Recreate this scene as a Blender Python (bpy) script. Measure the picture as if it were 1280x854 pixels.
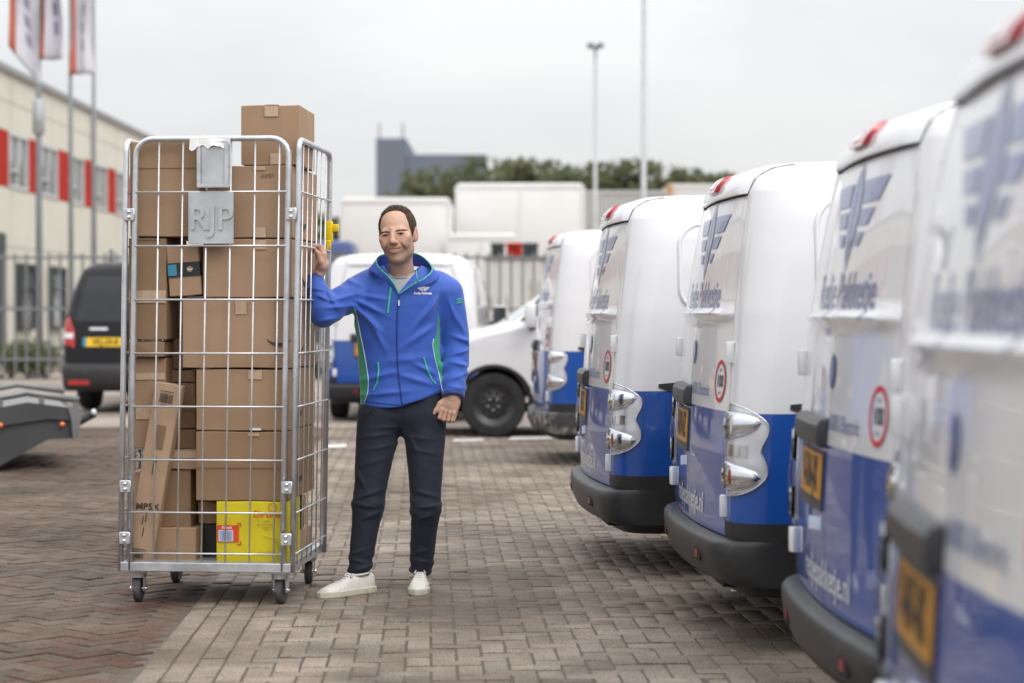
import bpy, bmesh, math, random
import numpy as np
from mathutils import Vector, Matrix
from mathutils.bvhtree import BVHTree

for _o in list(bpy.data.objects):
    bpy.data.objects.remove(_o, do_unlink=True)
SC = bpy.context.scene
COL = SC.collection
random.seed(7)
RNG = np.random.default_rng(7)
R = math.radians

# ------------------------------------------------------------ camera
FPX = 2489.0                      # focal length in pixels of the 1280 px wide photograph
HC = 1.27                         # camera height
cam_d = bpy.data.cameras.new('camera')
cam = bpy.data.objects.new('camera', cam_d)
COL.objects.link(cam)
cam.location = (0, 0, HC)
cam_d.lens = 70.0
cam_d.sensor_width = 36.0
cam.rotation_euler = (R(90) - math.atan((427 - 393) / FPX), 0, 0)
cam_d.clip_start = 0.1
cam_d.clip_end = 4000
cam_d.dof.use_dof = True
cam_d.dof.focus_distance = 8.95
cam_d.dof.aperture_fstop = 2.1
SC.camera = cam

# ------------------------------------------------------------ world: overcast daylight
W = bpy.data.worlds.new('World')
SC.world = W
W.use_nodes = True
nt = W.node_tree
nt.nodes.clear()
wo = nt.nodes.new('ShaderNodeOutputWorld')
sky = nt.nodes.new('ShaderNodeTexSky')
sky.sky_type = 'NISHITA'
sky.sun_disc = False
SUN_EL, SUN_AZ = R(46), R(140)     # azimuth clockwise from +Y: behind the camera and to the right
sky.sun_elevation = SUN_EL
sky.sun_rotation = SUN_AZ
sky.dust_density = 4.0
bg1 = nt.nodes.new('ShaderNodeBackground')
bg1.inputs['Strength'].default_value = 0.05
nt.links.new(sky.outputs[0], bg1.inputs['Color'])
# cloud deck: standard overcast sky, brighter towards the zenith, with soft cloud noise
tc = nt.nodes.new('ShaderNodeTexCoord')
sep = nt.nodes.new('ShaderNodeSeparateXYZ')
nt.links.new(tc.outputs['Generated'], sep.inputs[0])
mr = nt.nodes.new('ShaderNodeMapRange')
mr.inputs['From Min'].default_value = 0.0
mr.inputs['From Max'].default_value = 1.0
mr.inputs['To Min'].default_value = 1.19
mr.inputs['To Max'].default_value = 3.1
mr.interpolation_type = 'SMOOTHSTEP'
nt.links.new(sep.outputs['Z'], mr.inputs['Value'])
mp = nt.nodes.new('ShaderNodeMapping')
mp.inputs['Scale'].default_value = (1.0, 1.0, 3.2)
nt.links.new(tc.outputs['Generated'], mp.inputs[0])
nz = nt.nodes.new('ShaderNodeTexNoise')
nz.inputs['Scale'].default_value = 3.3
nz.inputs['Detail'].default_value = 5
nz.inputs['Roughness'].default_value = 0.55
nt.links.new(mp.outputs[0], nz.inputs['Vector'])
rp = nt.nodes.new('ShaderNodeValToRGB')
rp.color_ramp.elements[0].position = 0.33
rp.color_ramp.elements[0].color = (0.86, 0.865, 0.88, 1)
rp.color_ramp.elements[1].position = 0.66
rp.color_ramp.elements[1].color = (1.04, 1.025, 1.01, 1)
nt.links.new(nz.outputs['Fac'], rp.inputs['Fac'])
mx = nt.nodes.new('ShaderNodeMix')
mx.data_type = 'RGBA'
mx.blend_type = 'MULTIPLY'
mx.inputs[0].default_value = 1.0
cmb = nt.nodes.new('ShaderNodeCombineXYZ')
for i in range(3):
    nt.links.new(mr.outputs[0], cmb.inputs[i])
nt.links.new(cmb.outputs[0], mx.inputs[6])
nt.links.new(rp.outputs[0], mx.inputs[7])
bg2 = nt.nodes.new('ShaderNodeBackground')
bg2.inputs['Strength'].default_value = 1.0
nt.links.new(mx.outputs[2], bg2.inputs['Color'])
add = nt.nodes.new('ShaderNodeAddShader')
nt.links.new(bg1.outputs[0], add.inputs[0])
nt.links.new(bg2.outputs[0], add.inputs[1])
nt.links.new(add.outputs[0], wo.inputs['Surface'])

sun_d = bpy.data.lights.new('sun', 'SUN')
sun_d.energy = 1.35
sun_d.angle = R(28)
sun_d.color = (1.0, 0.97, 0.92)
sun = bpy.data.objects.new('sun', sun_d)
COL.objects.link(sun)
sdir = Vector((math.sin(SUN_AZ) * math.cos(SUN_EL), math.cos(SUN_AZ) * math.cos(SUN_EL), math.sin(SUN_EL)))
sun.rotation_euler = sdir.to_track_quat('Z', 'Y').to_euler()

SC.view_settings.view_transform = 'Standard'
SC.view_settings.look = 'None'
SC.view_settings.exposure = -0.60
SC.view_settings.gamma = 1.0
SC.render.engine = 'CYCLES'
SC.cycles.use_denoising = True
SC.cycles.max_bounces = 8
SC.cycles.transparent_max_bounces = 12
SC.cycles.caustics_reflective = False
SC.cycles.caustics_refractive = False

def P(px, py, Y):
    """the point at depth Y that the photograph shows at (px, py)"""
    return Vector(((px - 640) / FPX * Y, Y, HC - (py - 393) / FPX * Y))

def gz(y):
    """height of the yard: it rises a little towards the far row"""
    t = np.clip((np.asarray(y, float) - 10.5) / 5.5, 0, 1)
    return 0.08 * t * t * (3 - 2 * t)

# ------------------------------------------------------------ object helpers
def link(name, me, parent=None, mat=None):
    o = bpy.data.objects.new(name, me)
    COL.objects.link(o)
    if parent is not None:
        o.parent = parent
    if mat is not None and me is not None:
        for m in (mat if isinstance(mat, (list, tuple)) else [mat]):
            me.materials.append(m)
    return o

def mesh(name, V, F, mat=None, parent=None, smooth=False, mi=None):
    me = bpy.data.meshes.new(name)
    V = np.asarray(V, dtype=np.float32).reshape(-1, 3)
    if isinstance(F, np.ndarray):
        n, k = F.shape
        me.vertices.add(len(V)); me.vertices.foreach_set('co', V.ravel())
        me.loops.add(n * k); me.loops.foreach_set('vertex_index', F.astype(np.int32).ravel())
        me.polygons.add(n)
        me.polygons.foreach_set('loop_start', np.arange(0, n * k, k, dtype=np.int32))
        me.polygons.foreach_set('loop_total', np.full(n, k, dtype=np.int32))
        me.update(calc_edges=True)
        me.validate()
    else:
        me.from_pydata([tuple(v) for v in V.tolist()], [], [tuple(f) for f in F])
        me.update()
    if smooth:
        me.polygons.foreach_set('use_smooth', np.ones(len(me.polygons), dtype=bool))
    if mi is not None:
        me.polygons.foreach_set('material_index', np.asarray(mi, dtype=np.int32))
    return link(name, me, parent, mat)

def tag(o, label=None, cat=None, group=None, kind=None):
    if label: o['label'] = label
    if cat: o['category'] = cat
    if group: o['group'] = group
    if kind: o['kind'] = kind
    return o

def empty(name, loc=(0, 0, 0), rz=0.0, label=None, cat=None, group=None):
    o = bpy.data.objects.new(name, None)
    o.empty_display_size = 0.1
    COL.objects.link(o)
    o.location = loc
    o.rotation_euler = (0, 0, rz)
    return tag(o, label, cat, group)

def kids(o):
    return [c for c in bpy.data.objects if c.parent == o]

def copy_tree(o, index, parent=None, swap=None):
    c = o.copy()
    COL.objects.link(c)
    if parent is not None:
        c.parent = parent
    for ch in index.get(o.name, []):
        copy_tree(ch, index, c)
    return c

def child_index():
    d = {}
    for c in bpy.data.objects:
        if c.parent is not None:
            d.setdefault(c.parent.name, []).append(c)
    return d

class MB:
    """collects geometry for ONE mesh object"""
    def __init__(s):
        s.V, s.F = [], []
    def add(s, V, F):
        n = len(s.V)
        s.V.extend([tuple(v) for v in V])
        s.F.extend([tuple(i + n for i in f) for f in F])
        return s
    def box(s, lo, hi, b=0.0, M=None):
        V, F = box_geo(lo, hi, b)
        if M is not None: V = [M @ Vector(v) for v in V]
        return s.add(V, F)
    def tube(s, pts, r, n=8, cap=True, closed=False):
        V, F = tube_geo(pts, r, n, cap, closed)
        return s.add(V, F)
    def lathe(s, prof, M=None, n=24):
        V, F = lathe_geo(prof, n)
        if M is not None: V = [M @ Vector(v) for v in V]
        return s.add(V, F)
    def prism(s, poly, d0, d1, M=None):
        V, F = prism_geo(poly, d0, d1)
        if M is not None: V = [M @ Vector(v) for v in V]
        return s.add(V, F)
    def build(s, name, mat, parent=None, smooth=False, auto=None):
        o = mesh(name, s.V, s.F, mat, parent, smooth)
        if auto: autosmooth(o, auto)
        return o

def autosmooth(o, deg=35):
    me = o.data
    bm = bmesh.new(); bm.from_mesh(me)
    for f in bm.faces: f.smooth = True
    a = math.radians(deg)
    for e in bm.edges:
        if len(e.link_faces) == 2:
            e.smooth = e.calc_face_angle(0) < a
        else:
            e.smooth = False
    bm.to_mesh(me); bm.free()

def box_geo(lo, hi, b=0.0):
    x0, y0, z0 = lo; x1, y1, z1 = hi
    if b <= 0:
        V = [(x0,y0,z0),(x1,y0,z0),(x1,y1,z0),(x0,y1,z0),(x0,y0,z1),(x1,y0,z1),(x1,y1,z1),(x0,y1,z1)]
        F = [(0,3,2,1),(4,5,6,7),(0,1,5,4),(1,2,6,5),(2,3,7,6),(3,0,4,7)]
        return V, F
    bm = bmesh.new()
    V0, F0 = box_geo(lo, hi)
    vs = [bm.verts.new(v) for v in V0]
    for f in F0: bm.faces.new([vs[i] for i in f])
    bmesh.ops.bevel(bm, geom=bm.edges[:], offset=b, segments=2 if b > 0.004 else 1, affect='EDGES', profile=0.5)
    bm.verts.index_update()
    V = [tuple(v.co) for v in bm.verts]
    F = [tuple(v.index for v in f.verts) for f in bm.faces]
    bm.free()
    return V, F

def tube_geo(pts, r, n=8, cap=True, closed=False):
    pts = [Vector(p) for p in pts]
    m = len(pts)
    rs = r if isinstance(r, (list, tuple)) else [r] * m
    V, F = [], []
    tans = []
    for i in range(m):
        if closed:
            t = pts[(i + 1) % m] - pts[i - 1]
        else:
            t = pts[min(i + 1, m - 1)] - pts[max(i - 1, 0)]
        tans.append(t.normalized())
    up = Vector((0, 0, 1))
    if abs(tans[0].dot(up)) > 0.9: up = Vector((1, 0, 0))
    u = (up - tans[0] * up.dot(tans[0])).normalized()
    for i in range(m):
        t = tans[i]
        u = (u - t * u.dot(t))
        if u.length < 1e-6:
            u = t.orthogonal()
        u = u.normalized()
        v = t.cross(u)
        sc = 1.0
        if 0 < i < m - 1 or closed:
            a = (pts[i] - pts[i - 1]).normalized().dot(t)
            sc = 1.0 / max(0.6, a)
        for k in range(n):
            a = 2 * math.pi * k / n
            V.append(pts[i] + (u * math.cos(a) + v * math.sin(a)) * rs[i] * sc)
    seg = m if closed else m - 1
    for i in range(seg):
        j = (i + 1) % m
        for k in range(n):
            l = (k + 1) % n
            F.append((i * n + k, i * n + l, j * n + l, j * n + k))
    if cap and not closed:
        F.append(tuple(range(n - 1, -1, -1)))
        F.append(tuple((m - 1) * n + k for k in range(n)))
    return V, F

def lathe_geo(prof, n=24):
    """profile of (radius, z), turned about the z axis"""
    V, F = [], []
    m = len(prof)
    for (r, z) in prof:
        for k in range(n):
            a = 2 * math.pi * k / n
            V.append((r * math.cos(a), r * math.sin(a), z))
    for i in range(m - 1):
        for k in range(n):
            l = (k + 1) % n
            F.append((i * n + k, i * n + l, (i + 1) * n + l, (i + 1) * n + k))
    if prof[0][0] > 1e-6: F.append(tuple(range(n - 1, -1, -1)))
    if prof[-1][0] > 1e-6: F.append(tuple((m - 1) * n + k for k in range(n)))
    return V, F

def prism_geo(poly, d0, d1):
    """polygon in x/z extruded along y"""
    n = len(poly)
    V = [(x, d0, z) for x, z in poly] + [(x, d1, z) for x, z in poly]
    F = [tuple(range(n)), tuple(range(2 * n - 1, n - 1, -1))]
    for i in range(n):
        j = (i + 1) % n
        F.append((j, i, n + i, n + j))
    return V, F

def text_geo(s, size, sx=1.0, bold=0.0, align='CENTER', res=3):
    """built-in font as flat triangles: lists of (x, y) points and faces"""
    cu = bpy.data.curves.new('letters', 'FONT')
    cu.body = s
    cu.size = size
    cu.align_x = align
    cu.align_y = 'CENTER'
    cu.resolution_u = res
    cu.offset = bold
    ob = bpy.data.objects.new('letters', cu)
    COL.objects.link(ob)
    dg = bpy.context.evaluated_depsgraph_get()
    dg.update()
    me = bpy.data.meshes.new_from_object(ob.evaluated_get(dg))
    V = [(v.co.x * sx, v.co.y) for v in me.vertices]
    F = [tuple(p.vertices) for p in me.polygons]
    bpy.data.objects.remove(ob, do_unlink=True)
    bpy.data.curves.remove(cu)
    bpy.data.meshes.remove(me)
    return V, F

# ------------------------------------------------------------ materials
def newmat(name):
    m = bpy.data.materials.new(name)
    m.use_nodes = True
    t = m.node_tree
    b = t.nodes['Principled BSDF']
    return m, t, b

def setp(b, **k):
    for key, v in k.items():
        key = key.replace('_', ' ')
        if key in b.inputs:
            b.inputs[key].default_value = v

def pmat(name, col, rough=0.5, metal=0.0, var=0.12, scale=8.0, bump=0.0, bscale=60.0, coat=0.0, spec=0.5,
         alpha=None, dirt=None, dirt_scale=3.0, dirt_amt=0.0, detail=4, rvar=0.0, sheen=0.0, emit=None):
    """principled material with procedural mottling, wear and fine relief"""
    m, t, b = newmat(name)
    c = (*col, 1.0)
    setp(b, Base_Color=c, Roughness=rough, Metallic=metal, Coat_Weight=coat, Coat_Roughness=0.04, Specular_IOR_Level=spec)
    if sheen: setp(b, Sheen_Weight=sheen)
    tcn = t.nodes.new('ShaderNodeTexCoord')
    n1 = t.nodes.new('ShaderNodeTexNoise')
    n1.inputs['Scale'].default_value = scale
    n1.inputs['Detail'].default_value = detail
    t.links.new(tcn.outputs['Object'], n1.inputs['Vector'])
    last = None
    if var > 0:
        r = t.nodes.new('ShaderNodeValToRGB')
        r.color_ramp.elements[0].position = 0.3
        r.color_ramp.elements[1].position = 0.7
        r.color_ramp.elements[0].color = (*[x * (1 - var) for x in col], 1)
        r.color_ramp.elements[1].color = (*[min(1, x * (1 + var)) for x in col], 1)
        t.links.new(n1.outputs['Fac'], r.inputs['Fac'])
        last = r.outputs[0]
    if dirt is not None:
        n2 = t.nodes.new('ShaderNodeTexNoise')
        n2.inputs['Scale'].default_value = dirt_scale
        n2.inputs['Detail'].default_value = 8
        n2.inputs['Roughness'].default_value = 0.65
        t.links.new(tcn.outputs['Object'], n2.inputs['Vector'])
        r2 = t.nodes.new('ShaderNodeValToRGB')
        r2.color_ramp.elements[0].position = 0.62 - 0.3 * dirt_amt
        r2.color_ramp.elements[1].position = 0.78 - 0.2 * dirt_amt
        r2.color_ramp.elements[0].color = (0, 0, 0, 1)
        r2.color_ramp.elements[1].color = (1, 1, 1, 1)
        t.links.new(n2.outputs['Fac'], r2.inputs['Fac'])
        mm = t.nodes.new('ShaderNodeMix'); mm.data_type = 'RGBA'
        t.links.new(r2.outputs[0], mm.inputs[0])
        if last is not None: t.links.new(last, mm.inputs[6])
        else: mm.inputs[6].default_value = c
        mm.inputs[7].default_value = (*dirt, 1)
        last = mm.outputs[2]
    if last is not None: t.links.new(last, b.inputs['Base Color'])
    if rvar > 0:
        mr_ = t.nodes.new('ShaderNodeMapRange')
        mr_.inputs['To Min'].default_value = max(0.02, rough - rvar)
        mr_.inputs['To Max'].default_value = min(1, rough + rvar)
        t.links.new(n1.outputs['Fac'], mr_.inputs['Value'])
        t.links.new(mr_.outputs[0], b.inputs['Roughness'])
    if bump > 0:
        n3 = t.nodes.new('ShaderNodeTexNoise')
        n3.inputs['Scale'].default_value = bscale
        n3.inputs['Detail'].default_value = 5
        t.links.new(tcn.outputs['Object'], n3.inputs['Vector'])
        bp = t.nodes.new('ShaderNodeBump')
        bp.inputs['Strength'].default_value = bump
        bp.inputs['Distance'].default_value = 0.01
        t.links.new(n3.outputs['Fac'], bp.inputs['Height'])
        t.links.new(bp.outputs[0], b.inputs['Normal'])
    if emit:
        b.inputs['Emission Color'].default_value = (*col, 1)
        b.inputs['Emission Strength'].default_value = emit
    return m

def glassmat(name, tint=(0.9, 0.95, 0.95), clear=0.5, rough=0.02, fmax=0.9):
    """thin glass: part mirror, part see-through"""
    m = bpy.data.materials.new(name); m.use_nodes = True
    t = m.node_tree; t.nodes.clear()
    out = t.nodes.new('ShaderNodeOutputMaterial')
    tr = t.nodes.new('ShaderNodeBsdfTransparent'); tr.inputs[0].default_value = (*tint, 1)
    gl = t.nodes.new('ShaderNodeBsdfGlossy'); gl.inputs['Roughness'].default_value = rough
    lw = t.nodes.new('ShaderNodeLayerWeight'); lw.inputs['Blend'].default_value = 0.25
    ma = t.nodes.new('ShaderNodeMapRange')
    ma.inputs['To Min'].default_value = 0.06 + (1 - clear) * 0.2
    ma.inputs['To Max'].default_value = fmax
    t.links.new(lw.outputs['Fresnel'], ma.inputs['Value'])
    mi = t.nodes.new('ShaderNodeMixShader')
    t.links.new(ma.outputs[0], mi.inputs[0]); t.links.new(tr.outputs[0], mi.inputs[1]); t.links.new(gl.outputs[0], mi.inputs[2])
    t.links.new(mi.outputs[0], out.inputs[0])
    return m

M = {}
M['van_white'] = pmat('van_white', (0.72, 0.725, 0.75), 0.28, var=0.02, scale=1.5, coat=0.8, dirt=(0.62, 0.60, 0.57), dirt_scale=2.2, dirt_amt=0.05)
M['van_blue'] = pmat('van_blue', (0.009, 0.07, 0.33), 0.28, var=0.05, scale=1.5, coat=0.8, dirt=(0.10, 0.14, 0.30), dirt_scale=2.5, dirt_amt=0.06)
M['van_black'] = pmat('van_black', (0.018, 0.018, 0.02), 0.55, var=0.2, scale=6, bump=0.12, bscale=500, dirt=(0.05, 0.047, 0.043), dirt_scale=5, dirt_amt=0.05)
M['bumper'] = pmat('bumper', (0.017, 0.0175, 0.019), 0.42, var=0.2, scale=6, bump=0.12, bscale=500, dirt=(0.06, 0.057, 0.052), dirt_scale=4, dirt_amt=0.05)
M['bumper_mud'] = pmat('bumper_mud', (0.03, 0.03, 0.032), 0.6, var=0.2, scale=6, bump=0.2, bscale=200, dirt=(0.36, 0.34, 0.31), dirt_scale=9, dirt_amt=0.42)
M['garnish'] = pmat('garnish', (0.035, 0.036, 0.04), 0.4, var=0.15, scale=10)
M['gap_dark'] = pmat('gap_dark', (0.008, 0.008, 0.009), 0.8, var=0.0)
M['chrome'] = pmat('chrome', (0.82, 0.83, 0.85), 0.12, metal=1.0, var=0.03)
M['lamp_silver'] = pmat('lamp_silver', (0.88, 0.89, 0.91), 0.2, metal=0.35, var=0.05)
M['lamp_white'] = pmat('lamp_white', (0.75, 0.76, 0.78), 0.25, var=0.03, coat=0.5)
M['lamp_lens'] = glassmat('lamp_lens', (0.97, 0.98, 1.0), 1.0, fmax=0.42)
M['lamp_clear'] = pmat('lamp_clear', (0.30, 0.31, 0.33), 0.12, metal=0.6, var=0.25, scale=60)
M['lamp_red'] = pmat('lamp_red', (0.42, 0.010, 0.016), 0.15, var=0.15, scale=30, coat=1.0)
M['reflector_red'] = pmat('reflector_red', (0.22, 0.010, 0.010), 0.3, var=0.1)
M['lamp_orange'] = pmat('lamp_orange', (0.7, 0.16, 0.02), 0.2, var=0.1, coat=1.0)
M['plate_yellow'] = pmat('plate_yellow', (0.47, 0.215, 0.02), 0.4, var=0.05, dirt=(0.45, 0.25, 0.06), dirt_scale=8, dirt_amt=0.15)
M['plate_bright'] = pmat('plate_bright', (0.85, 0.55, 0.02), 0.4, var=0.05)
M['ink'] = pmat('ink', (0.012, 0.012, 0.013), 0.5, var=0.0)
M['print_blue'] = pmat('print_blue', (0.17, 0.22, 0.40), 0.35, var=0.06, coat=0.5)
M['print_navy'] = pmat('print_navy', (0.03, 0.06, 0.20), 0.35, var=0.06, coat=0.5)
M['print_white'] = pmat('print_white', (0.62, 0.65, 0.72), 0.35, var=0.03, coat=0.5)
M['sticker_pale'] = pmat('sticker_pale', (0.55, 0.64, 0.85), 0.35, var=0.1, scale=20)
M['sign_red'] = pmat('sign_red', (0.55, 0.012, 0.02), 0.4, var=0.05)
M['tyre'] = pmat('tyre', (0.016, 0.016, 0.017), 0.75, var=0.2, scale=12, bump=0.2, bscale=150)
M['rim'] = pmat('rim', (0.05, 0.05, 0.052), 0.4, metal=0.6, var=0.15)
M['auto_glass'] = pmat('auto_glass', (0.03, 0.04, 0.04), 0.04, var=0.1, coat=1.0, spec=0.8)
M['tinted_glass'] = pmat('tinted_glass', (0.022, 0.024, 0.028), 0.12, var=0.1, spec=0.35)
M['windscreen'] = pmat('windscreen', (0.38, 0.44, 0.43), 0.05, var=0.1, scale=3, coat=1.0, spec=0.8)
M['black_paint'] = pmat('black_paint', (0.008, 0.008, 0.010), 0.30, var=0.1, spec=0.25, coat=0.15, dirt=(0.05, 0.05, 0.05), dirt_scale=3, dirt_amt=0.1)
M['steel'] = pmat('steel', (0.60, 0.62, 0.65), 0.38, metal=0.75, var=0.16, scale=14, rvar=0.12, bump=0.06, bscale=120, dirt=(0.38, 0.38, 0.38), dirt_scale=14, dirt_amt=0.15)
M['zinc_wire'] = pmat('zinc_wire', (0.66, 0.67, 0.69), 0.35, metal=0.7, var=0.14, scale=20, dirt=(0.4, 0.39, 0.38), dirt_scale=20, dirt_amt=0.1)
M['sheet_zinc'] = pmat('sheet_zinc', (0.50, 0.53, 0.55), 0.45, metal=0.6, var=0.14, scale=9, rvar=0.1, dirt=(0.62, 0.64, 0.66), dirt_scale=6, dirt_amt=0.3)
M['rubber_grey'] = pmat('rubber_grey', (0.055, 0.057, 0.06), 0.6, var=0.25, scale=30, dirt=(0.14, 0.135, 0.13), dirt_scale=30, dirt_amt=0.2)
def cardboard(name, col):
    return pmat(name, col, 0.78, var=0.07, scale=5, bump=0.10, bscale=90, dirt=tuple(c * 0.78 for c in col), dirt_scale=4.5, dirt_amt=0.10, spec=0.25)
M['card'] = cardboard('card', (0.36, 0.238, 0.150))
M['card_warm'] = cardboard('card_warm', (0.395, 0.262, 0.172))
M['card_pale'] = cardboard('card_pale', (0.42, 0.29, 0.195))
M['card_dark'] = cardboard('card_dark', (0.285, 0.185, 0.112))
M['card_pink'] = cardboard('card_pink', (0.50, 0.33, 0.23))
M['card_yellow'] = pmat('card_yellow', (0.66, 0.55, 0.012), 0.5, var=0.05, scale=5, bump=0.05, bscale=90)
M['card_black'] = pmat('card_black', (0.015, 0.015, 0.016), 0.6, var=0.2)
M['tape'] = pmat('tape', (0.50, 0.36, 0.25), 0.22, var=0.10, scale=25, coat=0.4, bump=0.1, bscale=60)
M['tape_black'] = pmat('tape_black', (0.015, 0.02, 0.024), 0.3, var=0.1)
M['tape_blue'] = pmat('tape_blue', (0.05, 0.26, 0.40), 0.3, var=0.1)
M['card_ink'] = pmat('card_ink', (0.05, 0.04, 0.035), 0.7, var=0.1)
M['card_ink_faint'] = pmat('card_ink_faint', (0.20, 0.125, 0.07), 0.75, var=0.1)
M['paper'] = pmat('paper', (0.75, 0.74, 0.75), 0.6, var=0.04)
M['label_red'] = pmat('label_red', (0.70, 0.06, 0.012), 0.5, var=0.05)
M['label_blue'] = pmat('label_blue', (0.50, 0.60, 0.78), 0.5, var=0.05)
M['olive_ink'] = pmat('olive_ink', (0.45, 0.36, 0.02), 0.5, var=0.05)
M['clip_yellow'] = pmat('clip_yellow', (0.85, 0.60, 0.0), 0.4, var=0.05)
M['concrete_post'] = pmat('concrete_post', (0.30, 0.30, 0.30), 0.8, var=0.1)
M['cream_wall'] = pmat('cream_wall', (0.64, 0.625, 0.54), 0.8, var=0.04, scale=1.0, dirt=(0.55, 0.53, 0.46), dirt_scale=0.4, dirt_amt=0.1)
M['red_panel'] = pmat('red_panel', (0.42, 0.022, 0.010), 0.7, spec=0.15, var=0.06, scale=1.0)
M['window_frame'] = pmat('window_frame', (0.55, 0.56, 0.56), 0.5, var=0.05)
M['window_glass'] = pmat('window_glass', (0.16, 0.18, 0.19), 0.06, var=0.3, scale=0.6, coat=1.0, spec=0.8)
M['dark_frame'] = pmat('dark_frame', (0.045, 0.05, 0.055), 0.5, var=0.1)
M['fence_grey'] = pmat('fence_grey', (0.20, 0.215, 0.225), 0.5, var=0.1, metal=0.3)
M['pole_grey'] = pmat('pole_grey', (0.42, 0.44, 0.45), 0.5, var=0.1, metal=0.3)
M['pole_dark'] = pmat('pole_dark', (0.22, 0.235, 0.25), 0.5, var=0.1, metal=0.3)
M['trailer_grey'] = pmat('trailer_grey', (0.055, 0.057, 0.061), 0.5, var=0.12, scale=3, bump=0.05)
M['trailer_light'] = pmat('trailer_light', (0.22, 0.222, 0.225), 0.45, metal=0.5, var=0.12, scale=6)
M['truck_white'] = pmat('truck_white', (0.72, 0.72, 0.71), 0.5, var=0.03, scale=0.7, dirt=(0.6, 0.6, 0.58), dirt_scale=0.8, dirt_amt=0.1)
M['container_grey'] = pmat('container_grey', (0.40, 0.40, 0.38), 0.55, var=0.05, scale=0.7, dirt=(0.3, 0.29, 0.27), dirt_scale=0.8, dirt_amt=0.1)
M['hall_grey'] = pmat('hall_grey', (0.55, 0.55, 0.52), 0.6, var=0.05, scale=0.4)
M['rust_orange'] = pmat('rust_orange', (0.50, 0.25, 0.07), 0.6, var=0.1)
M['truck_blue'] = pmat('truck_blue', (0.03, 0.06, 0.22), 0.4, var=0.1, coat=0.5)
M['slate'] = pmat('slate', (0.135, 0.165, 0.205), 0.7, var=0.06, scale=0.15)
M['bark'] = pmat('bark', (0.10, 0.08, 0.06), 0.9, var=0.2, scale=4, bump=0.3, bscale=15)
M['white_paint'] = pmat('white_paint', (0.62, 0.61, 0.58), 0.8, var=0.15, scale=10)
M['flag_white'] = pmat('flag_white', (0.62, 0.62, 0.68), 0.8, var=0.05)
M['flag_red'] = pmat('flag_red', (0.50, 0.14, 0.09), 0.8, var=0.08)
M['flag_ink'] = pmat('flag_ink', (0.30, 0.28, 0.36), 0.8, var=0.1)
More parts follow.
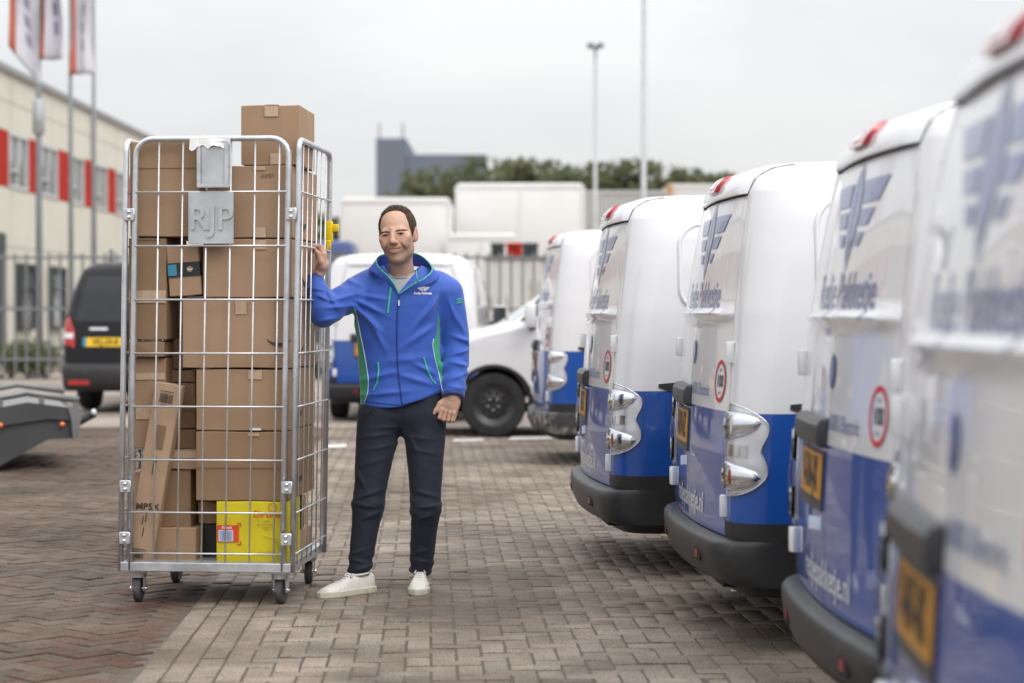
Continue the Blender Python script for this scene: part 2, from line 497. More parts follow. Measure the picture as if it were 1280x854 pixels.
# ============================================================ THE YARD
def brick_mat(name, cols, joint=False, red=0.0):
    m, t, b = newmat(name)
    geo = t.nodes.new('ShaderNodeNewGeometry')
    oi = t.nodes.new('ShaderNodeObjectInfo')
    ad = t.nodes.new('ShaderNodeMath'); ad.operation = 'ADD'
    t.links.new(geo.outputs['Random Per Island'], ad.inputs[0]); t.links.new(oi.outputs['Random'], ad.inputs[1])
    fr = t.nodes.new('ShaderNodeMath'); fr.operation = 'FRACT'
    t.links.new(ad.outputs[0], fr.inputs[0])
    r = t.nodes.new('ShaderNodeValToRGB')
    els = r.color_ramp.elements
    while len(els) < len(cols): els.new(0.5)
    for i, c in enumerate(cols):
        els[i].position = i / (len(cols) - 1); els[i].color = (*c, 1)
    t.links.new(fr.outputs[0], r.inputs['Fac'])
    # speckle of grit and larger worn patches, in world space
    n1 = t.nodes.new('ShaderNodeTexNoise'); n1.inputs['Scale'].default_value = 120; n1.inputs['Detail'].default_value = 4
    n1.inputs['Roughness'].default_value = 0.7
    t.links.new(geo.outputs['Position'], n1.inputs['Vector'])
    r1 = t.nodes.new('ShaderNodeValToRGB')
    r1.color_ramp.elements[0].position = 0.30; r1.color_ramp.elements[0].color = (0.42, 0.41, 0.40, 1)
    r1.color_ramp.elements[1].position = 0.68; r1.color_ramp.elements[1].color = (1.55, 1.55, 1.54, 1)
    t.links.new(n1.outputs['Fac'], r1.inputs['Fac'])
    m1 = t.nodes.new('ShaderNodeMix'); m1.data_type = 'RGBA'; m1.blend_type = 'MULTIPLY'; m1.inputs[0].default_value = 1
    t.links.new(r.outputs[0], m1.inputs[6]); t.links.new(r1.outputs[0], m1.inputs[7])
    n2 = t.nodes.new('ShaderNodeTexNoise'); n2.inputs['Scale'].default_value = 1.7; n2.inputs['Detail'].default_value = 7
    n2.inputs['Roughness'].default_value = 0.62
    t.links.new(geo.outputs['Position'], n2.inputs['Vector'])
    r2 = t.nodes.new('ShaderNodeValToRGB')
    r2.color_ramp.elements[0].position = 0.32; r2.color_ramp.elements[0].color = (0.55, 0.53, 0.50, 1)
    r2.color_ramp.elements[1].position = 0.66; r2.color_ramp.elements[1].color = (1.14, 1.14, 1.14, 1)
    t.links.new(n2.outputs['Fac'], r2.inputs['Fac'])
    m2 = t.nodes.new('ShaderNodeMix'); m2.data_type = 'RGBA'; m2.blend_type = 'MULTIPLY'; m2.inputs[0].default_value = 1
    t.links.new(m1.outputs[2], m2.inputs[6]); t.links.new(r2.outputs[0], m2.inputs[7])
    # broad tyre-worn and oily patches
    n4 = t.nodes.new('ShaderNodeTexNoise'); n4.inputs['Scale'].default_value = 0.62; n4.inputs['Detail'].default_value = 9
    n4.inputs['Roughness'].default_value = 0.6; n4.inputs['Distortion'].default_value = 0.6
    t.links.new(geo.outputs['Position'], n4.inputs['Vector'])
    r4 = t.nodes.new('ShaderNodeValToRGB')
    r4.color_ramp.elements[0].position = 0.36; r4.color_ramp.elements[0].color = (0.68, 0.655, 0.62, 1)
    r4.color_ramp.elements[1].position = 0.55; r4.color_ramp.elements[1].color = (1.06, 1.05, 1.03, 1)
    t.links.new(n4.outputs['Fac'], r4.inputs['Fac'])
    m4 = t.nodes.new('ShaderNodeMix'); m4.data_type = 'RGBA'; m4.blend_type = 'MULTIPLY'; m4.inputs[0].default_value = 1
    t.links.new(m2.outputs[2], m4.inputs[6]); t.links.new(r4.outputs[0], m4.inputs[7])
    t.links.new(m4.outputs[2], b.inputs['Base Color'])
    # moisture: smoother in the worn dark patches
    mrr = t.nodes.new('ShaderNodeMapRange'); mrr.inputs['From Min'].default_value = 0.3; mrr.inputs['From Max'].default_value = 0.6
    mrr.inputs['To Min'].default_value = 0.55; mrr.inputs['To Max'].default_value = 0.85
    t.links.new(n2.outputs['Fac'], mrr.inputs['Value']); t.links.new(mrr.outputs[0], b.inputs['Roughness'])
    b.inputs['Specular IOR Level'].default_value = 0.2
    bp = t.nodes.new('ShaderNodeBump'); bp.inputs['Strength'].default_value = 0.9; bp.inputs['Distance'].default_value = 0.006
    t.links.new(n1.outputs['Fac'], bp.inputs['Height']); t.links.new(bp.outputs[0], b.inputs['Normal'])
    return m

BRK = brick_mat('brick_grey', [(0.227, 0.189, 0.159), (0.297, 0.250, 0.212), (0.259, 0.232, 0.201), (0.330, 0.282, 0.241), (0.238, 0.198, 0.167)])
BRK_L = brick_mat('brick_pale', [(0.253, 0.217, 0.183), (0.313, 0.270, 0.228), (0.276, 0.239, 0.200)])
BRK_D = brick_mat('brick_brown', [(0.141, 0.107, 0.085), (0.173, 0.136, 0.111), (0.125, 0.098, 0.081), (0.185, 0.141, 0.111)])
BRK_R = brick_mat('brick_red', [(0.165, 0.092, 0.072), (0.15, 0.095, 0.076), (0.17, 0.106, 0.088)])

def ground_mat():
    m, t, b = newmat('yard_ground')
    geo = t.nodes.new('ShaderNodeNewGeometry')
    sepn = t.nodes.new('ShaderNodeSeparateXYZ'); t.links.new(geo.outputs['Position'], sepn.inputs[0])
    bt = t.nodes.new('ShaderNodeTexBrick')
    bt.inputs['Scale'].default_value = 1.0
    bt.inputs['Brick Width'].default_value = 0.21; bt.inputs['Row Height'].default_value = 0.105
    bt.inputs['Mortar Size'].default_value = 0.004
    bt.inputs['Color1'].default_value = (0.29, 0.245, 0.21, 1); bt.inputs['Color2'].default_value = (0.36, 0.31, 0.27, 1)
    bt.inputs['Mortar'].default_value = (0.12, 0.10, 0.085, 1)
    t.links.new(geo.outputs['Position'], bt.inputs['Vector'])
    n2 = t.nodes.new('ShaderNodeTexNoise'); n2.inputs['Scale'].default_value = 0.5; n2.inputs['Detail'].default_value = 8
    t.links.new(geo.outputs['Position'], n2.inputs['Vector'])
    r2 = t.nodes.new('ShaderNodeValToRGB')
    r2.color_ramp.elements[0].position = 0.35; r2.color_ramp.elements[0].color = (0.72, 0.70, 0.68, 1)
    r2.color_ramp.elements[1].position = 0.65; r2.color_ramp.elements[1].color = (1.15, 1.15, 1.15, 1)
    t.links.new(n2.outputs['Fac'], r2.inputs['Fac'])
    m2 = t.nodes.new('ShaderNodeMix'); m2.data_type = 'RGBA'; m2.blend_type = 'MULTIPLY'; m2.inputs[0].default_value = 1
    t.links.new(bt.outputs['Color'], m2.inputs[6]); t.links.new(r2.outputs[0], m2.inputs[7])
    # sand in the joints where the bricks are built one by one
    lt = t.nodes.new('ShaderNodeMath'); lt.operation = 'LESS_THAN'; lt.inputs[1].default_value = 21.0
    t.links.new(sepn.outputs['Y'], lt.inputs[0])
    m3 = t.nodes.new('ShaderNodeMix'); m3.data_type = 'RGBA'
    t.links.new(lt.outputs[0], m3.inputs[0]); t.links.new(m2.outputs[2], m3.inputs[6])
    m3.inputs[7].default_value = (0.105, 0.086, 0.068, 1)
    t.links.new(m3.outputs[2], b.inputs['Base Color'])
    b.inputs['Roughness'].default_value = 0.8
    return m

ys = [-60, 0, 4] + [4 + 0.5 * i for i in range(1, 36)] + [30, 45, 70, 120, 250, 600, 1500, 3500]
xs = [-3000, -600, -120, -30, 0, 30, 120, 600, 3000]
V = [(x, y, float(gz(y)) - 0.0045) for y in ys for x in xs]
nx = len(xs)
F = [(j * nx + i, j * nx + i + 1, (j + 1) * nx + i + 1, (j + 1) * nx + i) for j in range(len(ys) - 1) for i in range(nx - 1)]
ground = tag(mesh('ground', V, F, ground_mat()), kind='structure')

# bricks: 90 degree herringbone right of the seam, 45 degree herringbone left of it, stretcher courses along the seam
A0 = R(2.4)                                       # the pattern leans a little to the left of the view axis
SEAM0 = np.array([-1.345, 7.6])
eu = np.array([math.cos(A0), math.sin(A0)]); ev = np.array([-math.sin(A0), math.cos(A0)])
BW, BL = 0.094, 0.188
bricks = []                                       # (cx, cy, angle, zone)
def inview(x, y, m=0.55):
    return 6.3 < y < 21.0 and abs(x) < 0.262 * y + m
K = 168
for i in range(-12, K):
    for j in range(-20, K + 20):
        tt = (i - j) % 4
        if tt == 0: c, a = ((i + 1) * BW, (j + 0.5) * BW), 0.0
        elif tt == 3: c, a = ((i + 0.5) * BW, (j + 1) * BW), math.pi / 2
        else: continue
        u, v = c
        if u < 3.2 * BW + 0.02: continue
        p = SEAM0 + eu * u + ev * v
        if inview(*p): bricks.append((p[0], p[1], A0 + a, 0))
for k in range(4):                                # pale stretcher courses just right of the seam
    for j in range(-8, 84):
        u = (k + 0.5) * BW; v = (j + (0.5 if k % 2 else 0)) * BL
        p = SEAM0 + eu * u + ev * v
        if inview(*p): bricks.append((p[0], p[1], A0 + math.pi / 2, 1))
A1 = A0 + math.pi / 4
fu = np.array([math.cos(A1), math.sin(A1)]); fv = np.array([-math.sin(A1), math.cos(A1)])
for i in range(-135, 180):
    for j in range(-135, 180):
        tt = (i - j) % 4
        if tt == 0: c, a = ((i + 1) * BW, (j + 0.5) * BW), 0.0
        elif tt == 3: c, a = ((i + 0.5) * BW, (j + 1) * BW), math.pi / 2
        else: continue
        p = SEAM0 + fu * c[0] + fv * c[1]
        d = p - SEAM0
        if d @ eu > 0.01: continue
        if inview(*p, m=1.3):
            u = d @ eu
            red = u > -0.42 and random.random() < 0.40 and p[1] < 9.6
            bricks.append((p[0], p[1], A1 + a, 3 if red else 2))

def brick_geo(dx=BL, dy=BW, g=0.0088):
    a, b = dx / 2 - g / 2, dy / 2 - g / 2
    c = 0.0022
    V = []
    for (s, z) in ((0, -0.013), (0, -0.0022), (c, 0.0)):
        V += [(-a + s, -b + s, z), (a - s, -b + s, z), (a - s, b - s, z), (-a + s, b - s, z)]
    F = []
    for r in (0, 4):
        for k in range(4):
            l = (k + 1) % 4
            F.append((r + k, r + l, r + 4 + l, r + 4 + k))
    F.append((8, 9, 10, 11))
    return np.array(V), F
bV, bF = brick_geo()
bF = np.array(bF)
def brick_size(p):                                 # size on the picture
    return -p[1] if abs(p[0]) < 0.2572 * p[1] and p[1] > 6.82 else -99
order = sorted(range(len(bricks)), key=lambda i: brick_size(bricks[i]), reverse=True)
near = set(order[:300])
bmats = [BRK, BRK_L, BRK_D, BRK_R]
bmesh_shared = []
for k, nm in enumerate(('brick', 'brick', 'brick', 'brick')):
    me = bpy.data.meshes.new(nm)
    me.from_pydata(bV.tolist(), [], bF.tolist()); me.update()
    me.materials.append(bmats[k])
    bmesh_shared.append(me)
rr = random.Random(3)
acc = {0: [], 1: [], 2: [], 3: []}
for i, (x, y, a, zone) in enumerate(bricks):
    dz = rr.gauss(0, 0.0016); tx = rr.gauss(0, 0.010); ty = rr.gauss(0, 0.010); da = rr.gauss(0, 0.014)
    sx, sy = 1 - rr.random() * 0.012, 1 - rr.random() * 0.02
    z = float(gz(y)) + dz
    if zone >= 2 and (np.array([x, y]) - SEAM0) @ eu > -.12: z -= .0012
    if i in near:
        o = bpy.data.objects.new('brick', bmesh_shared[zone])
        COL.objects.link(o)
        o.parent = ground
        o.location = (x, y, z); o.rotation_euler = (tx, ty, a + da); o.scale = (sx, sy, 1)
    else:
        ca, sa = math.cos(a + da), math.sin(a + da)
        q = bV * np.array([sx, sy, 1])
        w = np.stack([ca * q[:, 0] - sa * q[:, 1] + x, sa * q[:, 0] + ca * q[:, 1] + y, q[:, 2] + z + q[:, 1] * tx + q[:, 0] * ty], 1)
        acc[zone].append(w)
VV, FF, MI, n0 = [], [], [], 0
for zone, lst in acc.items():
    for w in lst:
        VV.append(w); FF.append(bF + n0); n0 += len(w); MI += [zone] * len(bF)
bf = mesh('brick_paving', np.concatenate(VV), np.concatenate(FF), bmats, ground, mi=MI)
tag(bf, kind='stuff')

# painted bay marks
def mark(pts, label):
    v = [(p.x, p.y, float(gz(p.y)) + 0.0055) for p in pts]
    o = mesh('painted_line', v, [(0, 1, 2, 3)], M['white_paint'])
    tag(o, kind='structure')
    return o
def gp(px, py):
    Y = HC * FPX / (py - 393)
    for _ in range(12):
        Y = (HC - float(gz(Y))) * FPX / (py - 393)
    return Vector(((px - 640) / FPX * Y, Y, 0))
mark([gp(914, 741.5), gp(970, 740), gp(970, 737.4), gp(914, 738.6)], 'x')
mark([gp(634, 551), gp(690, 549.5), gp(694, 546), (gp(640, 547))], 'x')
mark([gp(402, 561), gp(432, 560), gp(434, 556), gp(405, 557)], 'x')
mark([gp(566, 553), gp(604, 552), gp(604, 549), gp(568, 550)], 'x')
# ============================================================ VANS
ZW = ([.20,.25,.30,.40,.50,.70,.90,1.1,1.28,1.5,1.65,1.74,1.80,1.84,1.865,1.88], [.76,.79,.835,.855,.864,.872,.872,.866,.853,.828,.803,.775,.735,.665,.52,.30])
ZR = ([.20,.30,.42,.45,.70,.90,1.1,1.25,1.262,1.275,1.29,1.5,1.65,1.735,1.7355,1.75,1.79,1.83,1.86,1.875,1.885],
      [.14,.10,.07,.065,.068,.078,.092,.103,.092,.092,.110,.140,.168,.188,.165,.165,.180,.215,.30,.45,.80])
ZRS = ([.20,.30,.42,.45,.70,.90,1.1,1.28,1.5,1.65,1.75,1.79,1.83,1.86,1.875,1.885],
       [.14,.10,.07,.065,.068,.078,.092,.107,.138,.164,.182,.196,.222,.30,.45,.80])
ZF = ([.20,.25,.5,.75,.9,.98,1.03,1.07,1.10,1.75,1.80,1.84,1.865,1.885], [4.44,4.48,4.56,4.53,4.44,4.25,3.98,3.78,3.66,2.72,2.50,2.25,1.95,1.5])
BOW = 0.062
def van_half(z, nR=12, nC=9, nS=120, nF=12, nN=8):
    """half outline (y >= 0) at height z, rear centre to front centre"""
    w = np.interp(z, *ZW); xr = np.interp(z, *ZR); xf = np.interp(z, *ZF)
    rc = np.interp(z, [.3, .9, 1.3, 1.74, 1.88], [.13, .13, .15, .17, .2]); rc = min(rc, w * 0.6)
    yE = w - rc
    fr = np.concatenate([np.linspace(0, .955, nR), [1.0]])
    y = fr * yE
    dx = xr - np.interp(z, *ZRS)                 # ledges of the door panel stop at the door's edge
    x = xr - dx + BOW * (y / max(w, .5)) ** 2
    x[:nR - 1] += dx
    pts = [np.stack([x, y], 1)]
    t = np.linspace(0, math.pi / 2, nC + 1)[1:]
    pts.append(np.stack([x[-1] + rc * 1.05 * (1 - np.cos(t)), yE + rc * np.sin(t)], 1))
    xs0 = pts[-1][-1, 0]
    bf = np.interp(z, [.3, 1.0, 1.1, 1.8], [.26, .30, .20, .16])
    rf = min(np.interp(z, [.3, 1.0, 1.1, 1.8], [.34, .45, .42, .40]), w * .7)
    yF = w - rf
    xF = xf - bf * (yF / .87) ** 2
    xs1 = max(xF - rf * 0.9, xs0 + 0.1)
    s = np.linspace(0, 1, nS + 1)[1:]
    pts.append(np.stack([xs0 + (xs1 - xs0) * s, np.full(nS, w)], 1))
    t = np.linspace(0, math.pi / 2, nF + 1)[1:]
    pts.append(np.stack([xs1 + (xF - xs1) * np.sin(t), yF + rf * np.cos(t)], 1))
    yy = np.linspace(yF, 0, nN + 1)[1:]
    pts.append(np.stack([xf - bf * (yy / .87) ** 2, yy], 1))
    return np.concatenate(pts)
NR, NC, NS, NF, NN = 12, 9, 120, 12, 8
I_DOOR = NR - 1                       # column of the door's outer edge
I_SIDE0 = NR + NC
def surf(s, z, off=0.0):
    """point on the rear / side skin: s = arc length from the rear centre (left positive), z = height, off = outwards"""
    s = np.atleast_1d(np.asarray(s, float)); z = np.atleast_1d(np.asarray(z, float))
    s, z = np.broadcast_arrays(s, z)
    out = np.zeros((s.size, 3))
    sf, zf = s.ravel(), z.ravel()
    for zz in np.unique(np.round(zf, 4)):
        k = np.abs(zf - zz) < 6e-5
        h = van_half(zz)
        L = np.concatenate([[0], np.cumsum(np.linalg.norm(np.diff(h, axis=0), axis=1))])
        a = np.abs(sf[k]); sg = np.where(sf[k] < 0, -1, 1)
        x = np.interp(a, L, h[:, 0]); y = np.interp(a, L, h[:, 1])
        e = 0.02
        tx = np.interp(a + e, L, h[:, 0]) - np.interp(np.maximum(a - e, 0), L, h[:, 0])
        ty = np.interp(a + e, L, h[:, 1]) - np.interp(np.maximum(a - e, 0), L, h[:, 1])
        n = np.sqrt(tx * tx + ty * ty) + 1e-9
        out[k, 0] = x - ty / n * off
        out[k, 1] = (y + tx / n * off) * sg
        out[k, 2] = zz
    return out
def door_s(z):
    h = van_half(z)
    return float(np.sum(np.linalg.norm(np.diff(h[:I_DOOR + 1], axis=0), axis=1)))
def on_van(name, V2, F, mat, parent, off=0.004):
    V = surf([v[0] for v in V2], [v[1] for v in V2], off)
    return mesh(name, V, F, mat, parent)
def scan_patch(poly, nz=14, nu=10):
    """fills a polygon (convex in each row) with a grid"""
    poly = np.asarray(poly, float)
    z0, z1 = poly[:, 1].min(), poly[:, 1].max()
    V, F = [], []
    for i in range(nz + 1):
        z = z0 + (z1 - z0) * (0.004 + 0.992 * i / nz)
        xsx = []
        for a, b in zip(poly, np.roll(poly, -1, 0)):
            if (a[1] - z) * (b[1] - z) <= 0 and abs(a[1] - b[1]) > 1e-9:
                xsx.append(a[0] + (b[0] - a[0]) * (z - a[1]) / (b[1] - a[1]))
        lo, hi = min(xsx), max(xsx)
        for k in range(nu + 1):
            V.append((lo + (hi - lo) * k / nu, z))
    for i in range(nz):
        for k in range(nu):
            q = i * (nu + 1) + k
            F.append((q, q + 1, q + nu + 2, q + nu + 1))
    return V, F
def panel(name, poly, mat, parent, mapf, off, thick=0.006, nz=14, nu=10, smooth=True, bulge=0.0):
    """a patch of skin with depth: outer face, and a folded rim"""
    V2, F = scan_patch(poly, nz, nu)
    V2 = np.array(V2)
    n = len(V2)
    o = off
    if bulge:
        I, J = np.meshgrid(np.linspace(-1, 1, nz + 1), np.linspace(-1, 1, nu + 1), indexing='ij')
        o = off + bulge * ((1 - I ** 2) * (1 - J ** 2)).ravel()
        outer = np.concatenate([mapf(V2[k:k + 1, 0], V2[k:k + 1, 1], o[k]) for k in range(n)])
    else:
        outer = mapf(V2[:, 0], V2[:, 1], off)
    inner = mapf(V2[:, 0], V2[:, 1], off - thick)
    ring = [k for k in range(nu + 1)] + [i * (nu + 1) + nu for i in range(1, nz + 1)] + \
           [nz * (nu + 1) + k for k in range(nu - 1, -1, -1)] + [i * (nu + 1) for i in range(nz - 1, 0, -1)]
    VV = np.concatenate([outer, inner[ring]])
    FF = [tuple(f) for f in F]
    m = len(ring)
    for k in range(m):
        l = (k + 1) % m
        FF.append((ring[l], ring[k], n + k, n + l))
    ob = mesh(name, VV, FF, mat, parent)
    bm = bmesh.new(); bm.from_mesh(ob.data); bmesh.ops.recalc_face_normals(bm, faces=bm.faces); bm.to_mesh(ob.data); bm.free()
    if smooth: autosmooth(ob, 40)
    return ob
def side_map(sgn):
    def f(x, z, off):
        x = np.asarray(x, float); z = np.asarray(z, float)
        return np.stack([x, sgn * (np.interp(z, *ZW) + off), z], 1)
    return f

def build_van():
    root = empty('delivery_van')
    zs = np.unique(np.concatenate([[.20, .25, .30, .34, .40, .423, .45, .49, .491], np.arange(.53, .89, .035), [.899, .900, .93, .97, 1.0, 1.03, 1.06, 1.09, 1.13, 1.17, 1.21, 1.25, 1.262, 1.275, 1.29],
          np.arange(1.33, 1.73, .045), [1.7345, 1.7355, 1.75, 1.77, 1.79, 1.81, 1.83, 1.845, 1.86, 1.868, 1.875, 1.88, 1.885]]))
    zr = list(zs)
    grid = []
    for z in zs:
        h = van_half(z)
        full = np.concatenate([h, (h * [1, -1])[-2:0:-1]])
        grid.append(np.concatenate([full, np.full((len(full), 1), z)], 1))
    grid = np.array(grid)                         # rows, cols, 3
    nz_, nu_ = grid.shape[:2]
    nh = len(van_half(1.0))
    # wheel arches: drop what lies inside the circle and pull the rim to it
    AX = ((0.98, .315), (3.70, .315)); RA = .365
    V = grid.reshape(-1, 3).copy()
    d_in = np.zeros(len(V), bool)
    for ax, az in AX:
        dx, dz = V[:, 0] - ax, V[:, 2] - az
        r = np.sqrt(dx * dx + dz * dz)
        ins = (r < RA) & (np.abs(V[:, 1]) > .6)
        d_in |= ins
        sc = RA / np.maximum(r, .02)
        keep = ins.copy()
        V[keep, 0] = ax + dx[keep] * sc[keep]; V[keep, 2] = np.maximum(az + dz[keep] * sc[keep], .2)
    F, mi = [], []
    zi_top = zr.index(min(zr, key=lambda q: abs(q - 1.7345)))
    zi_bot = zr.index(min(zr, key=lambda q: abs(q - .423)))
    for i in range(nz_ - 1):
        zm = (zs[i] + zs[i + 1]) / 2
        for k in range(nu_):
            l = (k + 1) % nu_
            kk = k if k < nh - 1 else nu_ - 1 - k          # mirrored column number
            if kk < I_DOOR and zi_bot <= i < zi_top: continue
            ids = (i * nu_ + k, i * nu_ + l, (i + 1) * nu_ + l, (i + 1) * nu_ + k)
            if all(d_in[q] for q in ids): continue
            x = V[list(ids), 0].mean()
            if zm < .49 and (x < .62): c = 2
            elif zm < .30: c = 2
            elif zm < .90 and x < 1.9 - .35 * (zm - .5): c = 1
            else: c = 0
            if zm < .42 and kk < I_DOOR: c = 2
            F.append(ids); mi.append(c)
    top = [(nz_ - 1) * nu_ + k for k in range(nu_)]
    V = np.concatenate([V, [[2.2, 0, 1.892]]])
    for k in range(nu_):
        F.append((top[k], top[(k + 1) % nu_], len(V) - 1)); mi.append(0)
    body = mesh('body', V, F, [M['van_white'], M['van_blue'], M['van_black']], root, True, mi)
    bm = bmesh.new(); bm.from_mesh(body.data)
    bmesh.ops.delete(bm, geom=[v for v in bm.verts if not v.link_faces], context='VERTS')
    bmesh.ops.dissolve_degenerate(bm, edges=bm.edges, dist=1e-4)
    bmesh.ops.recalc_face_normals(bm, faces=bm.faces)
    bm.to_mesh(body.data); bm.free()
    autosmooth(body, 38)
    # dark lining behind the seams, and the floor pan
    q = MB()
    zl = np.linspace(.40, 1.75, 12); yl = np.linspace(-1, 1, 15)
    lv = np.concatenate([surf(yl * door_s(z) * 1.02, z, -.045) for z in zl])
    q.add(lv, [(i * 15 + k, i * 15 + k + 1, (i + 1) * 15 + k + 1, (i + 1) * 15 + k) for i in range(11) for k in range(14)])
    q.box((.10, -.70, .235), (4.3, .70, .27))
    q.build('lining', M['gap_dark'], root)
    # rear doors: the same skin, gapped from the body
    gap = .0065
    for sg in (1, -1):
        zz = [z for z in zs if .4229 < z < 1.7347]
        zz = [zz[0] + .006] + list(zz[1:-1]) + [zz[-1] - .006]
        cols = 13
        VV, FF, mm = [], [], []
        for z in zz:
            ds = door_s(z)
            a = np.linspace(gap * .6, ds - gap, cols)
            VV.append(surf(a * sg, z, 0.0))
        VV = np.array(VV)
        inn = VV + np.array([.03, 0, 0])
        nr_ = len(zz)
        allv = np.concatenate([VV.reshape(-1, 3), inn.reshape(-1, 3)])
        N = nr_ * cols
        for i in range(nr_ - 1):
            zm = (zz[i] + zz[i + 1]) / 2
            for k in range(cols - 1):
                FF.append((i * cols + k, i * cols + k + 1, (i + 1) * cols + k + 1, (i + 1) * cols + k)); mm.append(1 if zm < .9 else 0)
            for k in (0, cols - 1):
                FF.append((i * cols + k, (i + 1) * cols + k, N + (i + 1) * cols + k, N + i * cols + k)); mm.append(1 if zm < .9 else 0)
        for i in (0, nr_ - 1):
            for k in range(cols - 1):
                FF.append((i * cols + k, i * cols + k + 1, N + i * cols + k + 1, N + i * cols + k)); mm.append(1 if i == 0 else 0)
        d = mesh('rear_door', allv, FF, [M['van_white'], M['van_blue']], root, True, mm)
        bm = bmesh.new(); bm.from_mesh(d.data); bmesh.ops.recalc_face_normals(bm, faces=bm.faces); bm.to_mesh(d.data); bm.free()
        autosmooth(d, 50)
        door = d
        for zc in (.545, 1.125):
            c = surf(sg * (door_s(zc) + .004), zc, .008)[0]
            MB().box((-.016, -.022, -.042), (.016, .022, .042), .006, Matrix.Translation(c) @ Matrix.Rotation(R(12 * sg), 4, 'Z')).build('hinge', M['lamp_white'], d, auto=40)
        if sg == -1:
            # speed sticker
            c0, z0 = -.555, 1.012
            def disc(r, r0=0, n=40):
                if r0 == 0:
                    v = [(c0, z0)] + [(c0 + r * math.cos(2 * math.pi * k / n), z0 + r * math.sin(2 * math.pi * k / n)) for k in range(n)]
                    return v, [(0, 1 + k, 1 + (k + 1) % n) for k in range(n)]
                v = [(c0 + q_ * math.cos(2 * math.pi * k / n), z0 + q_ * math.sin(2 * math.pi * k / n)) for q_ in (r0, r) for k in range(n)]
                return v, [(k, (k + 1) % n, n + (k + 1) % n, n + k) for k in range(n)]
            st = on_van('speed_sticker', *disc(.085), M['print_white'], d, .002)
            tag(st, 'round white speed sticker with red ring reading 100')
            on_van('red_ring', *disc(.082, .066), M['sign_red'], st, .0035)
            v, f = text_geo('100', .068, 0.95, .0012)
            on_van('digits', [(c0 - a, z0 + b - .002) for a, b in v], f, M['ink'], st, .0035)
            v, f = text_geo('max', .022, 1)
            on_van('small_print', [(c0 - a, z0 + b + .044) for a, b in v], f, M['ink'], st, .0035)
            v, f = text_geo('km/h', .02, 1)
            on_van('small_print', [(c0 - a, z0 + b - .045) for a, b in v], f, M['ink'], st, .0035)
        else:
            # plate, garnish bar with the handle under it, and the pale sticker, on the wider left side of the seam
            q = MB()
            Mx = lambda s, z, o: Matrix.Translation(surf(s, z, o)[0])
            a = surf(np.linspace(.03, .56, 9), np.full(9, .965), 0); 
            prof = [(.0, .978), (.022, .974), (.034, .955), (.033, .912), (.022, .892), (.0, .888)]
            VV, FF = [], []
            ss = np.concatenate([[.015, .022], np.linspace(.035, .51, 10), [.522, .53]])
            for n_, s in enumerate(ss):
                e = 0.55 if n_ in (0, len(ss) - 1) else 1.0
                for (o_, z_) in prof:
                    zc = .93 + (z_ - .93) * (0.86 if e < 1 else 1)
                    VV.append(surf(s, zc, .001 + o_ * e)[0])
            n_p = len(prof)
            for i in range(len(ss) - 1):
                for k in range(n_p - 1):
                    FF.append((i * n_p + k, i * n_p + k + 1, (i + 1) * n_p + k + 1, (i + 1) * n_p + k))
            FF.append(tuple(range(n_p))); FF.append(tuple((len(ss) - 1) * n_p + k for k in range(n_p)))
            gbar = mesh('plate_garnish', VV, FF, M['garnish'], root)
            bm = bmesh.new(); bm.from_mesh(gbar.data); bmesh.ops.recalc_face_normals(bm, faces=bm.faces); bm.to_mesh(gbar.data); bm.free()
            autosmooth(gbar, 30)
            pl = panel('licence_plate', [(.05, .735), (.48, .735), (.48, .868), (.05, .868)], M['plate_yellow'], root, surf, .0085, .006, 3, 10)
            hold = panel('plate_holder', [(.04, .700), (.49, .700), (.49, .878), (.04, .878)], M['garnish'], root, surf, .005, .006, 3, 10)
            st = panel('pale_sticker', [(.05, .635), (.30, .625), (.30, .675), (.05, .685)], M['sticker_pale'], d, surf, .002, .001, 3, 8)
    # lettering and emblem, laid on the doors' skin
    def words(s, size, z, mat, s0=0.0, sx=1.0, bold=0.0):
        v, f = text_geo(s, size, sx, bold)
        return on_van('lettering', [(s0 - a, z + b) for a, b in v], f, M[mat], root, .0028)
    words('Redje Pakketje', .150, 1.345, 'print_blue', 0, .93, .002)
    words('Redje levert 100% Electric', .066, .968, 'print_blue', 0, 1.08, .0008)
    words('redjepakketje.nl', .115, .520, 'print_white', 0, .95, .002)
    em = MB()
    def addp(pts):
        for sg in (1, -1):
            V2, F2 = scan_patch([(x * sg, z) for x, z in pts], 10, 4)
            em.add(surf([v[0] for v in V2], [v[1] for v in V2], .0028), F2)
    addp([(.004, 1.405), (.055, 1.50), (.080, 1.575), (.070, 1.64), (.034, 1.69), (.004, 1.728)])
    addp([(.092, 1.600), (.285, 1.600), (.365, 1.668), (.086, 1.668)])
    addp([(.092, 1.535), (.205, 1.535), (.262, 1.584), (.094, 1.584)])
    addp([(.082, 1.478), (.135, 1.478), (.175, 1.518), (.088, 1.518)])
    em.build('wing_emblem', M['print_blue'], root)
    bd = MB()
    pts = [(.045 * math.cos(t) , 1.115 + .052 * math.sin(t)) for t in np.linspace(0, 2 * math.pi, 28)[:-1]]
    V2, F2 = scan_patch(pts, 10, 6); bd.add(surf([v[0] for v in V2], [v[1] for v in V2], .0028), F2)
    badge = bd.build('round_badge', M['print_navy'], root)
    V2, F2 = scan_patch([(.008, 1.075), (.03, 1.12), (.02, 1.15), (-.02, 1.15), (-.03, 1.12), (-.008, 1.075)], 6, 4)
    mesh('badge_shield', surf([v[0] for v in V2], [v[1] for v in V2], .0042), F2, M['print_blue'], badge)
    # bumper: a shelf below the doors that runs round both corners
    rows = [(.250, .000), (.262, .034), (.300, .052), (.370, .062), (.400, .060), (.412, .050), (.420, .030), (.424, .002)]
    sv = np.linspace(-1.30, 1.30, 71)
    VV = []
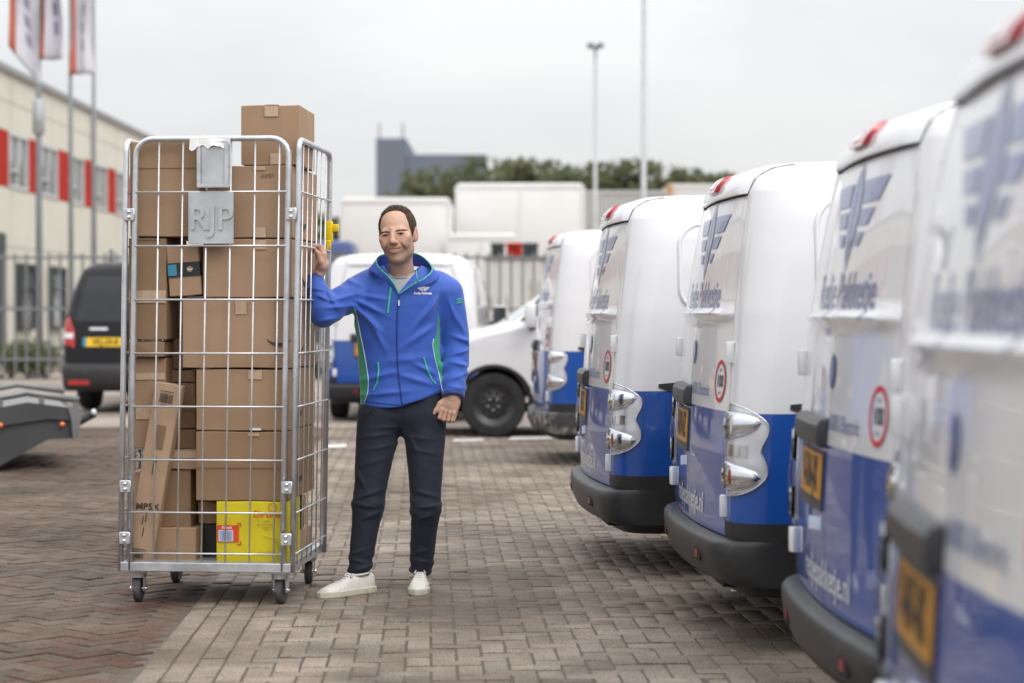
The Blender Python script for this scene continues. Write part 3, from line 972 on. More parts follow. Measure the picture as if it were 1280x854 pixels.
    for (z, o) in rows:
        fade = np.clip((.95 - np.abs(sv)) / .28, 0, 1)
        fade = fade * fade * (3 - 2 * fade)
        VV.append(np.concatenate([surf(s, .40, .002 + o * f_) for s, f_ in zip(sv, fade)]))
        VV[-1][:, 2] = z
    VV = np.array(VV); nr_, nc_ = VV.shape[:2]
    FF = [(i * nc_ + k, i * nc_ + k + 1, (i + 1) * nc_ + k + 1, (i + 1) * nc_ + k) for i in range(nr_ - 1) for k in range(nc_ - 1)]
    bump = mesh('rear_bumper', VV.reshape(-1, 3), FF, M['bumper'], root, True)
    for s in (-.46, .46):
        rf = panel('reflector', [(s - .022, .322), (s + .022, .322), (s + .022, .354), (s - .022, .354)], M['reflector_red'], bump,
              lambda a, z, o: np.concatenate([surf(a_, .40, o) * [1, 1, 0] + [0, 0, z_] for a_, z_ in zip(np.atleast_1d(a), np.atleast_1d(z))]), .0655, .008, 3, 4)
        panel('reflector_recess', [(s - .055, .312), (s + .046, .312), (s + .046, .364), (s - .055, .364)], M['gap_dark'], bump,
              lambda a, z, o: np.concatenate([surf(a_, .40, o) * [1, 1, 0] + [0, 0, z_] for a_, z_ in zip(np.atleast_1d(a), np.atleast_1d(z))]), .0625, .006, 3, 4)
    # tail lamps
    for sg in (1, -1):
        ds = door_s(.75) + .006
        lp = [(0, .597), (.09, .603), (.15, .628), (.190, .668), (.193, .705), (.176, .740), (.168, .765), (.178, .794), (.192, .826), (.188, .862), (.13, .905), (.06, .922), (.004, .924)]
        lp = [(x * 1.16, .76 + (z - .76) * 1.07) for x, z in lp]
        for _ in range(2):                        # corner cutting keeps the two lobes round
            lp = [q_ for a_, b_ in zip(lp, lp[1:] + lp[:1]) for q_ in ((a_[0] * .75 + b_[0] * .25, a_[1] * .75 + b_[1] * .25), (a_[0] * .25 + b_[0] * .75, a_[1] * .25 + b_[1] * .75))]
        poly = [(sg * (ds + x), z) for x, z in lp]
        def lmap(a, z, o): return surf(a, z, o)
        hs = panel('tail_lamp', poly, M['lamp_silver'], root, lmap, .003, .003, 22, 8)
        bez = MB()
        ringp = surf([p[0] for p in poly], [p[1] for p in poly], .006)
        bez.tube([tuple(p) for p in ringp], .0026, 6, closed=True)
        bez.build('lamp_rim', M['chrome'], hs, True)
        for (zc, hh, ll) in ((.853, .056, .175), (.664, .057, .18)):
            # bullet reflector pointing forward round the corner
            nb, nl = 12, 9
            VV, FF = [], []
            for i in range(nl + 1):
                t = i / nl
                r_ = hh * math.sqrt(max(1 - t ** 1.9, 0))
                for k in range(nb):
                    a = 2 * math.pi * k / nb
                    VV.append((sg * (ds + .020 + ll * t), zc + r_ * math.cos(a) + .012 * t * (1 if zc > .75 else -0.3), .005 + .024 * max(0, math.sin(a)) * (1 - t ** 2) ** .5))
            VV = np.concatenate([surf(a_, z_, o_) for a_, z_, o_ in VV])
            FF = [(i * nb + k, i * nb + (k + 1) % nb, (i + 1) * nb + (k + 1) % nb, (i + 1) * nb + k) for i in range(nl) for k in range(nb)]
            mesh('reflector_bowl', VV, FF, M['chrome'], hs, True)
            panel('lamp_disc', [(sg * (ds + .040 + .026 * math.cos(t)), zc + .052 * math.sin(t)) for t in np.linspace(0, 2 * math.pi, 20)[:-1]], M['lamp_clear'], hs, surf, .026, .006, 8, 5)
            panel('lamp_band', [(sg * (ds + .085 + .006 * math.cos(t)), zc + .030 * math.sin(t)) for t in np.linspace(0, 2 * math.pi, 16)[:-1]], M['lamp_red'] if zc < .75 else M['lamp_white'], hs, surf, .0275, .006, 8, 4)
        for k in range(4):
            panel('lamp_rib', [(sg * (ds + .02 + .033 * k), .738), (sg * (ds + .045 + .033 * k), .738), (sg * (ds + .045 + .033 * k), .782), (sg * (ds + .02 + .033 * k), .782)], M['chrome'], hs, surf, .008, .006, 4, 2)
        panel('lamp_cover', poly, M['lamp_lens'], hs, lmap, .016, .014, 22, 8, bulge=.020)
    # seams that carry the door's edge on over the roof
    for sg in (1, -1):
        q = MB(); q.tube([tuple(surf(sg * (door_s(min(z, 1.74)) + .012 * k), z, .0004)[0]) for k, z in enumerate((1.735, 1.76, 1.785, 1.81, 1.83, 1.845))], .0032, 5)
        q.build('roof_seam', M['gap_dark'], root)
    # high brake lamp under the roof edge
    br = panel('brake_lamp', [(-.10, 1.768), (.10, 1.768), (.115, 1.80), (.10, 1.838), (-.10, 1.838), (-.115, 1.80)], M['lamp_red'], root, surf, .020, .022, 8, 8)
    panel('brake_lamp_lens', [(-.05, 1.785), (.05, 1.785), (.05, 1.808), (-.05, 1.808)], M['lamp_white'], br, surf, .023, .008, 3, 4)
    # sides: rail, embossed panel, doors' seams, handles, mirror, glass
    for sg in (1, -1):
        f = side_map(sg)
        panel('sliding_rail', [(.300, .925), (.38, .893), (.55, .882), (2.05, .888), (2.05, .935), (.55, .952), (.36, .950)], M['van_black'], root, f, .004, .030, 4, 24)
        def rrect(x0, x1, z0, z1, r):
            p = []
            for cx, cz, a0 in ((x1 - r, z0 + r, -90), (x1 - r, z1 - r, 0), (x0 + r, z1 - r, 90), (x0 + r, z0 + r, 180)):
                for a in range(0, 91, 15):
                    p.append((cx + r * math.cos(R(a0 + a)), cz + r * math.sin(R(a0 + a))))
            return p
        for (x0, x1) in ((.43, 1.53), (1.68, 2.33)):
            rp = rrect(x0, x1, 1.285, 1.705, .11)
            fr_ = panel('side_panel', rp, M['van_white'], root, f, .004, .008, 18, 12)
            MB().tube([tuple(f([a_], [b_], .003)[0]) for a_, b_ in rp], .0095, 8, closed=True).build('panel_ridge', M['van_white'], fr_, True)
        gl = panel('side_window', rrect(2.47, 3.16, 1.13, 1.62, .06), M['auto_glass'], root, f, .004, .006, 10, 10)
        panel('quarter_window', [(3.22, 1.12), (3.45, 1.12), (3.20, 1.42)], M['auto_glass'], root, f, .003, .006, 8, 6)
        seam = MB()
        for xx, za, zb in ((2.40, .36, 1.70), (3.22, .36, 1.12), (1.60, .36, 1.74)):
            seam.tube([tuple(f([xx], [z], .0005)[0]) for z in np.linspace(za, zb, 14)], .0035, 5)
        seam.build('door_seam', M['gap_dark'], root)
        for xx in (2.52, 1.72):
            panel('door_handle', [(xx, .985), (xx + .17, .985), (xx + .17, 1.02), (xx, 1.02)], M['van_black'], root, f, .028, .026, 3, 6)
        mb = MB()
        mb.box((3.28, min(sg * .90, sg * 1.09), 1.06), (3.40, max(sg * .90, sg * 1.09), 1.30), .045)
        mr2 = mb.build('wing_mirror', M['van_white'], root, auto=40)
        MB().box((3.268, min(sg * .915, sg * 1.075), 1.075), (3.279, max(sg * .915, sg * 1.075), 1.285), .004).build('mirror_glass', M['auto_glass'], mr2)
        MB().box((3.30, min(sg * .84, sg * .92), 1.04), (3.36, max(sg * .84, sg * .92), 1.10), .01).build('mirror_arm', M['van_black'], mr2)
        sill = panel('sill', [(1.40, .235), (3.28, .235), (3.28, .30), (1.40, .30)], M['van_black'], root, f, .012, .02, 3, 10)
        for ax in (.98, 3.70):
            ar = MB()
            VV, FF = [], []
            na = 40
            for i in range(na + 1):
                a = R(-14 + 208 * i / na)
                for (r_, yo) in ((.352, -.30), (.352, .006), (.375, .014), (.392, .010), (.394, -.01)):
                    z_ = .315 + r_ * math.sin(a)
                    VV.append((ax + r_ * math.cos(a), sg * (np.interp(z_, *ZW) + yo), z_))
            for i in range(na):
                for k in range(4):
                    FF.append((i * 5 + k, i * 5 + k + 1, (i + 1) * 5 + k + 1, (i + 1) * 5 + k))
            ar.add(VV, FF)
            ar.build('wheel_arch', M['van_black'], root, True)
            # wheel
            RY = Matrix.Translation((ax, sg * .755, .315)) @ Matrix.Rotation(R(-90 * sg), 4, 'X')
            tyre = MB().lathe([(.21, -.09), (.265, -.095), (.300, -.088), (.313, -.07), (.315, 0), (.313, .07), (.300, .088), (.265, .095), (.21, .09), (.20, 0), (.21, -.09)], RY, 40).build('wheel', M['tyre'], root, auto=30)
            rim = MB().lathe([(.0, .035), (.055, .04), (.07, .062), (.10, .05), (.145, .045), (.165, .06), (.20, .075), (.212, .088), (.205, .06), (.20, .0), (0.0, -.02)], RY, 32).build('rim', M['rim'], tyre, auto=30)
            hb = MB()
            for k in range(10):
                a = 2 * math.pi * k / 10
                hb.lathe([(0, .058), (.016, .058), (.018, .047), (.018, .03)], RY @ Matrix.Translation((.118 * math.cos(a), .118 * math.sin(a), 0)), 8)
            tag(hb.build('rim_hole', M['gap_dark'], tyre), kind='stuff')
            nb = MB()
            for k in range(5):
                a = 2 * math.pi * k / 5 + .3
                nb.lathe([(.009, .05), (.009, .072), (0, .074)], RY @ Matrix.Translation((.055 * math.cos(a), .055 * math.sin(a), 0)), 6)
            tag(nb.build('wheel_nut', M['chrome'], tyre), kind='stuff')
    # front: windscreen, lamps, grille, wiper
    def fsurf(y, z, off):
        y = np.atleast_1d(np.asarray(y, float)); z = np.atleast_1d(np.asarray(z, float))
        out = []
        for yy, zz in zip(y, z):
            h = van_half(zz)[I_SIDE0 + NS - 1:]
            x = np.interp(abs(yy), h[::-1, 1], h[::-1, 0])
            out.append((x + off, yy, zz))
        return np.array(out)
    panel('windscreen', [(-.70, 1.115), (.70, 1.115), (.60, 1.70), (-.60, 1.70)], M['windscreen'], root, fsurf, .012, .02, 14, 14)
    for sg in (1, -1):
        panel('headlamp', [(sg * .50, .70), (sg * .78, .74), (sg * .80, .90), (sg * .66, .93), (sg * .50, .80)], M['chrome'], root, fsurf, .012, .02, 8, 8)
    panel('grille', [(-.44, .66), (.44, .66), (.44, .80), (-.44, .80)], M['van_white'], root, fsurf, .012, .02, 4, 8)
    panel('front_bumper', [(-.74, .24), (.74, .24), (.76, .46), (-.76, .46)], M['van_black'], root, fsurf, .02, .03, 6, 20)
    wp = MB(); wp.tube([tuple(fsurf(a, 1.13 + .05 * b, .03)[0]) for a, b in ((-.55, 0), (0, .6), (.45, .3))], .008, 5); wp.build('wiper', M['ink'], root)
    return root

VAN0 = build_van()
def plate_text(txt):
    return text_geo(txt, .140, .60, .005)
def place_van(o, bx, by, deg, lift, label, plate, group, mud=False):
    o.location = (bx, by, lift)
    o.rotation_euler = (0, 0, R(deg))
    o['label'] = label; o['category'] = 'van'; o['group'] = group
    pl = [c for c in IDX2(o) if c.name.startswith('licence_plate')][0]
    v, f = plate_text(plate)
    on_van('plate_number', [(.265 - a, .802 + b) for a, b in v], f, M['ink'], pl, .0098)
    if mud:
        bmp = [c for c in IDX2(o) if c.name.startswith('rear_bumper')][0]
        bmp.data = bmp.data.copy(); bmp.data.materials[0] = M['bumper_mud']
        bmp['label'] = 'mud-spattered bumper'
def IDX2(o):
    return [c for c in bpy.data.objects if c.parent == o]
_ci = child_index()
GR = 'blue and white electric delivery vans parked in the yard'
vans = [
    # brake-lamp x, y on the ground, heading, lift, label, plate
    (.842, 3.30, -1.0, -.058, 'blue and white delivery van nearest the camera, cut off by the picture edge', 'V-847-RK'),
    (1.045, 5.81, 1.4, -.012, 'blue and white delivery van second from the camera, its bumper reaching the bottom edge', 'V-316-JX'),
    (.866, 8.245, 3.0, 0, 'blue and white delivery van with sharpest 100 sticker and tail lamp, third from camera', 'V-519-HZ'),
    (.524, 10.44, 4.0, 0, 'blue and white delivery van with clean black bumper, fourth of the row from the camera', 'V-268-LT'),
    (.333, 16.4, 4.0, .08, 'blue and white delivery van with mud-spattered bumper at the far end of the row', 'V-734-PN'),
]
for i, (x, y, dg, lift, lab, plt) in enumerate(vans):
    o = VAN0 if i == 0 else copy_tree(VAN0, _ci)
    a = R(dg)
    place_van(o, x - .20 * math.cos(a), y - .20 * math.sin(a), dg, lift, lab, plt, GR, mud=(i == 4))
# the van that faces left behind the man, the one seen square from behind, and one beyond it
o = copy_tree(VAN0, _ci)
yB = 20.1
place_van(o, (617 - 640) / FPX * (yB - .76) + 3.70, yB, 180.0, .08, 'white delivery van facing left behind the man, showing its black front wheel', 'V-402-SD', GR)
o = copy_tree(VAN0, _ci)
place_van(o, (500 - 640) / FPX * 22.4, 21.9, 88, .08, 'blue and white delivery van seen square from behind, to the left behind the man', 'V-655-GB', GR)
# ============================================================ BACKGROUND
# ---- fence across the back of the yard
FY = 34.0
fz = float(gz(FY))
fence = empty('metal_fence', (0, FY, fz), 0, 'long grey metal bar fence across the back of the yard', 'fence')
rail_me = None
f0, f1 = -14.5, 11.0
for z in (.42, 1.28, 2.16):
    MB().box((f0, -.025, z - .022), (f1, .025, z + .022), .004).build('rail', M['fence_grey'], fence)
bar0 = MB().tube([(0, 0, .16), (0, 0, 2.24)], .019, 6)
bme = None
x = f0 + .05
while x < f1:
    if bme is None:
        o = bar0.build('bar', M['fence_grey'], fence); bme = o.data
    else:
        o = link('bar', bme, fence)
    o.location = (x, 0, 0)
    x += .1925 if x < 6 else .21
pme = None
x = f0
while x <= f1:
    if pme is None:
        o = MB().box((-.035, -.035, 0), (.035, .035, 2.3), .006).build('post', M['fence_grey'], fence); pme = o.data
    else:
        o = link('post', pme, fence)
    o.location = (x, .062, 0)
    x += 2.55

# ---- the long office building on the left, running away from the camera
BX, BY0, BY1 = -13.07, 36.0, 84.0
bd = empty('office_building', (BX, BY0, 0), 0, 'cream two-storey office building with a red window band on the left', 'building')
L = BY1 - BY0
ZT, ZB0, ZB1 = 7.52, 4.56, 6.03
DEP = 14.0
def bbox(name, y0, y1, z0, z1, mat, x0=-DEP, x1=0.0, b=0.0, par=None):
    return MB().box((x0, y0, z0), (x1, y1, z1), b).build(name, mat, par or bd)
bbox('wall', 0, L, 0, ZB0, M['cream_wall'])
bbox('wall', 0, L, ZB1, ZT, M['cream_wall'])
bbox('roof_edge', -.15, L + .15, ZT, ZT + .16, M['concrete_post'], -DEP - .15, .12)
bbox('band_core', .05, L - .05, ZB0, ZB1, M['dark_frame'], -DEP, -.18)
# seams of the wall panels
pj = MB()
for z in (1.52, 3.04, 6.78):
    pj.box((.0, 0, z - .012), (.006, L, z + .012))
y = 2.0
while y < L:
    pj.box((.0, y - .012, .0), (.005, y + .012, ZB0)); pj.box((.0, y - .012, ZB1), (.005, y + .012, ZT))
    y += 3.5
tag(pj.build('panel_joint', M['concrete_post'], bd), kind='stuff')
win_me = {}
def window(y0, w, z0, z1, kind):
    """frame > pane, mullion"""
    fr = MB()
    t = .09
    for (a, b, c, d) in ((0, w, 0, t), (0, w, z1 - z0 - t, z1 - z0), (0, t, t, z1 - z0 - t), (w - t, w, t, z1 - z0 - t)):
        fr.box((-.10, a, c), (.035, b, d))
    if kind == 'band':
        fr.box((-.09, w * .5 - .04, t), (.03, w * .5 + .04, z1 - z0 - t))
        fr.box((-.09, t, (z1 - z0) * .30), (.028, w * .5 - .04, (z1 - z0) * .30 + .06))
    else:
        fr.box((-.09, t, (z1 - z0) * .62), (.03, w - t, (z1 - z0) * .62 + .07))
    key = (round(w, 2), kind)
    if key not in win_me:
        o = fr.build('window', M['window_frame'] if kind == 'band' else M['dark_frame'], bd)
        g = MB().box((-.13, t * .5, t * .5), (-.05, w - t * .5, z1 - z0 - t * .5)).build('pane', M['window_glass'], o)
        win_me[key] = (o.data, g.data)
    else:
        o = link('window', win_me[key][0], bd); link('pane', win_me[key][1], o)
    o.location = (0.002, y0, z0)
y = 51.7 - BY0 - 3.5 * 4
while y < L - 3:
    if y > 0:
        window(y, 2.05, ZB0 + .01, ZB1 - .01, 'band')
        bbox('red_panel', y + 2.06, y + 3.49, ZB0 + .01, ZB1 - .01, M['red_panel'], -.15, .012)
    y += 3.5
for yy in (52.4, 56.0, 60.5, 64.2):
    window(yy - BY0, 1.7, .85, 2.62, 'low'); [c for c in kids(bd) if c.name.startswith('window')][-1].location.x = .14
dr = bbox('door', 50.2 - BY0, 51.3 - BY0, .05, 3.35, M['dark_frame'], -.1, .05)
for yy, zz in ((56.6, 7.05), (56.9, 6.42), (64.5, 6.85)):
    q = MB(); q.box((0, -.1, -.12), (.32, .1, .12), .03); q.box((.05, -.22, -.3), (.2, -.1, -.08), .02)
    q.build('wall_lamp', M['dark_frame'], bd, auto=40)
q = MB(); q.box((.0, 0, 0), (.09, .09, ZT)); o = q.build('drain_pipe', M['concrete_post'], bd); o.location = (.01, 61.9 - BY0, 0)

# ---- flag poles with their flags
def flagpole(px, ytop, Y, label, flag, flag_label, thick=.06, box=False):
    b = P(px, 393, Y)
    z0 = float(gz(Y))
    po = empty('flagpole', (b.x, Y, z0), 0, label, 'flagpole', 'flagpoles before the office building')
    MB().tube([(0, 0, 0), (0, 0, 3.2), (0, 0, 9.6)], [thick, thick * .85, thick * .55], 12).build('pole', M['pole_dark'], po, True)
    MB().lathe([(.0, 9.72), (.05, 9.69), (.07, 9.64), (.05, 9.59), (.03, 9.58)]).build('finial', M['pole_grey'], po, True)
    MB().box((-.16, -.16, 0), (.16, .16, .06), .01).build('base_plate', M['pole_dark'], po)
    if box:
        zc = [P(px, q, Y).z - z0 for q in (170, 124)]
        MB().lathe([(.062, zc[0]), (.115, zc[0] + .05), (.115, zc[1] - .05), (.062, zc[1])]).build('sleeve', M['pole_grey'], po, True)
    if flag:
        x0, x1, yb, skew = flag
        n, m = 24, 28
        zt = 9.5; zb = P(px, yb, Y).z - z0
        wv = (x1 - x0) / FPX * Y; s0 = (x0 - px) / FPX * Y
        fo = empty('hanging_flag', (b.x, Y, z0), 0, flag_label, 'flag', 'flags hanging from the poles')
        V, F, mi = [], [], []
        for i in range(m + 1):
            t = i / m
            for k in range(n + 1):
                u = k / n
                z = zt + (zb - zt) * t + skew * (u) * (1 if t > .1 else t * 10) * .5
                xx = s0 + wv * u * (1 - .18 * math.sin(t * 5 + px) ** 2)
                yy = .10 * math.sin(u * 9 + t * 4 + px) * (0.3 + u) + .04 * math.sin(t * 11)
                V.append((xx, yy, z))
        for i in range(m):
            for k in range(n):
                q = i * (n + 1) + k
                F.append((q, q + 1, q + n + 2, q + n + 1))
                u = (k + .5) / n; t = (i + .5) / m
                near = u if s0 > -.1 else 1 - u
                mi.append(1 if near < .26 and t > .15 else (2 if .55 < near < .72 and 0.2 < t < .85 and (i // 1) % 3 != 0 else 0))
        c = mesh('cloth', V, F, [M['flag_white'], M['flag_red'], M['flag_ink']], fo, True, mi)
        md = c.modifiers.new('thick', 'SOLIDIFY'); md.thickness = .006
flagpole(49, 0, 38.0, 'dark flagpole with a thicker sleeve, left of the three flagpoles', (49, 83, 76, 0.0), 'white and red flag hanging from the left flagpole', .07, True)
flagpole(89, 0, 41.0, 'dark flagpole in the middle of the three before the office', (89, 119, 94, 0.0), 'white flag with red edge hanging from the middle flagpole')
flagpole(118, 0, 44.0, 'slim flagpole closest to the roll cage, without visible flag', None, '')
# the flag whose pole stands left of the picture edge
flagpole(-8, 0, 37.0, 'flagpole just beyond the left picture edge', (12, 54, 58, -1.6), 'white flag with faint print drooping at the top left corner')

# ---- lamp posts on the right
def lamppost(px, ytop, Y, r, label, head=True):
    b = P(px, 393, Y); z0 = float(gz(Y)); zt = P(px, ytop, Y).z - z0
    po = empty('lamp_post', (b.x, Y, z0), 0, label, 'lamp post')
    MB().tube([(0, 0, 0), (0, 0, 1.2), (0, 0, 1.25), (0, 0, zt)], [r * 1.5, r * 1.5, r * 1.1, r * .7], 12).build('pole', M['pole_grey'], po, True)
    if head:
        MB().box((-.20, -.07, zt - .02), (.20, .07, zt + .06), .02).build('crossbar', M['pole_dark'], po)
        for s in (-1, 1):
            q = MB(); q.box((s * .15 - .11, -.22, zt + .02), (s * .15 + .11, .22, zt + .15), .04)
            h = q.build('lamp_head', M['pole_dark'], po, auto=40)
            MB().box((s * .15 - .08, -.18, zt + .008), (s * .15 + .08, .18, zt + .022)).build('lamp_glass', M['lamp_white'], h)
lamppost(744, 61, 62.0, .065, 'grey lamp post with a double lamp head above the trees')
lamppost(804.5, -90, 50.0, .072, 'tall grey pole rising out of the picture right of the lamp post', True)

# ---- trailers, containers and sheds beyond the fence
def semi(px0, px1, ytop, Y, ybot, label, mat, dep=9.0, skirt=True, cat='trailer', name='truck_trailer'):
    a, b = P(px0, ytop, Y), P(px1, ytop, Y)
    zb = P(px0, ybot, Y).z
    w, h = b.x - a.x, a.z - zb
    o = empty(name, ((a.x + b.x) / 2, Y, 0), 0, label, cat)
    MB().box((-w / 2, 0, zb), (w / 2, dep, a.z), .09).build('body', mat, o, auto=40)
    fr = MB()
    for s in (-1, 1):
        fr.box((s * w / 2 - .05, -.03, zb), (s * w / 2 + .05, .02, a.z - .1))
    fr.box((-w / 2 + .06, -.03, a.z - .16), (w / 2 - .06, .02, a.z - .06)); fr.box((-w / 2 + .06, -.03, zb + .02), (w / 2 - .06, .02, zb + .12))
    fr.box((-.03, -.028, zb + .12), (.03, .02, a.z - .16))
    fr.build('door_frame', M['truck_white'], o)
    if zb > .7:
        MB().box((-w / 2 + .1, .2, zb - .3), (w / 2 - .1, dep - .2, zb)).build('chassis', M['dark_frame'], o)
        for s in (-1, 1):
            for yy in (1.2, 2.5):
                MB().lathe([(0, -.15), (.3, -.16), (.48, -.12), (.5, 0), (.48, .12), (.3, .16), (0, .15)], Matrix.Translation((s * (w / 2 - .25), yy, .5 + .06)) @ Matrix.Rotation(R(90), 4, 'Y'), 20).build('wheel', M['tyre'], o, True)
            MB().box((s * (w / 2 - .3) - .12, -.06, zb - .14), (s * (w / 2 - .3) + .12, -.01, zb - .04)).build('tail_light', M['lamp_red'], o)
    return o
semi(427, 562, 247, 58.0, 352, 'white trailer body standing behind the man, shorter of two', M['truck_white'])
semi(571, 729, 229, 62.0, 352, 'tall white trailer body right of the man, beyond the fence', M['truck_white'])
semi(560, 645, 292, 56.0, 372, 'low white container behind the fence at the man’s shoulder', M['truck_white'], 4, cat='container', name='low_container')
# ribbed grey container
def ribbed(px0, px1, ytop, ybot, Y, mat, label, dep=3.0, ribs=26):
    a, b = P(px0, ytop, Y), P(px1, ytop, Y); zb = P(px0, ybot, Y).z
    w = b.x - a.x
    o = empty('shipping_container', ((a.x + b.x) / 2, Y, 0), 0, label, 'container')
    V, F = [], []
    n = ribs * 4
    for k in range(n + 1):
        xx = -w / 2 + .1 + (w - .2) * k / n
        yy = .035 if (k % 4) in (1, 2) else 0.0
        V += [(xx, yy, zb + .12), (xx, yy, a.z - .12)]
    for k in range(n): F.append((2 * k, 2 * k + 2, 2 * k + 3, 2 * k + 1))
    mesh('ribbed_side', V, F, mat, o)
    q = MB(); q.box((-w / 2, -.02, a.z - .13), (w / 2, dep, a.z)); q.box((-w / 2, -.02, zb), (w / 2, dep, zb + .13))
    for s in (-1, 1): q.box((s * w / 2 - .08, -.03, zb + .13), (s * w / 2 + .08, dep, a.z - .13))
    q.build('frame', mat, o)
    MB().box((-w / 2 + .1, .05, zb + .1), (w / 2 - .1, dep - .1, a.z - .1)).build('inner_shell', M['hall_grey'], o)
    return o
ribbed(686, 834, 238, 292, 66.0, M['container_grey'], 'long ribbed grey container stacked beyond the white trailers')
ribbed(640, 860, 292, 352, 64.0, M['hall_grey'], 'lower pale grey container under the ribbed one', ribs=34)
ribbed(836, 1010, 230, 300, 70.0, M['truck_white'], 'cream container at the right with a rusty end post', ribs=30)
a = P(836, 232, 69.8)
rp_ = tag(MB().box((a.x - .11, 69.7, P(836, 300, 69.8).z), (a.x + .11, 69.9, a.z)).build('end_post', M['rust_orange']), 'rust orange upright post at the end of the cream container', 'post')
# hoarding behind the fence, with a red and two dark crates standing on its shelf
Yh = 44.0
hx0, hx1 = P(604, 393, Yh).x, P(712, 393, Yh).x
ztop = P(0, 321, Yh).z
hd_ = empty('pale_hoarding', ((hx0 + hx1) / 2, Yh, .08), 0, 'pale grey upright-board hoarding behind the fence, right of the man', 'hoarding')
wv = hx1 - hx0; bo = None; nb_ = 11
for k in range(nb_):
    if bo is None:
        o = MB().box((-wv / nb_ / 2 + .01, 0, 0), (wv / nb_ / 2 - .01, .05, ztop - .14), .006).build('board', M['hall_grey'], hd_); bo = o.data
    else: o = link('board', bo, hd_)
    o.location = (-wv / 2 + wv * (k + .5) / nb_, .02 * (k % 2), 0)
MB().box((-wv / 2, -.05, ztop - .14), (wv / 2, .9, ztop - .08), .01).build('shelf', M['fence_grey'], hd_)
for dpx, w_, m_, lab, nm in ((-1, .34, 'red_panel', 'red crate standing between two dark crates above the hoarding', 'red_crate'), (-22, .30, 'dark_frame', 'dark crate left of the red one above the hoarding', 'dark_crate'), (19, .34, 'dark_frame', 'dark crate right of the red one above the hoarding', 'dark_crate')):
    c = empty(nm, (P(644 + dpx, 393, Yh).x, Yh + .2, ztop), 0, lab, 'crate')
    hgt = P(0, 303, Yh).z - ztop
    MB().box((-w_ / 2, 0, 0), (w_ / 2, .5, hgt), .03).build('body', M[m_], c, auto=40)
    MB().box((-w_ / 2 - .02, -.02, hgt - .06), (w_ / 2 + .02, .52, hgt - .02), .01).build('rim', M[m_], c)
    MB().box((-.08, -.012, hgt * .5), (.08, .0, hgt * .5 + .05)).build('grip', M['gap_dark'], c)
# small white car just above the bonnet of the left-facing van
def small_car(px, Y, label):
    o = empty('parked_car', (P(px, 393, Y).x, Y, .08), 0, label, 'car')
    prof = [(-.1, .30), (0, .62), (.25, .86), (.9, .93), (1.55, 1.36), (1.9, 1.44), (2.9, 1.43), (3.5, 1.30), (3.95, .95), (4.05, .55), (4.0, .28)]
    V, F = [], []
    ws = [(0, .78), (.5, .84), (.95, .82), (1.2, .70), (1.46, .56)]
    n = len(prof)
    cols = [-1, -.97, -.8, -.4, 0, .4, .8, .97, 1]
    for c in cols:
        for (x, z) in prof:
            w = np.interp(z, [a for a, b in ws], [b for a, b in ws])
            V.append((x, c * w, z - (.03 if abs(c) == 1 else 0) - .02 * c * c))
    for i in range(len(cols) - 1):
        for k in range(n - 1): F.append((i * n + k, i * n + k + 1, (i + 1) * n + k + 1, (i + 1) * n + k))
    F += [tuple(range(n)), tuple((len(cols) - 1) * n + k for k in range(n - 1, -1, -1))]
    mesh('body', V, F, M['van_white'], o, True); autosmooth([c for c in kids(o) if c.name.startswith('body')][0], 40)
    for sg in (-1, 1):
        for (a, b) in (((1.35, .98), (2.2, 1.34)), ((2.27, .98), (3.3, 1.33))):
            x0_, z0_ = a; x1_, z1_ = b
            q = MB(); y0_, y1_ = sg * (np.interp(z0_, [.95, 1.2, 1.46], [.82, .70, .56]) + .004), sg * (np.interp(z1_, [.95, 1.2, 1.46], [.82, .70, .56]) + .004)
            q.add([(x0_, y0_, z0_), (x1_, y0_, z0_), (x1_ - .1, y1_, z1_), (x0_ + .4 if x0_ < 2 else x0_, y1_, z1_)], [(0, 1, 2, 3)])
            q.build('side_window', M['auto_glass'], o)
        for xx in (.75, 3.2):
            MB().lathe([(0, -.09), (.27, -.1), (.3, 0), (.27, .1), (0, .09)], Matrix.Translation((xx, sg * .74, .3)) @ Matrix.Rotation(R(90), 4, 'X'), 22).build('wheel', M['tyre'], o, True)
    q = MB(); q.add([(.98, -.6, .98), (.98, .6, .98), (1.52, .5, 1.35), (1.52, -.5, 1.35)], [(0, 1, 2, 3)]); q.build('windscreen', M['windscreen'], o)
    return o
small_car(600, 29.5, 'small white car whose roof shows above the left-facing van’s bonnet')
# dark blue truck glimpsed through the cage side
tb = empty('blue_truck', (P(392, 393, 50).x, 50, .08), 0, 'dark blue truck glimpsed between cage and white trailer', 'truck')
MB().box((-1.1, 0, .9), (1.0, 2.2, 3.05), .15).build('cab', M['truck_blue'], tb, auto=40)
MB().box((-.95, -.02, 2.0), (.85, .05, 2.75), .03).build('windscreen', M['auto_glass'], tb)
MB().box((-1.05, -.05, .45), (.95, 2.0, .9), .05).build('front_bumper', M['dark_frame'], tb)
for s in (-.95, .85):
    MB().lathe([(0, -.15), (.48, -.15), (.5, 0), (.48, .15), (0, .15)], Matrix.Translation((s, .9, .5)) @ Matrix.Rotation(R(90), 4, 'Y'), 20).build('wheel', M['tyre'], tb, True)

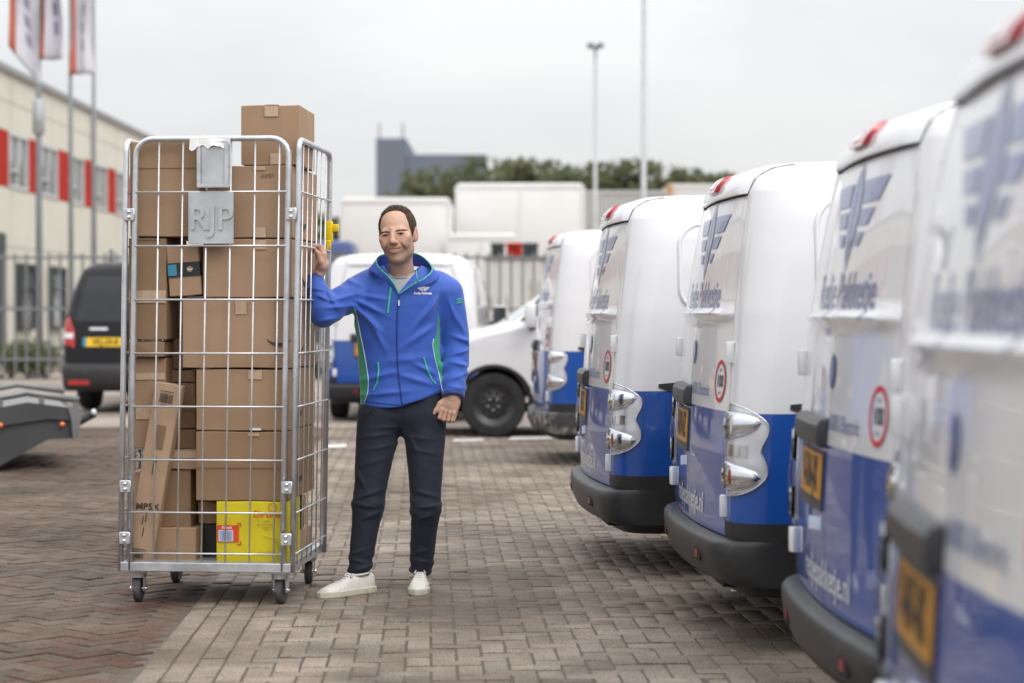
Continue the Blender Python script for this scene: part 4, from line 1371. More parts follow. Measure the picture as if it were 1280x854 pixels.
# ---- slate grey high-rise far behind
Y = 260.0
p0, p1, p2 = P(470, 173, Y), P(508, 193, Y), P(608, 193, Y)
hb = empty('grey_tower_block', (p0.x, Y, 0), 0, 'flat slate grey industrial block with a taller left end', 'building')
MB().box((0, 0, 0), (p1.x - p0.x, 22, p0.z), .1).build('tower', M['slate'], hb)
MB().box((p1.x - p0.x, .3, 0), (p2.x - p0.x, 20, p1.z), .1).build('hall', M['slate'], hb)
for xx in (.4, p1.x - p0.x - .5):
    MB().tube([(xx, 1, p0.z - .2), (xx, 1, p0.z + 2.0)], .12, 6).build('mast', M['pole_dark'], hb)
cl = MB()
for k in range(1, 6):
    cl.box((p1.x - p0.x + .2, .27, p1.z * k / 6 - .05), (p2.x - p0.x - .2, .30, p1.z * k / 6 + .05))
cl.build('cladding_joint', M['dark_frame'], hb)

# ---- trees
def leaf_mat(name, c0, c1):
    m, t, b = newmat(name)
    geo = t.nodes.new('ShaderNodeNewGeometry')
    r = t.nodes.new('ShaderNodeValToRGB')
    r.color_ramp.elements[0].color = (*c0, 1); r.color_ramp.elements[1].color = (*c1, 1)
    t.links.new(geo.outputs['Random Per Island'], r.inputs['Fac'])
    t.links.new(r.outputs[0], b.inputs['Base Color'])
    b.inputs['Roughness'].default_value = 0.6
    tl = t.nodes.new('ShaderNodeBsdfTranslucent')
    t.links.new(r.outputs[0], tl.inputs['Color'])
    ms = t.nodes.new('ShaderNodeMixShader'); ms.inputs[0].default_value = 0.5
    t.links.new(b.outputs[0], ms.inputs[1]); t.links.new(tl.outputs[0], ms.inputs[2])
    t.links.new(ms.outputs[0], t.nodes['Material Output'].inputs['Surface'])
    return m
LEAF = [leaf_mat('leaf_a', (0.09, 0.11, 0.05), (0.19, 0.205, 0.10)), leaf_mat('leaf_b', (0.10, 0.115, 0.055), (0.20, 0.21, 0.11)), leaf_mat('leaf_c', (0.08, 0.10, 0.048), (0.165, 0.185, 0.09))]
tr_rng = np.random.default_rng(11)
def tree(px, ytop, wpx, Y, label, kind, seed):
    rg = np.random.default_rng(seed)
    b = P(px, 393, Y); H = P(px, ytop, Y).z; wd = wpx * 1.75 / FPX * Y
    o = empty('tree', (b.x, Y, 0), rg.random() * 6, label, 'tree', 'trees beyond the trailers')
    tk = MB()
    tk.tube([(0, 0, 0), (.05, 0, H * .3), (0, .08, H * .6), (.05, 0, H * .86)], [H * .025, H * .02, H * .014, H * .005], 8)
    tips = []
    for k in range(10):
        a = rg.random() * 6.28; z0 = H * (.3 + .5 * rg.random()); L_ = wd * .42 * (1.1 - .4 * (z0 / H))
        e = Vector((math.cos(a) * L_, math.sin(a) * L_, min(H * .95, z0 + L_ * .6)))
        tk.tube([(0, 0, z0), tuple(Vector((0, 0, z0)).lerp(e, .5) + Vector((0, 0, .15))), tuple(e)], [H * .010, H * .006, H * .002], 6)
    tk.build('trunk', M['bark'], o, True)
    nc = 46
    cl = []
    while len(cl) < nc:
        u = rg.random(3) * 2 - 1
        if np.linalg.norm(u) > 1: continue
        cl.append((u[0] * wd * .45, u[1] * wd * .45, H * .60 + u[2] * H * .42, (.10 + .12 * rg.random()) * wd))
    cl = np.array(cl); cl[:, 2] = np.clip(cl[:, 2], H * .2, H * .96)
    n = 2300
    ci = rg.integers(0, nc, n)
    d = rg.normal(size=(n, 3)); d /= np.linalg.norm(d, axis=1)[:, None]
    rad = cl[ci, 3] * (rg.random(n) ** .4)
    c = cl[ci, :3] + d * rad[:, None] * [1.1, 1.1, .8]
    c[:, 2] = np.minimum(c[:, 2], H)
    u = rg.normal(size=(n, 3)); u /= np.linalg.norm(u, axis=1)[:, None]
    w = np.cross(u, d); w /= np.linalg.norm(w, axis=1)[:, None] + 1e-6
    s = (.16 + .20 * rg.random(n))[:, None] * (Y / 120)
    V = np.stack([c - u * s, c + w * s * .55, c + u * s, c - w * s * .55], 1).reshape(-1, 3)
    F = np.arange(4 * n).reshape(n, 4)
    mesh('crown', V, F, LEAF[kind], o)
kinds = ['dense mid green tree', 'olive green round tree', 'dark green tree']
spots = [(520, 214, 60, 128), (552, 203, 66, 122), (590, 199, 70, 126), (622, 198, 62, 120), (652, 200, 60, 124), (684, 203, 58, 127), (712, 202, 60, 121),
         (742, 205, 56, 125), (770, 202, 60, 123), (800, 202, 58, 126), (832, 203, 54, 122), (862, 205, 50, 128), (888, 206, 46, 124), (920, 215, 50, 130), (566, 232, 60, 116), (398, 268, 60, 90)]
wh = ['leftmost of the row, before the slate block', 'covering the slate block’s right half', 'above the gap between the white trailers', 'above the left edge of the tall white trailer',
      'above the middle of the tall white trailer', 'above the right half of the tall white trailer', 'just left of the double lamp post', 'right behind the double lamp post',
      'between the two lamp posts', 'behind the tall grey pole', 'just right of the tall grey pole', 'above the rusty end post', 'second from the right end of the row', 'at the right end of the row',
      'low in the gap between the two white trailers', 'seen through the side of the roll cage']
for i, (px, yt, wp_, Y) in enumerate(spots):
    tree(px, yt, wp_, Y, kinds[i % 3] + ' ' + wh[i], i % 3, 100 + i)
# low shrubs at the foot of the fence on the left
def shrub(px, Y, h, w, label, seed):
    rg = np.random.default_rng(seed)
    b = P(px, 393, Y)
    o = empty('shrub', (b.x, Y, float(gz(Y))), 0, label, 'shrub', 'shrubs behind the fence')
    st = MB()
    for k in range(5):
        a = rg.random() * 6.28
        st.tube([(0, 0, 0), (math.cos(a) * w * .3, math.sin(a) * w * .3, h * .7)], [.02, .006], 5)
    st.build('stem', M['bark'], o)
    n = 700
    d = rg.normal(size=(n, 3)); d /= np.linalg.norm(d, axis=1)[:, None]
    c = d * (rg.random(n) ** .4)[:, None] * [w / 2, w / 2, h / 2] + [0, 0, h * .55]
    u = rg.normal(size=(n, 3)); u /= np.linalg.norm(u, axis=1)[:, None]
    ww = np.cross(u, d); s = .05
    V = np.stack([c - u * s, c + ww * s * .6, c + u * s, c - ww * s * .6], 1).reshape(-1, 3)
    mesh('foliage', V, np.arange(4 * n).reshape(n, 4), LEAF[seed % 3], o)
for i, (px, wd) in enumerate(((14, 1.2), (34, 1.0), (57, 1.3), (396, 1.2), (412, 1.0))):
    shrub(px, 37.0, .72 if i < 3 else .5, wd, ['low green shrub at the picture’s left edge behind the fence', 'low green shrub under the first lower window', 'low green shrub left of the black van behind the fence', 'low green shrub seen through the cage side', 'low green shrub left of the square-on van'][i], 30 + i)

# ---- black van on the left, seen square from behind
def black_van():
    Y = 24.0; z0 = .08
    o = empty('black_van', (P(75, 393, Y).x + .965, Y, z0), 0, 'black van with yellow plate parked behind the roll cage', 'van')
    ws = ([.0, .3, .5, .9, 1.1, 1.5, 1.72, 1.80, 1.84, 1.86], [.88, .93, .955, .96, .95, .86, .79, .70, .55, .3])
    xs_ = ([.25, .45, .9, 1.1, 1.5, 1.75, 1.83, 1.86], [.0, -.02, .02, .05, .18, .30, .42, .7])   # rear face leans forward
    zs = np.concatenate([[.28], np.arange(.34, 1.70, .06), [1.72, 1.76, 1.80, 1.825, 1.84, 1.852, 1.86]])
    rows = []
    for z in zs:
        w = np.interp(z, *ws); yr = np.interp(z, *xs_)
        r = .12
        p = [(k * (w - r) / 6, yr + .05 * (k / 6) ** 2) for k in range(7)]
        p += [(w - r + r * math.sin(t), yr + .05 + r * (1 - math.cos(t))) for t in np.linspace(0, math.pi / 2, 7)[1:]]
        yend = np.interp(z, [.3, .9, 1.0, 1.7, 1.86], [4.7, 4.75, 4.2, 2.9, 2.2])
        p += [(w * (1 if k < 14 else .9), yr + .17 + (yend - yr - .17) * k / 14) for k in range(1, 15)]
        p += [(w * .9 * (1 - k / 4), yend + .12 * k / 4) for k in range(1, 5)]
        full = p + [(-a, b) for a, b in p[-2:0:-1]]
        rows.append([(a, b, z) for a, b in full])
    n = len(rows[0]); V = [v for r_ in rows for v in r_]
    F = [(i * n + k, i * n + (k + 1) % n, (i + 1) * n + (k + 1) % n, (i + 1) * n + k) for i in range(len(rows) - 1) for k in range(n)]
    V.append((0, 1.4, 1.87)); m = len(V) - 1
    F += [((len(rows) - 1) * n + k, (len(rows) - 1) * n + (k + 1) % n, m) for k in range(n)]
    b = mesh('body', V, F, M['black_paint'], o, True)
    bm = bmesh.new(); bm.from_mesh(b.data); bmesh.ops.recalc_face_normals(bm, faces=bm.faces); bm.to_mesh(b.data); bm.free(); autosmooth(b, 40)
    def rear(x, z, off):
        x = np.atleast_1d(np.asarray(x, float)); z = np.atleast_1d(np.asarray(z, float))
        out = []
        for a, c in zip(x, z):
            w = np.interp(c, *ws); yr = np.interp(c, *xs_); t = min(abs(a) / (w - .12), 1.0)
            y = yr + .05 * t * t
            ex = abs(a) - (w - .12)
            if ex > 0: y += .12 * (1 - math.sqrt(max(0, 1 - min(1, ex / .12) ** 2)))
            out.append((a, y - off, c))
        return np.array(out)
    for sg in (1, -1):
        panel('rear_window', [(sg * .06, 1.10), (sg * .80, 1.10), (sg * .70, 1.66), (sg * .06, 1.66)], M['tinted_glass'], o, rear, .008, .01, 8, 8)
        tl = panel('tail_lamp', [(sg * .80, .78), (sg * .955, .80), (sg * .952, 1.12), (sg * .88, 1.17), (sg * .80, .98)], M['lamp_red'], o, rear, .012, .012, 10, 5)
        panel('reverse_lamp', [(sg * .82, .90), (sg * .95, .90), (sg * .95, .965), (sg * .82, .965)], M['lamp_white'], tl, rear, .018, .01, 4, 4)
        panel('reflector', [(sg * .60, .34), (sg * .86, .34), (sg * .86, .40), (sg * .60, .40)], M['lamp_red'], o, rear, .085, .01, 3, 4)
        MB().lathe([(.2, -.11), (.31, -.11), (.335, -.07), (.34, 0), (.335, .07), (.31, .11), (.2, .11)], Matrix.Translation((sg * .80, .95, .34 - z0 * 0)) @ Matrix.Rotation(R(90), 4, 'Y'), 28).build('wheel', M['tyre'], o, True)
        MB().lathe([(.2, -.11), (.31, -.11), (.335, -.07), (.34, 0), (.335, .07), (.31, .11), (.2, .11)], Matrix.Translation((sg * .80, 3.95, .34)) @ Matrix.Rotation(R(90), 4, 'Y'), 28).build('wheel', M['tyre'], o, True)
        q = MB(); q.box((min(sg * 1.0, sg * 1.2), 3.0, 1.0), (max(sg * 1.0, sg * 1.2), 3.1, 1.25), .03); q.box((min(sg * .9, sg * 1.02), 3.02, 1.05), (max(sg * .9, sg * 1.02), 3.08, 1.10), .01)
        q.build('wing_mirror', M['black_paint'], o, auto=40)
    sm = MB(); sm.tube([tuple(rear([0], [z], .002)[0]) for z in np.linspace(.5, 1.75, 14)], .008, 5); sm.build('door_seam', M['gap_dark'], o)
    bp = MB()
    VV, FF = [], []
    xx = np.linspace(-.95, .95, 23)
    prof = [(.26, .0), (.28, .05), (.36, .085), (.50, .09), (.58, .07), (.60, .01)]
    for (z, of) in prof: VV += [tuple(v) for v in rear(xx, np.full(23, z), of)]
    FF = [(i * 23 + k, i * 23 + k + 1, (i + 1) * 23 + k + 1, (i + 1) * 23 + k) for i in range(5) for k in range(22)]
    bmp = mesh('rear_bumper', VV, FF, M['van_black'], o, True)
    pl = panel('licence_plate', [(-.70, .80), (-.18, .80), (-.18, .91), (-.70, .91)], M['plate_bright'], o, rear, .014, .012, 3, 8)
    panel('country_strip', [(-.70, .80), (-.655, .80), (-.655, .91), (-.70, .91)], M['tape_blue'], pl, rear, .016, .004, 3, 3)
    v, f = text_geo('VKJ-59-R', .105, .82, .002)
    mesh('plate_number', rear([-.42 + a for a, b_ in v], [.853 + b_ for a, b_ in v], .017), f, M['ink'], pl)
    panel('door_handle', [(-.12, .90), (.02, .90), (.02, .95), (-.12, .95)], M['van_black'], o, rear, .03, .03, 3, 4)
    panel('badge', [(-.62, 1.0), (-.40, 1.0), (-.40, 1.03), (-.62, 1.03)], M['chrome'], o, rear, .008, .008, 3, 4)
    tb_ = MB(); tb_.tube([(0, .4, .36), (0, .0, .30), (0, -.12, .31)], .03, 8); tb_.lathe([(0, .36), (.018, .355), (.025, .335), (.018, .315), (.012, .30)], Matrix.Translation((0, -.13, 0)), 12)
    tb_.build('tow_ball', M['steel'], o, True)
    return o
black_van()

# ---- flatbed trailer at the left edge
def trailer():
    Y = 15.2; k = FPX / Y; gz0 = float(gz(Y))
    X = lambda px: (px - 640) / k
    Z = lambda py: HC - (py - 393) / k
    o = empty('flatbed_trailer', (X(60) - .0, Y, gz0), R(16), 'dark grey flatbed trailer end with pale top rail at the left edge', 'trailer')
    ox, oz = X(60), gz0
    def pr(name, pts, d0, d1, mat, par=None):
        return MB().prism([(X(a) - ox, Z(b) - oz) for a, b in pts], d0, d1).build(name, mat, par or o)
    pr('side_board', [(-330, 545), (-60, 520), (35, 503), (92, 511), (96, 526), (60, 524), (-60, 540), (-330, 570)][::-1], 0.0, .06, M['trailer_grey'])
    pr('belly', [(-330, 571), (-60, 541), (60, 525), (88, 524), (92, 549), (60, 550), (-10, 588), (-330, 660)][::-1], .03, 1.9, M['trailer_grey'])
    for yy in (.03, 1.9):
        MB().tube([(X(a) - ox, yy, Z(b) - oz) for a, b in ((-330, 533), (-60, 508), (34, 491), (98, 501))], .026, 8).build('top_rail', M['trailer_light'], o, True)
    for a, b in ((-200, 521), (-60, 508), (2, 497), (52, 494), (94, 500)):
        MB().box((X(a) - ox - .02, .01, Z(b + 16) - oz), (X(a) - ox + .02, .05, Z(b) - oz)).build('rail_support', M['trailer_light'], o)
    pr('deck', [(-330, 548), (-60, 523), (35, 506), (90, 514), (90, 519), (35, 511), (-60, 528), (-330, 553)][::-1], .065, 1.88, M['trailer_light'])
    pr('end_bracket', [(84, 511), (101, 511), (101, 520), (96, 549), (90, 549), (88, 524)][::-1], -.02, .05, M['trailer_light'])
    pr('end_bracket', [(84, 511), (101, 511), (101, 520), (96, 549), (90, 549), (88, 524)][::-1], 1.86, 1.93, M['trailer_light'])
    for a in (2, 77):
        MB().lathe([(0, -.012), (.020, -.012), (.022, 0), (.014, .012), (0, .014)], Matrix.Translation((X(a) - ox, -.008, Z(531) - oz)) @ Matrix.Rotation(R(90), 4, 'X'), 14).build('side_marker', M['lamp_orange'], o, True)
    dr = MB(); dr.tube([(X(86) - ox, .9, Z(541) - oz), (X(104) - ox, .9, Z(537) - oz), (X(128) - ox, .9, Z(524) - oz)], .035, 8)
    dr.build('drawbar', M['van_black'], o, True)
    MB().lathe([(0, .026), (.016, .022), (.022, 0), (.016, -.022), (0, -.026)], Matrix.Translation((X(126) - ox, .86, Z(523) - oz)), 14).build('coupling', M['lamp_white'], o, True)
    for xx in (-150, -215):
        for yy in (.15, 1.75):
            MB().lathe([(.17, -.09), (.29, -.09), (.31, 0), (.29, .09), (.17, .09)], Matrix.Translation((X(xx) - ox, yy, .31)) @ Matrix.Rotation(R(90), 4, 'X'), 24).build('wheel', M['tyre'], o, True)
trailer()
# ============================================================ ROLL CAGE
CA = R(-5.0)
C0 = np.array([-1.3043, 9.0665])
cex = np.array([math.cos(CA), math.sin(CA)]); cey = np.array([-math.sin(CA), math.cos(CA)])
CW, CD = .757, .79
LEAN = 0.0172
cage = empty('roll_cage', (C0[0], C0[1], 0), CA, 'tall galvanised roll cage loaded with parcels, gripped by the man', 'roll cage')
def ln(x, y, z): return (x + LEAN * (z - .16), y, z)
hw, hd = CW / 2, CD / 2
ZTOP = 2.035
# base frame and deck
q = MB()
for (a, b, c, d) in ((-hw, hw, -hd, -hd + .035), (-hw, hw, hd - .035, hd), (-hw, -hw + .035, -hd + .035, hd - .035), (hw - .035, hw, -hd + .035, hd - .035)):
    q.box((a, c, .145), (b, d, .185), .003)
for yy in (-.13, .13): q.box((-hw + .035, yy - .015, .15), (hw - .035, yy + .015, .18))
q.build('base_frame', M['steel'], cage)
MB().box((-hw + .036, -hd + .036, .1805), (hw - .036, hd - .036, .187)).build('deck', M['sheet_zinc'], cage)
# casters
fork_me = None
cas = None
for (sx, sy, rot) in ((-1, -1, 4), (1, -1, -6), (-1, 1, 0), (1, 1, 8)):
    x, y = sx * (hw - .06), sy * (hd - .07)
    if cas is None:
        q = MB()
        q.box((-.045, -.05, .136), (.045, .05, .145), .002)
        q.lathe([(.038, .112), (.040, .134), (.03, .137)], None, 18)
        for s in (-1, 1):
            q.prism([(-.022, .118), (.022, .118), (.016, .05), (-.016, .05)], -.003, .003, Matrix.Translation((s * .027, .012, 0)) @ Matrix.Rotation(R(90), 4, 'Z'))
        q.box((-.03, -.012, .112), (.03, .036, .118))
        c1 = q.build('caster', M['steel'], cage, auto=40)
        MY = Matrix.Translation((0, .014, .06)) @ Matrix.Rotation(R(90), 4, 'Y')
        w1 = MB().lathe([(.0, -.014), (.035, -.014), (.050, -.018), (.058, -.014), (.060, -.006), (.060, .006), (.058, .014), (.050, .018), (.035, .014), (0, .014)], MY, 28).build('caster_wheel', M['rubber_grey'], c1, auto=35)
        b1 = MB().lathe([(0, -.038), (.008, -.038), (.010, -.03), (.010, .03), (.008, .038), (0, .038)], MY, 12).build('axle_bolt', M['chrome'], c1, auto=35)
        cas = (c1.data, w1.data, b1.data)
    else:
        c1 = link('caster', cas[0], cage); link('caster_wheel', cas[1], c1); link('axle_bolt', cas[2], c1)
    c1.location = (x, y, 0); c1.rotation_euler = (0, 0, R(rot))
# frames of round tube
RT = .0130
def frame(pts_fn, name):
    q = MB(); q.tube([pts_fn(a, z) for a, z in arch], RT, 10); return q.build(name, M['steel'], cage, True)
def arch_pts(half, r=.075):
    p = [(-half, .15), (-half, 1.0), (-half, ZTOP - r)]
    p += [(-half + r - r * math.cos(t), ZTOP - r + r * math.sin(t)) for t in np.linspace(0, math.pi / 2, 7)[1:]]
    return p + [(-a, z) for a, z in p[::-1]]
arch = arch_pts(hw - .040)
yf = -hd + .012
frame(lambda a, z: ln(a, yf, z), 'front_frame')
arch = arch_pts(hd - .018, .05)
for s in (1, -1):
    frame(lambda a, z: ln(s * (hw + .004), a, z - .005), 'side_frame')
# wires: each one its own part
hz = [1.803, 1.568, 1.334, 1.100, .867, .634, .404, .225]
wme = {}
def wire(key, pts, r, name='wire'):
    if key in wme: o = link(name, wme[key], cage)
    else:
        o = MB().tube(pts, r, 7).build(name, M['zinc_wire'], cage, True); wme[key] = o.data
    return o
for i in range(6):
    x = -hw + .040 + (CW - .08) * (i + .98) / 6.35
    if x > hw - .06: continue
    pts = [ln(0, 0, z) for z in (.17, .9, ZTOP)]
    wire('fv', pts, .0042).location = (x, yf - .002, 0)
for k, z in enumerate(hz):
    wire('fh', [(-hw + .042, 0, 0), (hw - .042, 0, 0)], .0045, 'crosswire').location = (LEAN * (z - .16), yf - .0095, z)
for s in (1, -1):
    for i in range(6):
        y = -hd + .05 + (CD - .1) * (i + .6) / 6.2
        wire('sv', [ln(0, 0, z) for z in (.17, .9, ZTOP - .01)], .0035).location = (s * (hw + .004), y, 0)
    for z in hz:
        wire('sh', [(0, -hd + .03, 0), (0, hd - .03, 0)], .0045, 'crosswire').location = (s * (hw + .0125) + LEAN * (z - .16), 0, z)
# brackets that hold front and sides together
bk = None
for z in (1.705, .518, .292):
    for s in (-1, 1):
        if bk is None:
            q = MB(); q.box((-.025, -.009, -.027), (.025, .004, .027), .004)
            o = q.build('bracket', M['steel'], cage, auto=40)
            q = MB()
            for zz in (-.012, .012): q.lathe([(.008, 0), (.008, .005), (.005, .007), (0, .008)], Matrix.Translation((0, -.009, zz)) @ Matrix.Rotation(R(90), 4, 'X'), 12)
            r_ = q.build('rivet', M['chrome'], o, True); bk = (o.data, r_.data)
        else:
            o = link('bracket', bk[0], cage); link('rivet', bk[1], o)
        o.location = ln(s * (hw - .021), yf - .019, z)
# metal name plate and paper holder
def cpx(px, yl):
    """cage x of the column the photograph shows at px, on the plane at cage y = yl"""
    t = (px - 640) / FPX
    return (t * (C0[1] + yl * cey[1]) - C0[0] - yl * cey[0]) / (cex[0] - t * cex[1])
def cz(px, py, yl):
    x = cpx(px, yl); Y = C0[1] + x * cex[1] + yl * cey[1]
    return HC - (py - 393) / FPX * Y
yp = yf - .022
x0, x1, z0, z1 = cpx(235.5, yp), cpx(292, yp), cz(264, 305, yp), cz(264, 240, yp)
pl = MB().box((x0, yp, z0), (x1, yp + .004, z1), .0015).build('name_plate', M['sheet_zinc'], cage)
v, f = text_geo('RJP', .148, .98, .0015, res=4)
cxm, czm = (x0 + x1) / 2 + .002, (z0 + z1) / 2 - .006
tv, tf = [], []
n = len(v)
tv = [(cxm + a, yp - .008, czm + b) for a, b in v] + [(cxm + a, yp + .001, czm + b) for a, b in v]
cnt = {}
for q_ in f:
    for a, b in zip(q_, q_[1:] + q_[:1]):
        cnt[(a, b)] = 1
tf = [tuple(q_) for q_ in f]
for (a, b) in cnt:
    if (b, a) not in cnt: tf.append((b, a, n + a, n + b))
lt = mesh('embossed_letters', tv, tf, M['sheet_zinc'], pl)
md = lt.modifiers.new('round', 'BEVEL'); md.width = .004; md.segments = 3; md.limit_method = 'ANGLE'; md.angle_limit = R(50)
autosmooth(lt, 60)
x0, x1, z0, z1 = cpx(248, yp), cpx(286, yp), cz(264, 234, yp), cz(264, 178, yp)
q = MB()
q.box((x0, yp + .012, z0), (x1, yp + .015, z1)); q.box((x0 - .003, yp - .012, z0), (x0, yp + .015, z1)); q.box((x1, yp - .012, z0), (x1 + .003, yp + .015, z1)); q.box((x0, yp - .012, z0 - .003), (x1, yp + .015, z0))
q.box((x0, yp - .014, z0), (x0 + .014, yp - .012, z1)); q.box((x1 - .014, yp - .014, z0), (x1, yp - .012, z1)); q.box((x0 + .014, yp - .0145, z0), (x1 - .014, yp - .012, z0 + .014))
hold = q.build('paper_holder', M['steel'], cage)
MB().box((x0 + .004, yp - .006, z0 + .004), (x1 - .004, yp - .002, z1 + .004)).build('holder_plate', M['sheet_zinc'], hold)
V, F = [], []
n = 26
for i in range(n + 1):
    t = i / n
    xx = x0 - .035 + (x1 - x0 + .045) * t
    top = z1 + .016
    bot = z1 - .012 - .014 * abs(math.sin(t * 9 + .5)) - (.012 if t < .18 else 0) - .004 * math.sin(t * 31)
    V += [(xx, yp - .004 - .008 * math.sin(t * 7), top), (xx, yp - .016 - .006 * math.sin(t * 12), bot)]
    if i < n: F.append((2 * i, 2 * i + 1, 2 * i + 3, 2 * i + 2))
pp = mesh('torn_paper', V, F, M['paper'])
pp.location = (C0[0], C0[1], 0); pp.rotation_euler = (0, 0, CA)
md = pp.modifiers.new('thick', 'SOLIDIFY'); md.thickness = .001
tag(pp, 'torn white paper strip stuck in the top of the metal holder', 'paper')
# yellow clip on the far right post, latch on the left side
q = MB(); q.box((-.016, -.02, -.05), (.016, .02, .05), .006); q.box((.012, -.012, .0), (.045, .012, .035), .006); q.box((-.012, -.024, -.085), (.010, -.006, -.04), .004)
ck = q.build('yellow_clip', M['clip_yellow'], cage, auto=40); ck.location = ln(hw + .006, hd - .018, 1.66)
lq = MB(); a0 = cpx(162, -.25); a1 = cpx(174, -.25); zt_, zb_ = cz(168, 563, -.25), cz(168, 586, -.25)
lq.tube([(a0, -.25, zt_), (a1, -.25, zt_), (a1, -.25, zb_), (a0, -.25, zb_)], .005, 6, closed=True)
lq.build('latch', M['zinc_wire'], cage, True)

# ============================================================ PARCELS
ROT_W = Matrix.Translation((C0[0], C0[1], 0)) @ Matrix.Rotation(CA, 4, 'Z')
def box_root(name, label, cat, px0, px1, py0, py1, yl, depth, mat, grp='parcels stacked in the roll cage', yaw=0.0, roll=0.0, seam='h', bulge=.004):
    x0, x1 = cpx(px0, yl), cpx(px1, yl)
    pm = (px0 + px1) / 2
    zt, zb = cz(pm, py0, yl), cz(pm, py1, yl)
    w, h = x1 - x0, zt - zb
    V, F = box_geo((-w / 2, 0, 0), (w / 2, depth, h), .0035)
    # a slightly puffed, dented shell
    bm = bmesh.new()
    vs = [bm.verts.new(v) for v in V]
    for f_ in F: bm.faces.new([vs[i] for i in f_])
    big = [e for e in bm.edges if e.calc_length() > .05]
    bmesh.ops.subdivide_edges(bm, edges=big, cuts=5, use_grid_fill=True)
    rg = random.Random(hash(label) % 9999 if False else len(label) * 7 + int(px0))
    ph = [rg.random() * 6 for _ in range(6)]
    for v in bm.verts:
        a, b, c = v.co.x / (w / 2), (v.co.y / depth) * 2 - 1, (v.co.z / h) * 2 - 1
        k = bulge * (1 + .4 * math.sin(ph[0] + 3 * a + 2 * c))
        if abs(b) > .97: v.co.y += math.copysign(k * (1 - a * a) * (1 - c * c), b) * (.7 if b < 0 else 1)
        if abs(a) > .985: v.co.x += math.copysign(k * (1 - b * b) * (1 - c * c), a)
        v.co.z += .0012 * math.sin(ph[1] + 4 * a) * c
    me = bpy.data.meshes.new(name)
    bm.normal_update(); bm.to_mesh(me); bm.free()
    o = link(name, me, None, mat)
    autosmooth(o, 30)
    o.matrix_world = ROT_W @ Matrix.Translation(((x0 + x1) / 2, yl, zb)) @ Matrix.Rotation(yaw, 4, 'Z') @ Matrix.Translation((0, 0, h / 2)) @ Matrix.Rotation(roll, 4, 'Y') @ Matrix.Translation((0, 0, -h / 2))
    tag(o, label, cat, grp)
    o['_w'] = w; o['_h'] = h; o['_d'] = depth
    return o
def onface(o, name, V2, F2, mat, off=.0055, thick=False):
    """flat print or tape on the front face; x to the right from the centre, z up from the bottom"""
    return mesh(name, [(a, -off, b) for a, b in V2], F2, mat, o)
def rect(o, name, x0, x1, z0, z1, mat, off=.0062):
    return MB().box((x0, -off, z0), (x1, -off + .0012, z1)).build(name, mat, o)
def tape_top(o, u=.5, wd=.05, down=.055, mat='tape'):
    w, h, d = o['_w'], o['_h'], o['_d']
    c = (u - .5) * w
    rect(o, 'packing_tape', c - wd / 2, c + wd / 2, h - down, h - .002, M[mat])
    MB().box((c - wd / 2, -.002, h + .0012), (c + wd / 2, d, h + .0022)).build('packing_tape', M[mat], o)
def flap_seam(o, z):
    w = o['_w']
    rect(o, 'flap_seam', -w / 2 + .004, w / 2 - .004, z - .0015, z + .0015, M['card_ink_faint'], .0058)
def tape_band(o, z, wd=.048, mat='tape'):
    w = o['_w']
    rect(o, 'packing_tape', -w / 2 + .001, w / 2 - .001, z - wd / 2, z + wd / 2, M[mat])
def smile(o, cx, cz_, sz, side=False, mat='card_ink', off=.006):
    """curved arrow print"""
    pts = []
    n = 14
    for k in range(n + 1):
        t = k / n
        a = R(200 + 130 * t)
        th = .12 * math.sin(math.pi * min(1, t * .9 + .05))
        pts.append((math.cos(a) * sz, math.sin(a) * sz * .62, th * sz))
    V2, F2 = [], []
    for (x, z, th) in pts: V2 += [(cx + x, cz_ + z + th), (cx + x, cz_ + z - th)]
    for k in range(n): F2.append((2 * k, 2 * k + 1, 2 * k + 3, 2 * k + 2))
    if not side: return onface(o, 'printed_mark', V2, F2, M[mat], off)
    w = o['_w']
    return mesh('printed_mark', [(w / 2 + off, a, b) for a, b in V2], F2, M[mat], o)
def words_on(o, s, size, cx, cz_, mat, rot=0.0, sx=1.0, bold=0.0, off=.006, name='printed_text'):
    v, f = text_geo(s, size, sx, bold)
    ca, sa = math.cos(rot), math.sin(rot)
    return onface(o, name, [(cx + a * ca - b * sa, cz_ + a * sa + b * ca) for a, b in v], f, M[mat], off)
def barcode(o, x0, x1, z0, z1, mat='card_ink', off=.0062, seed=1):
    rg = random.Random(seed)
    q = MB(); x = x0
    while x < x1 - .002:
        w = rg.choice([.0015, .003, .0045])
        q.box((x, -off, z0), (min(x + w, x1), -off + .0008, z1)); x += w + rg.choice([.0015, .003])
    return q.build('barcode', M[mat], o)

B = box_root
b = B('cardboard_box', 'brown box on top of the load, sticking out above the cage', 'box', 302, 375, 132, 206.5, -.30, .40, M['card'], yaw=R(1.5)); tape_top(b, .52, .06, .05); rect(b, 'packing_tape', -.0, .05, .002, .05, M['tape'])
b = B('cardboard_box', 'plain brown box at the upper left, left of the RJP plate', 'box', 163, 250, 177, 296, -.345, .55, M['card']); flap_seam(b, .30); 
b = B('cardboard_box', 'brown taped box at the upper right, directly under the topmost box', 'box', 270, 365, 207.5, 297.5, -.335, .62, M['card_warm']); tape_top(b, .58, .055, .02); rect(b, 'packing_tape', .0, .055, .002, .045, M['tape']); smile(b, .25, .12, .10, True); words_on(b, 'AMP', .03, .06, .27, 'card_ink_faint')
b = B('cardboard_box', 'upright box at left with a crumpled clear tape band, below the upper left box', 'box', 161, 208, 297.5, 425, -.335, .36, M['card_dark']); tape_band(b, .19, .055); rect(b, 'flap_edge', -.07, .06, .437, .4395, M['card_ink'])
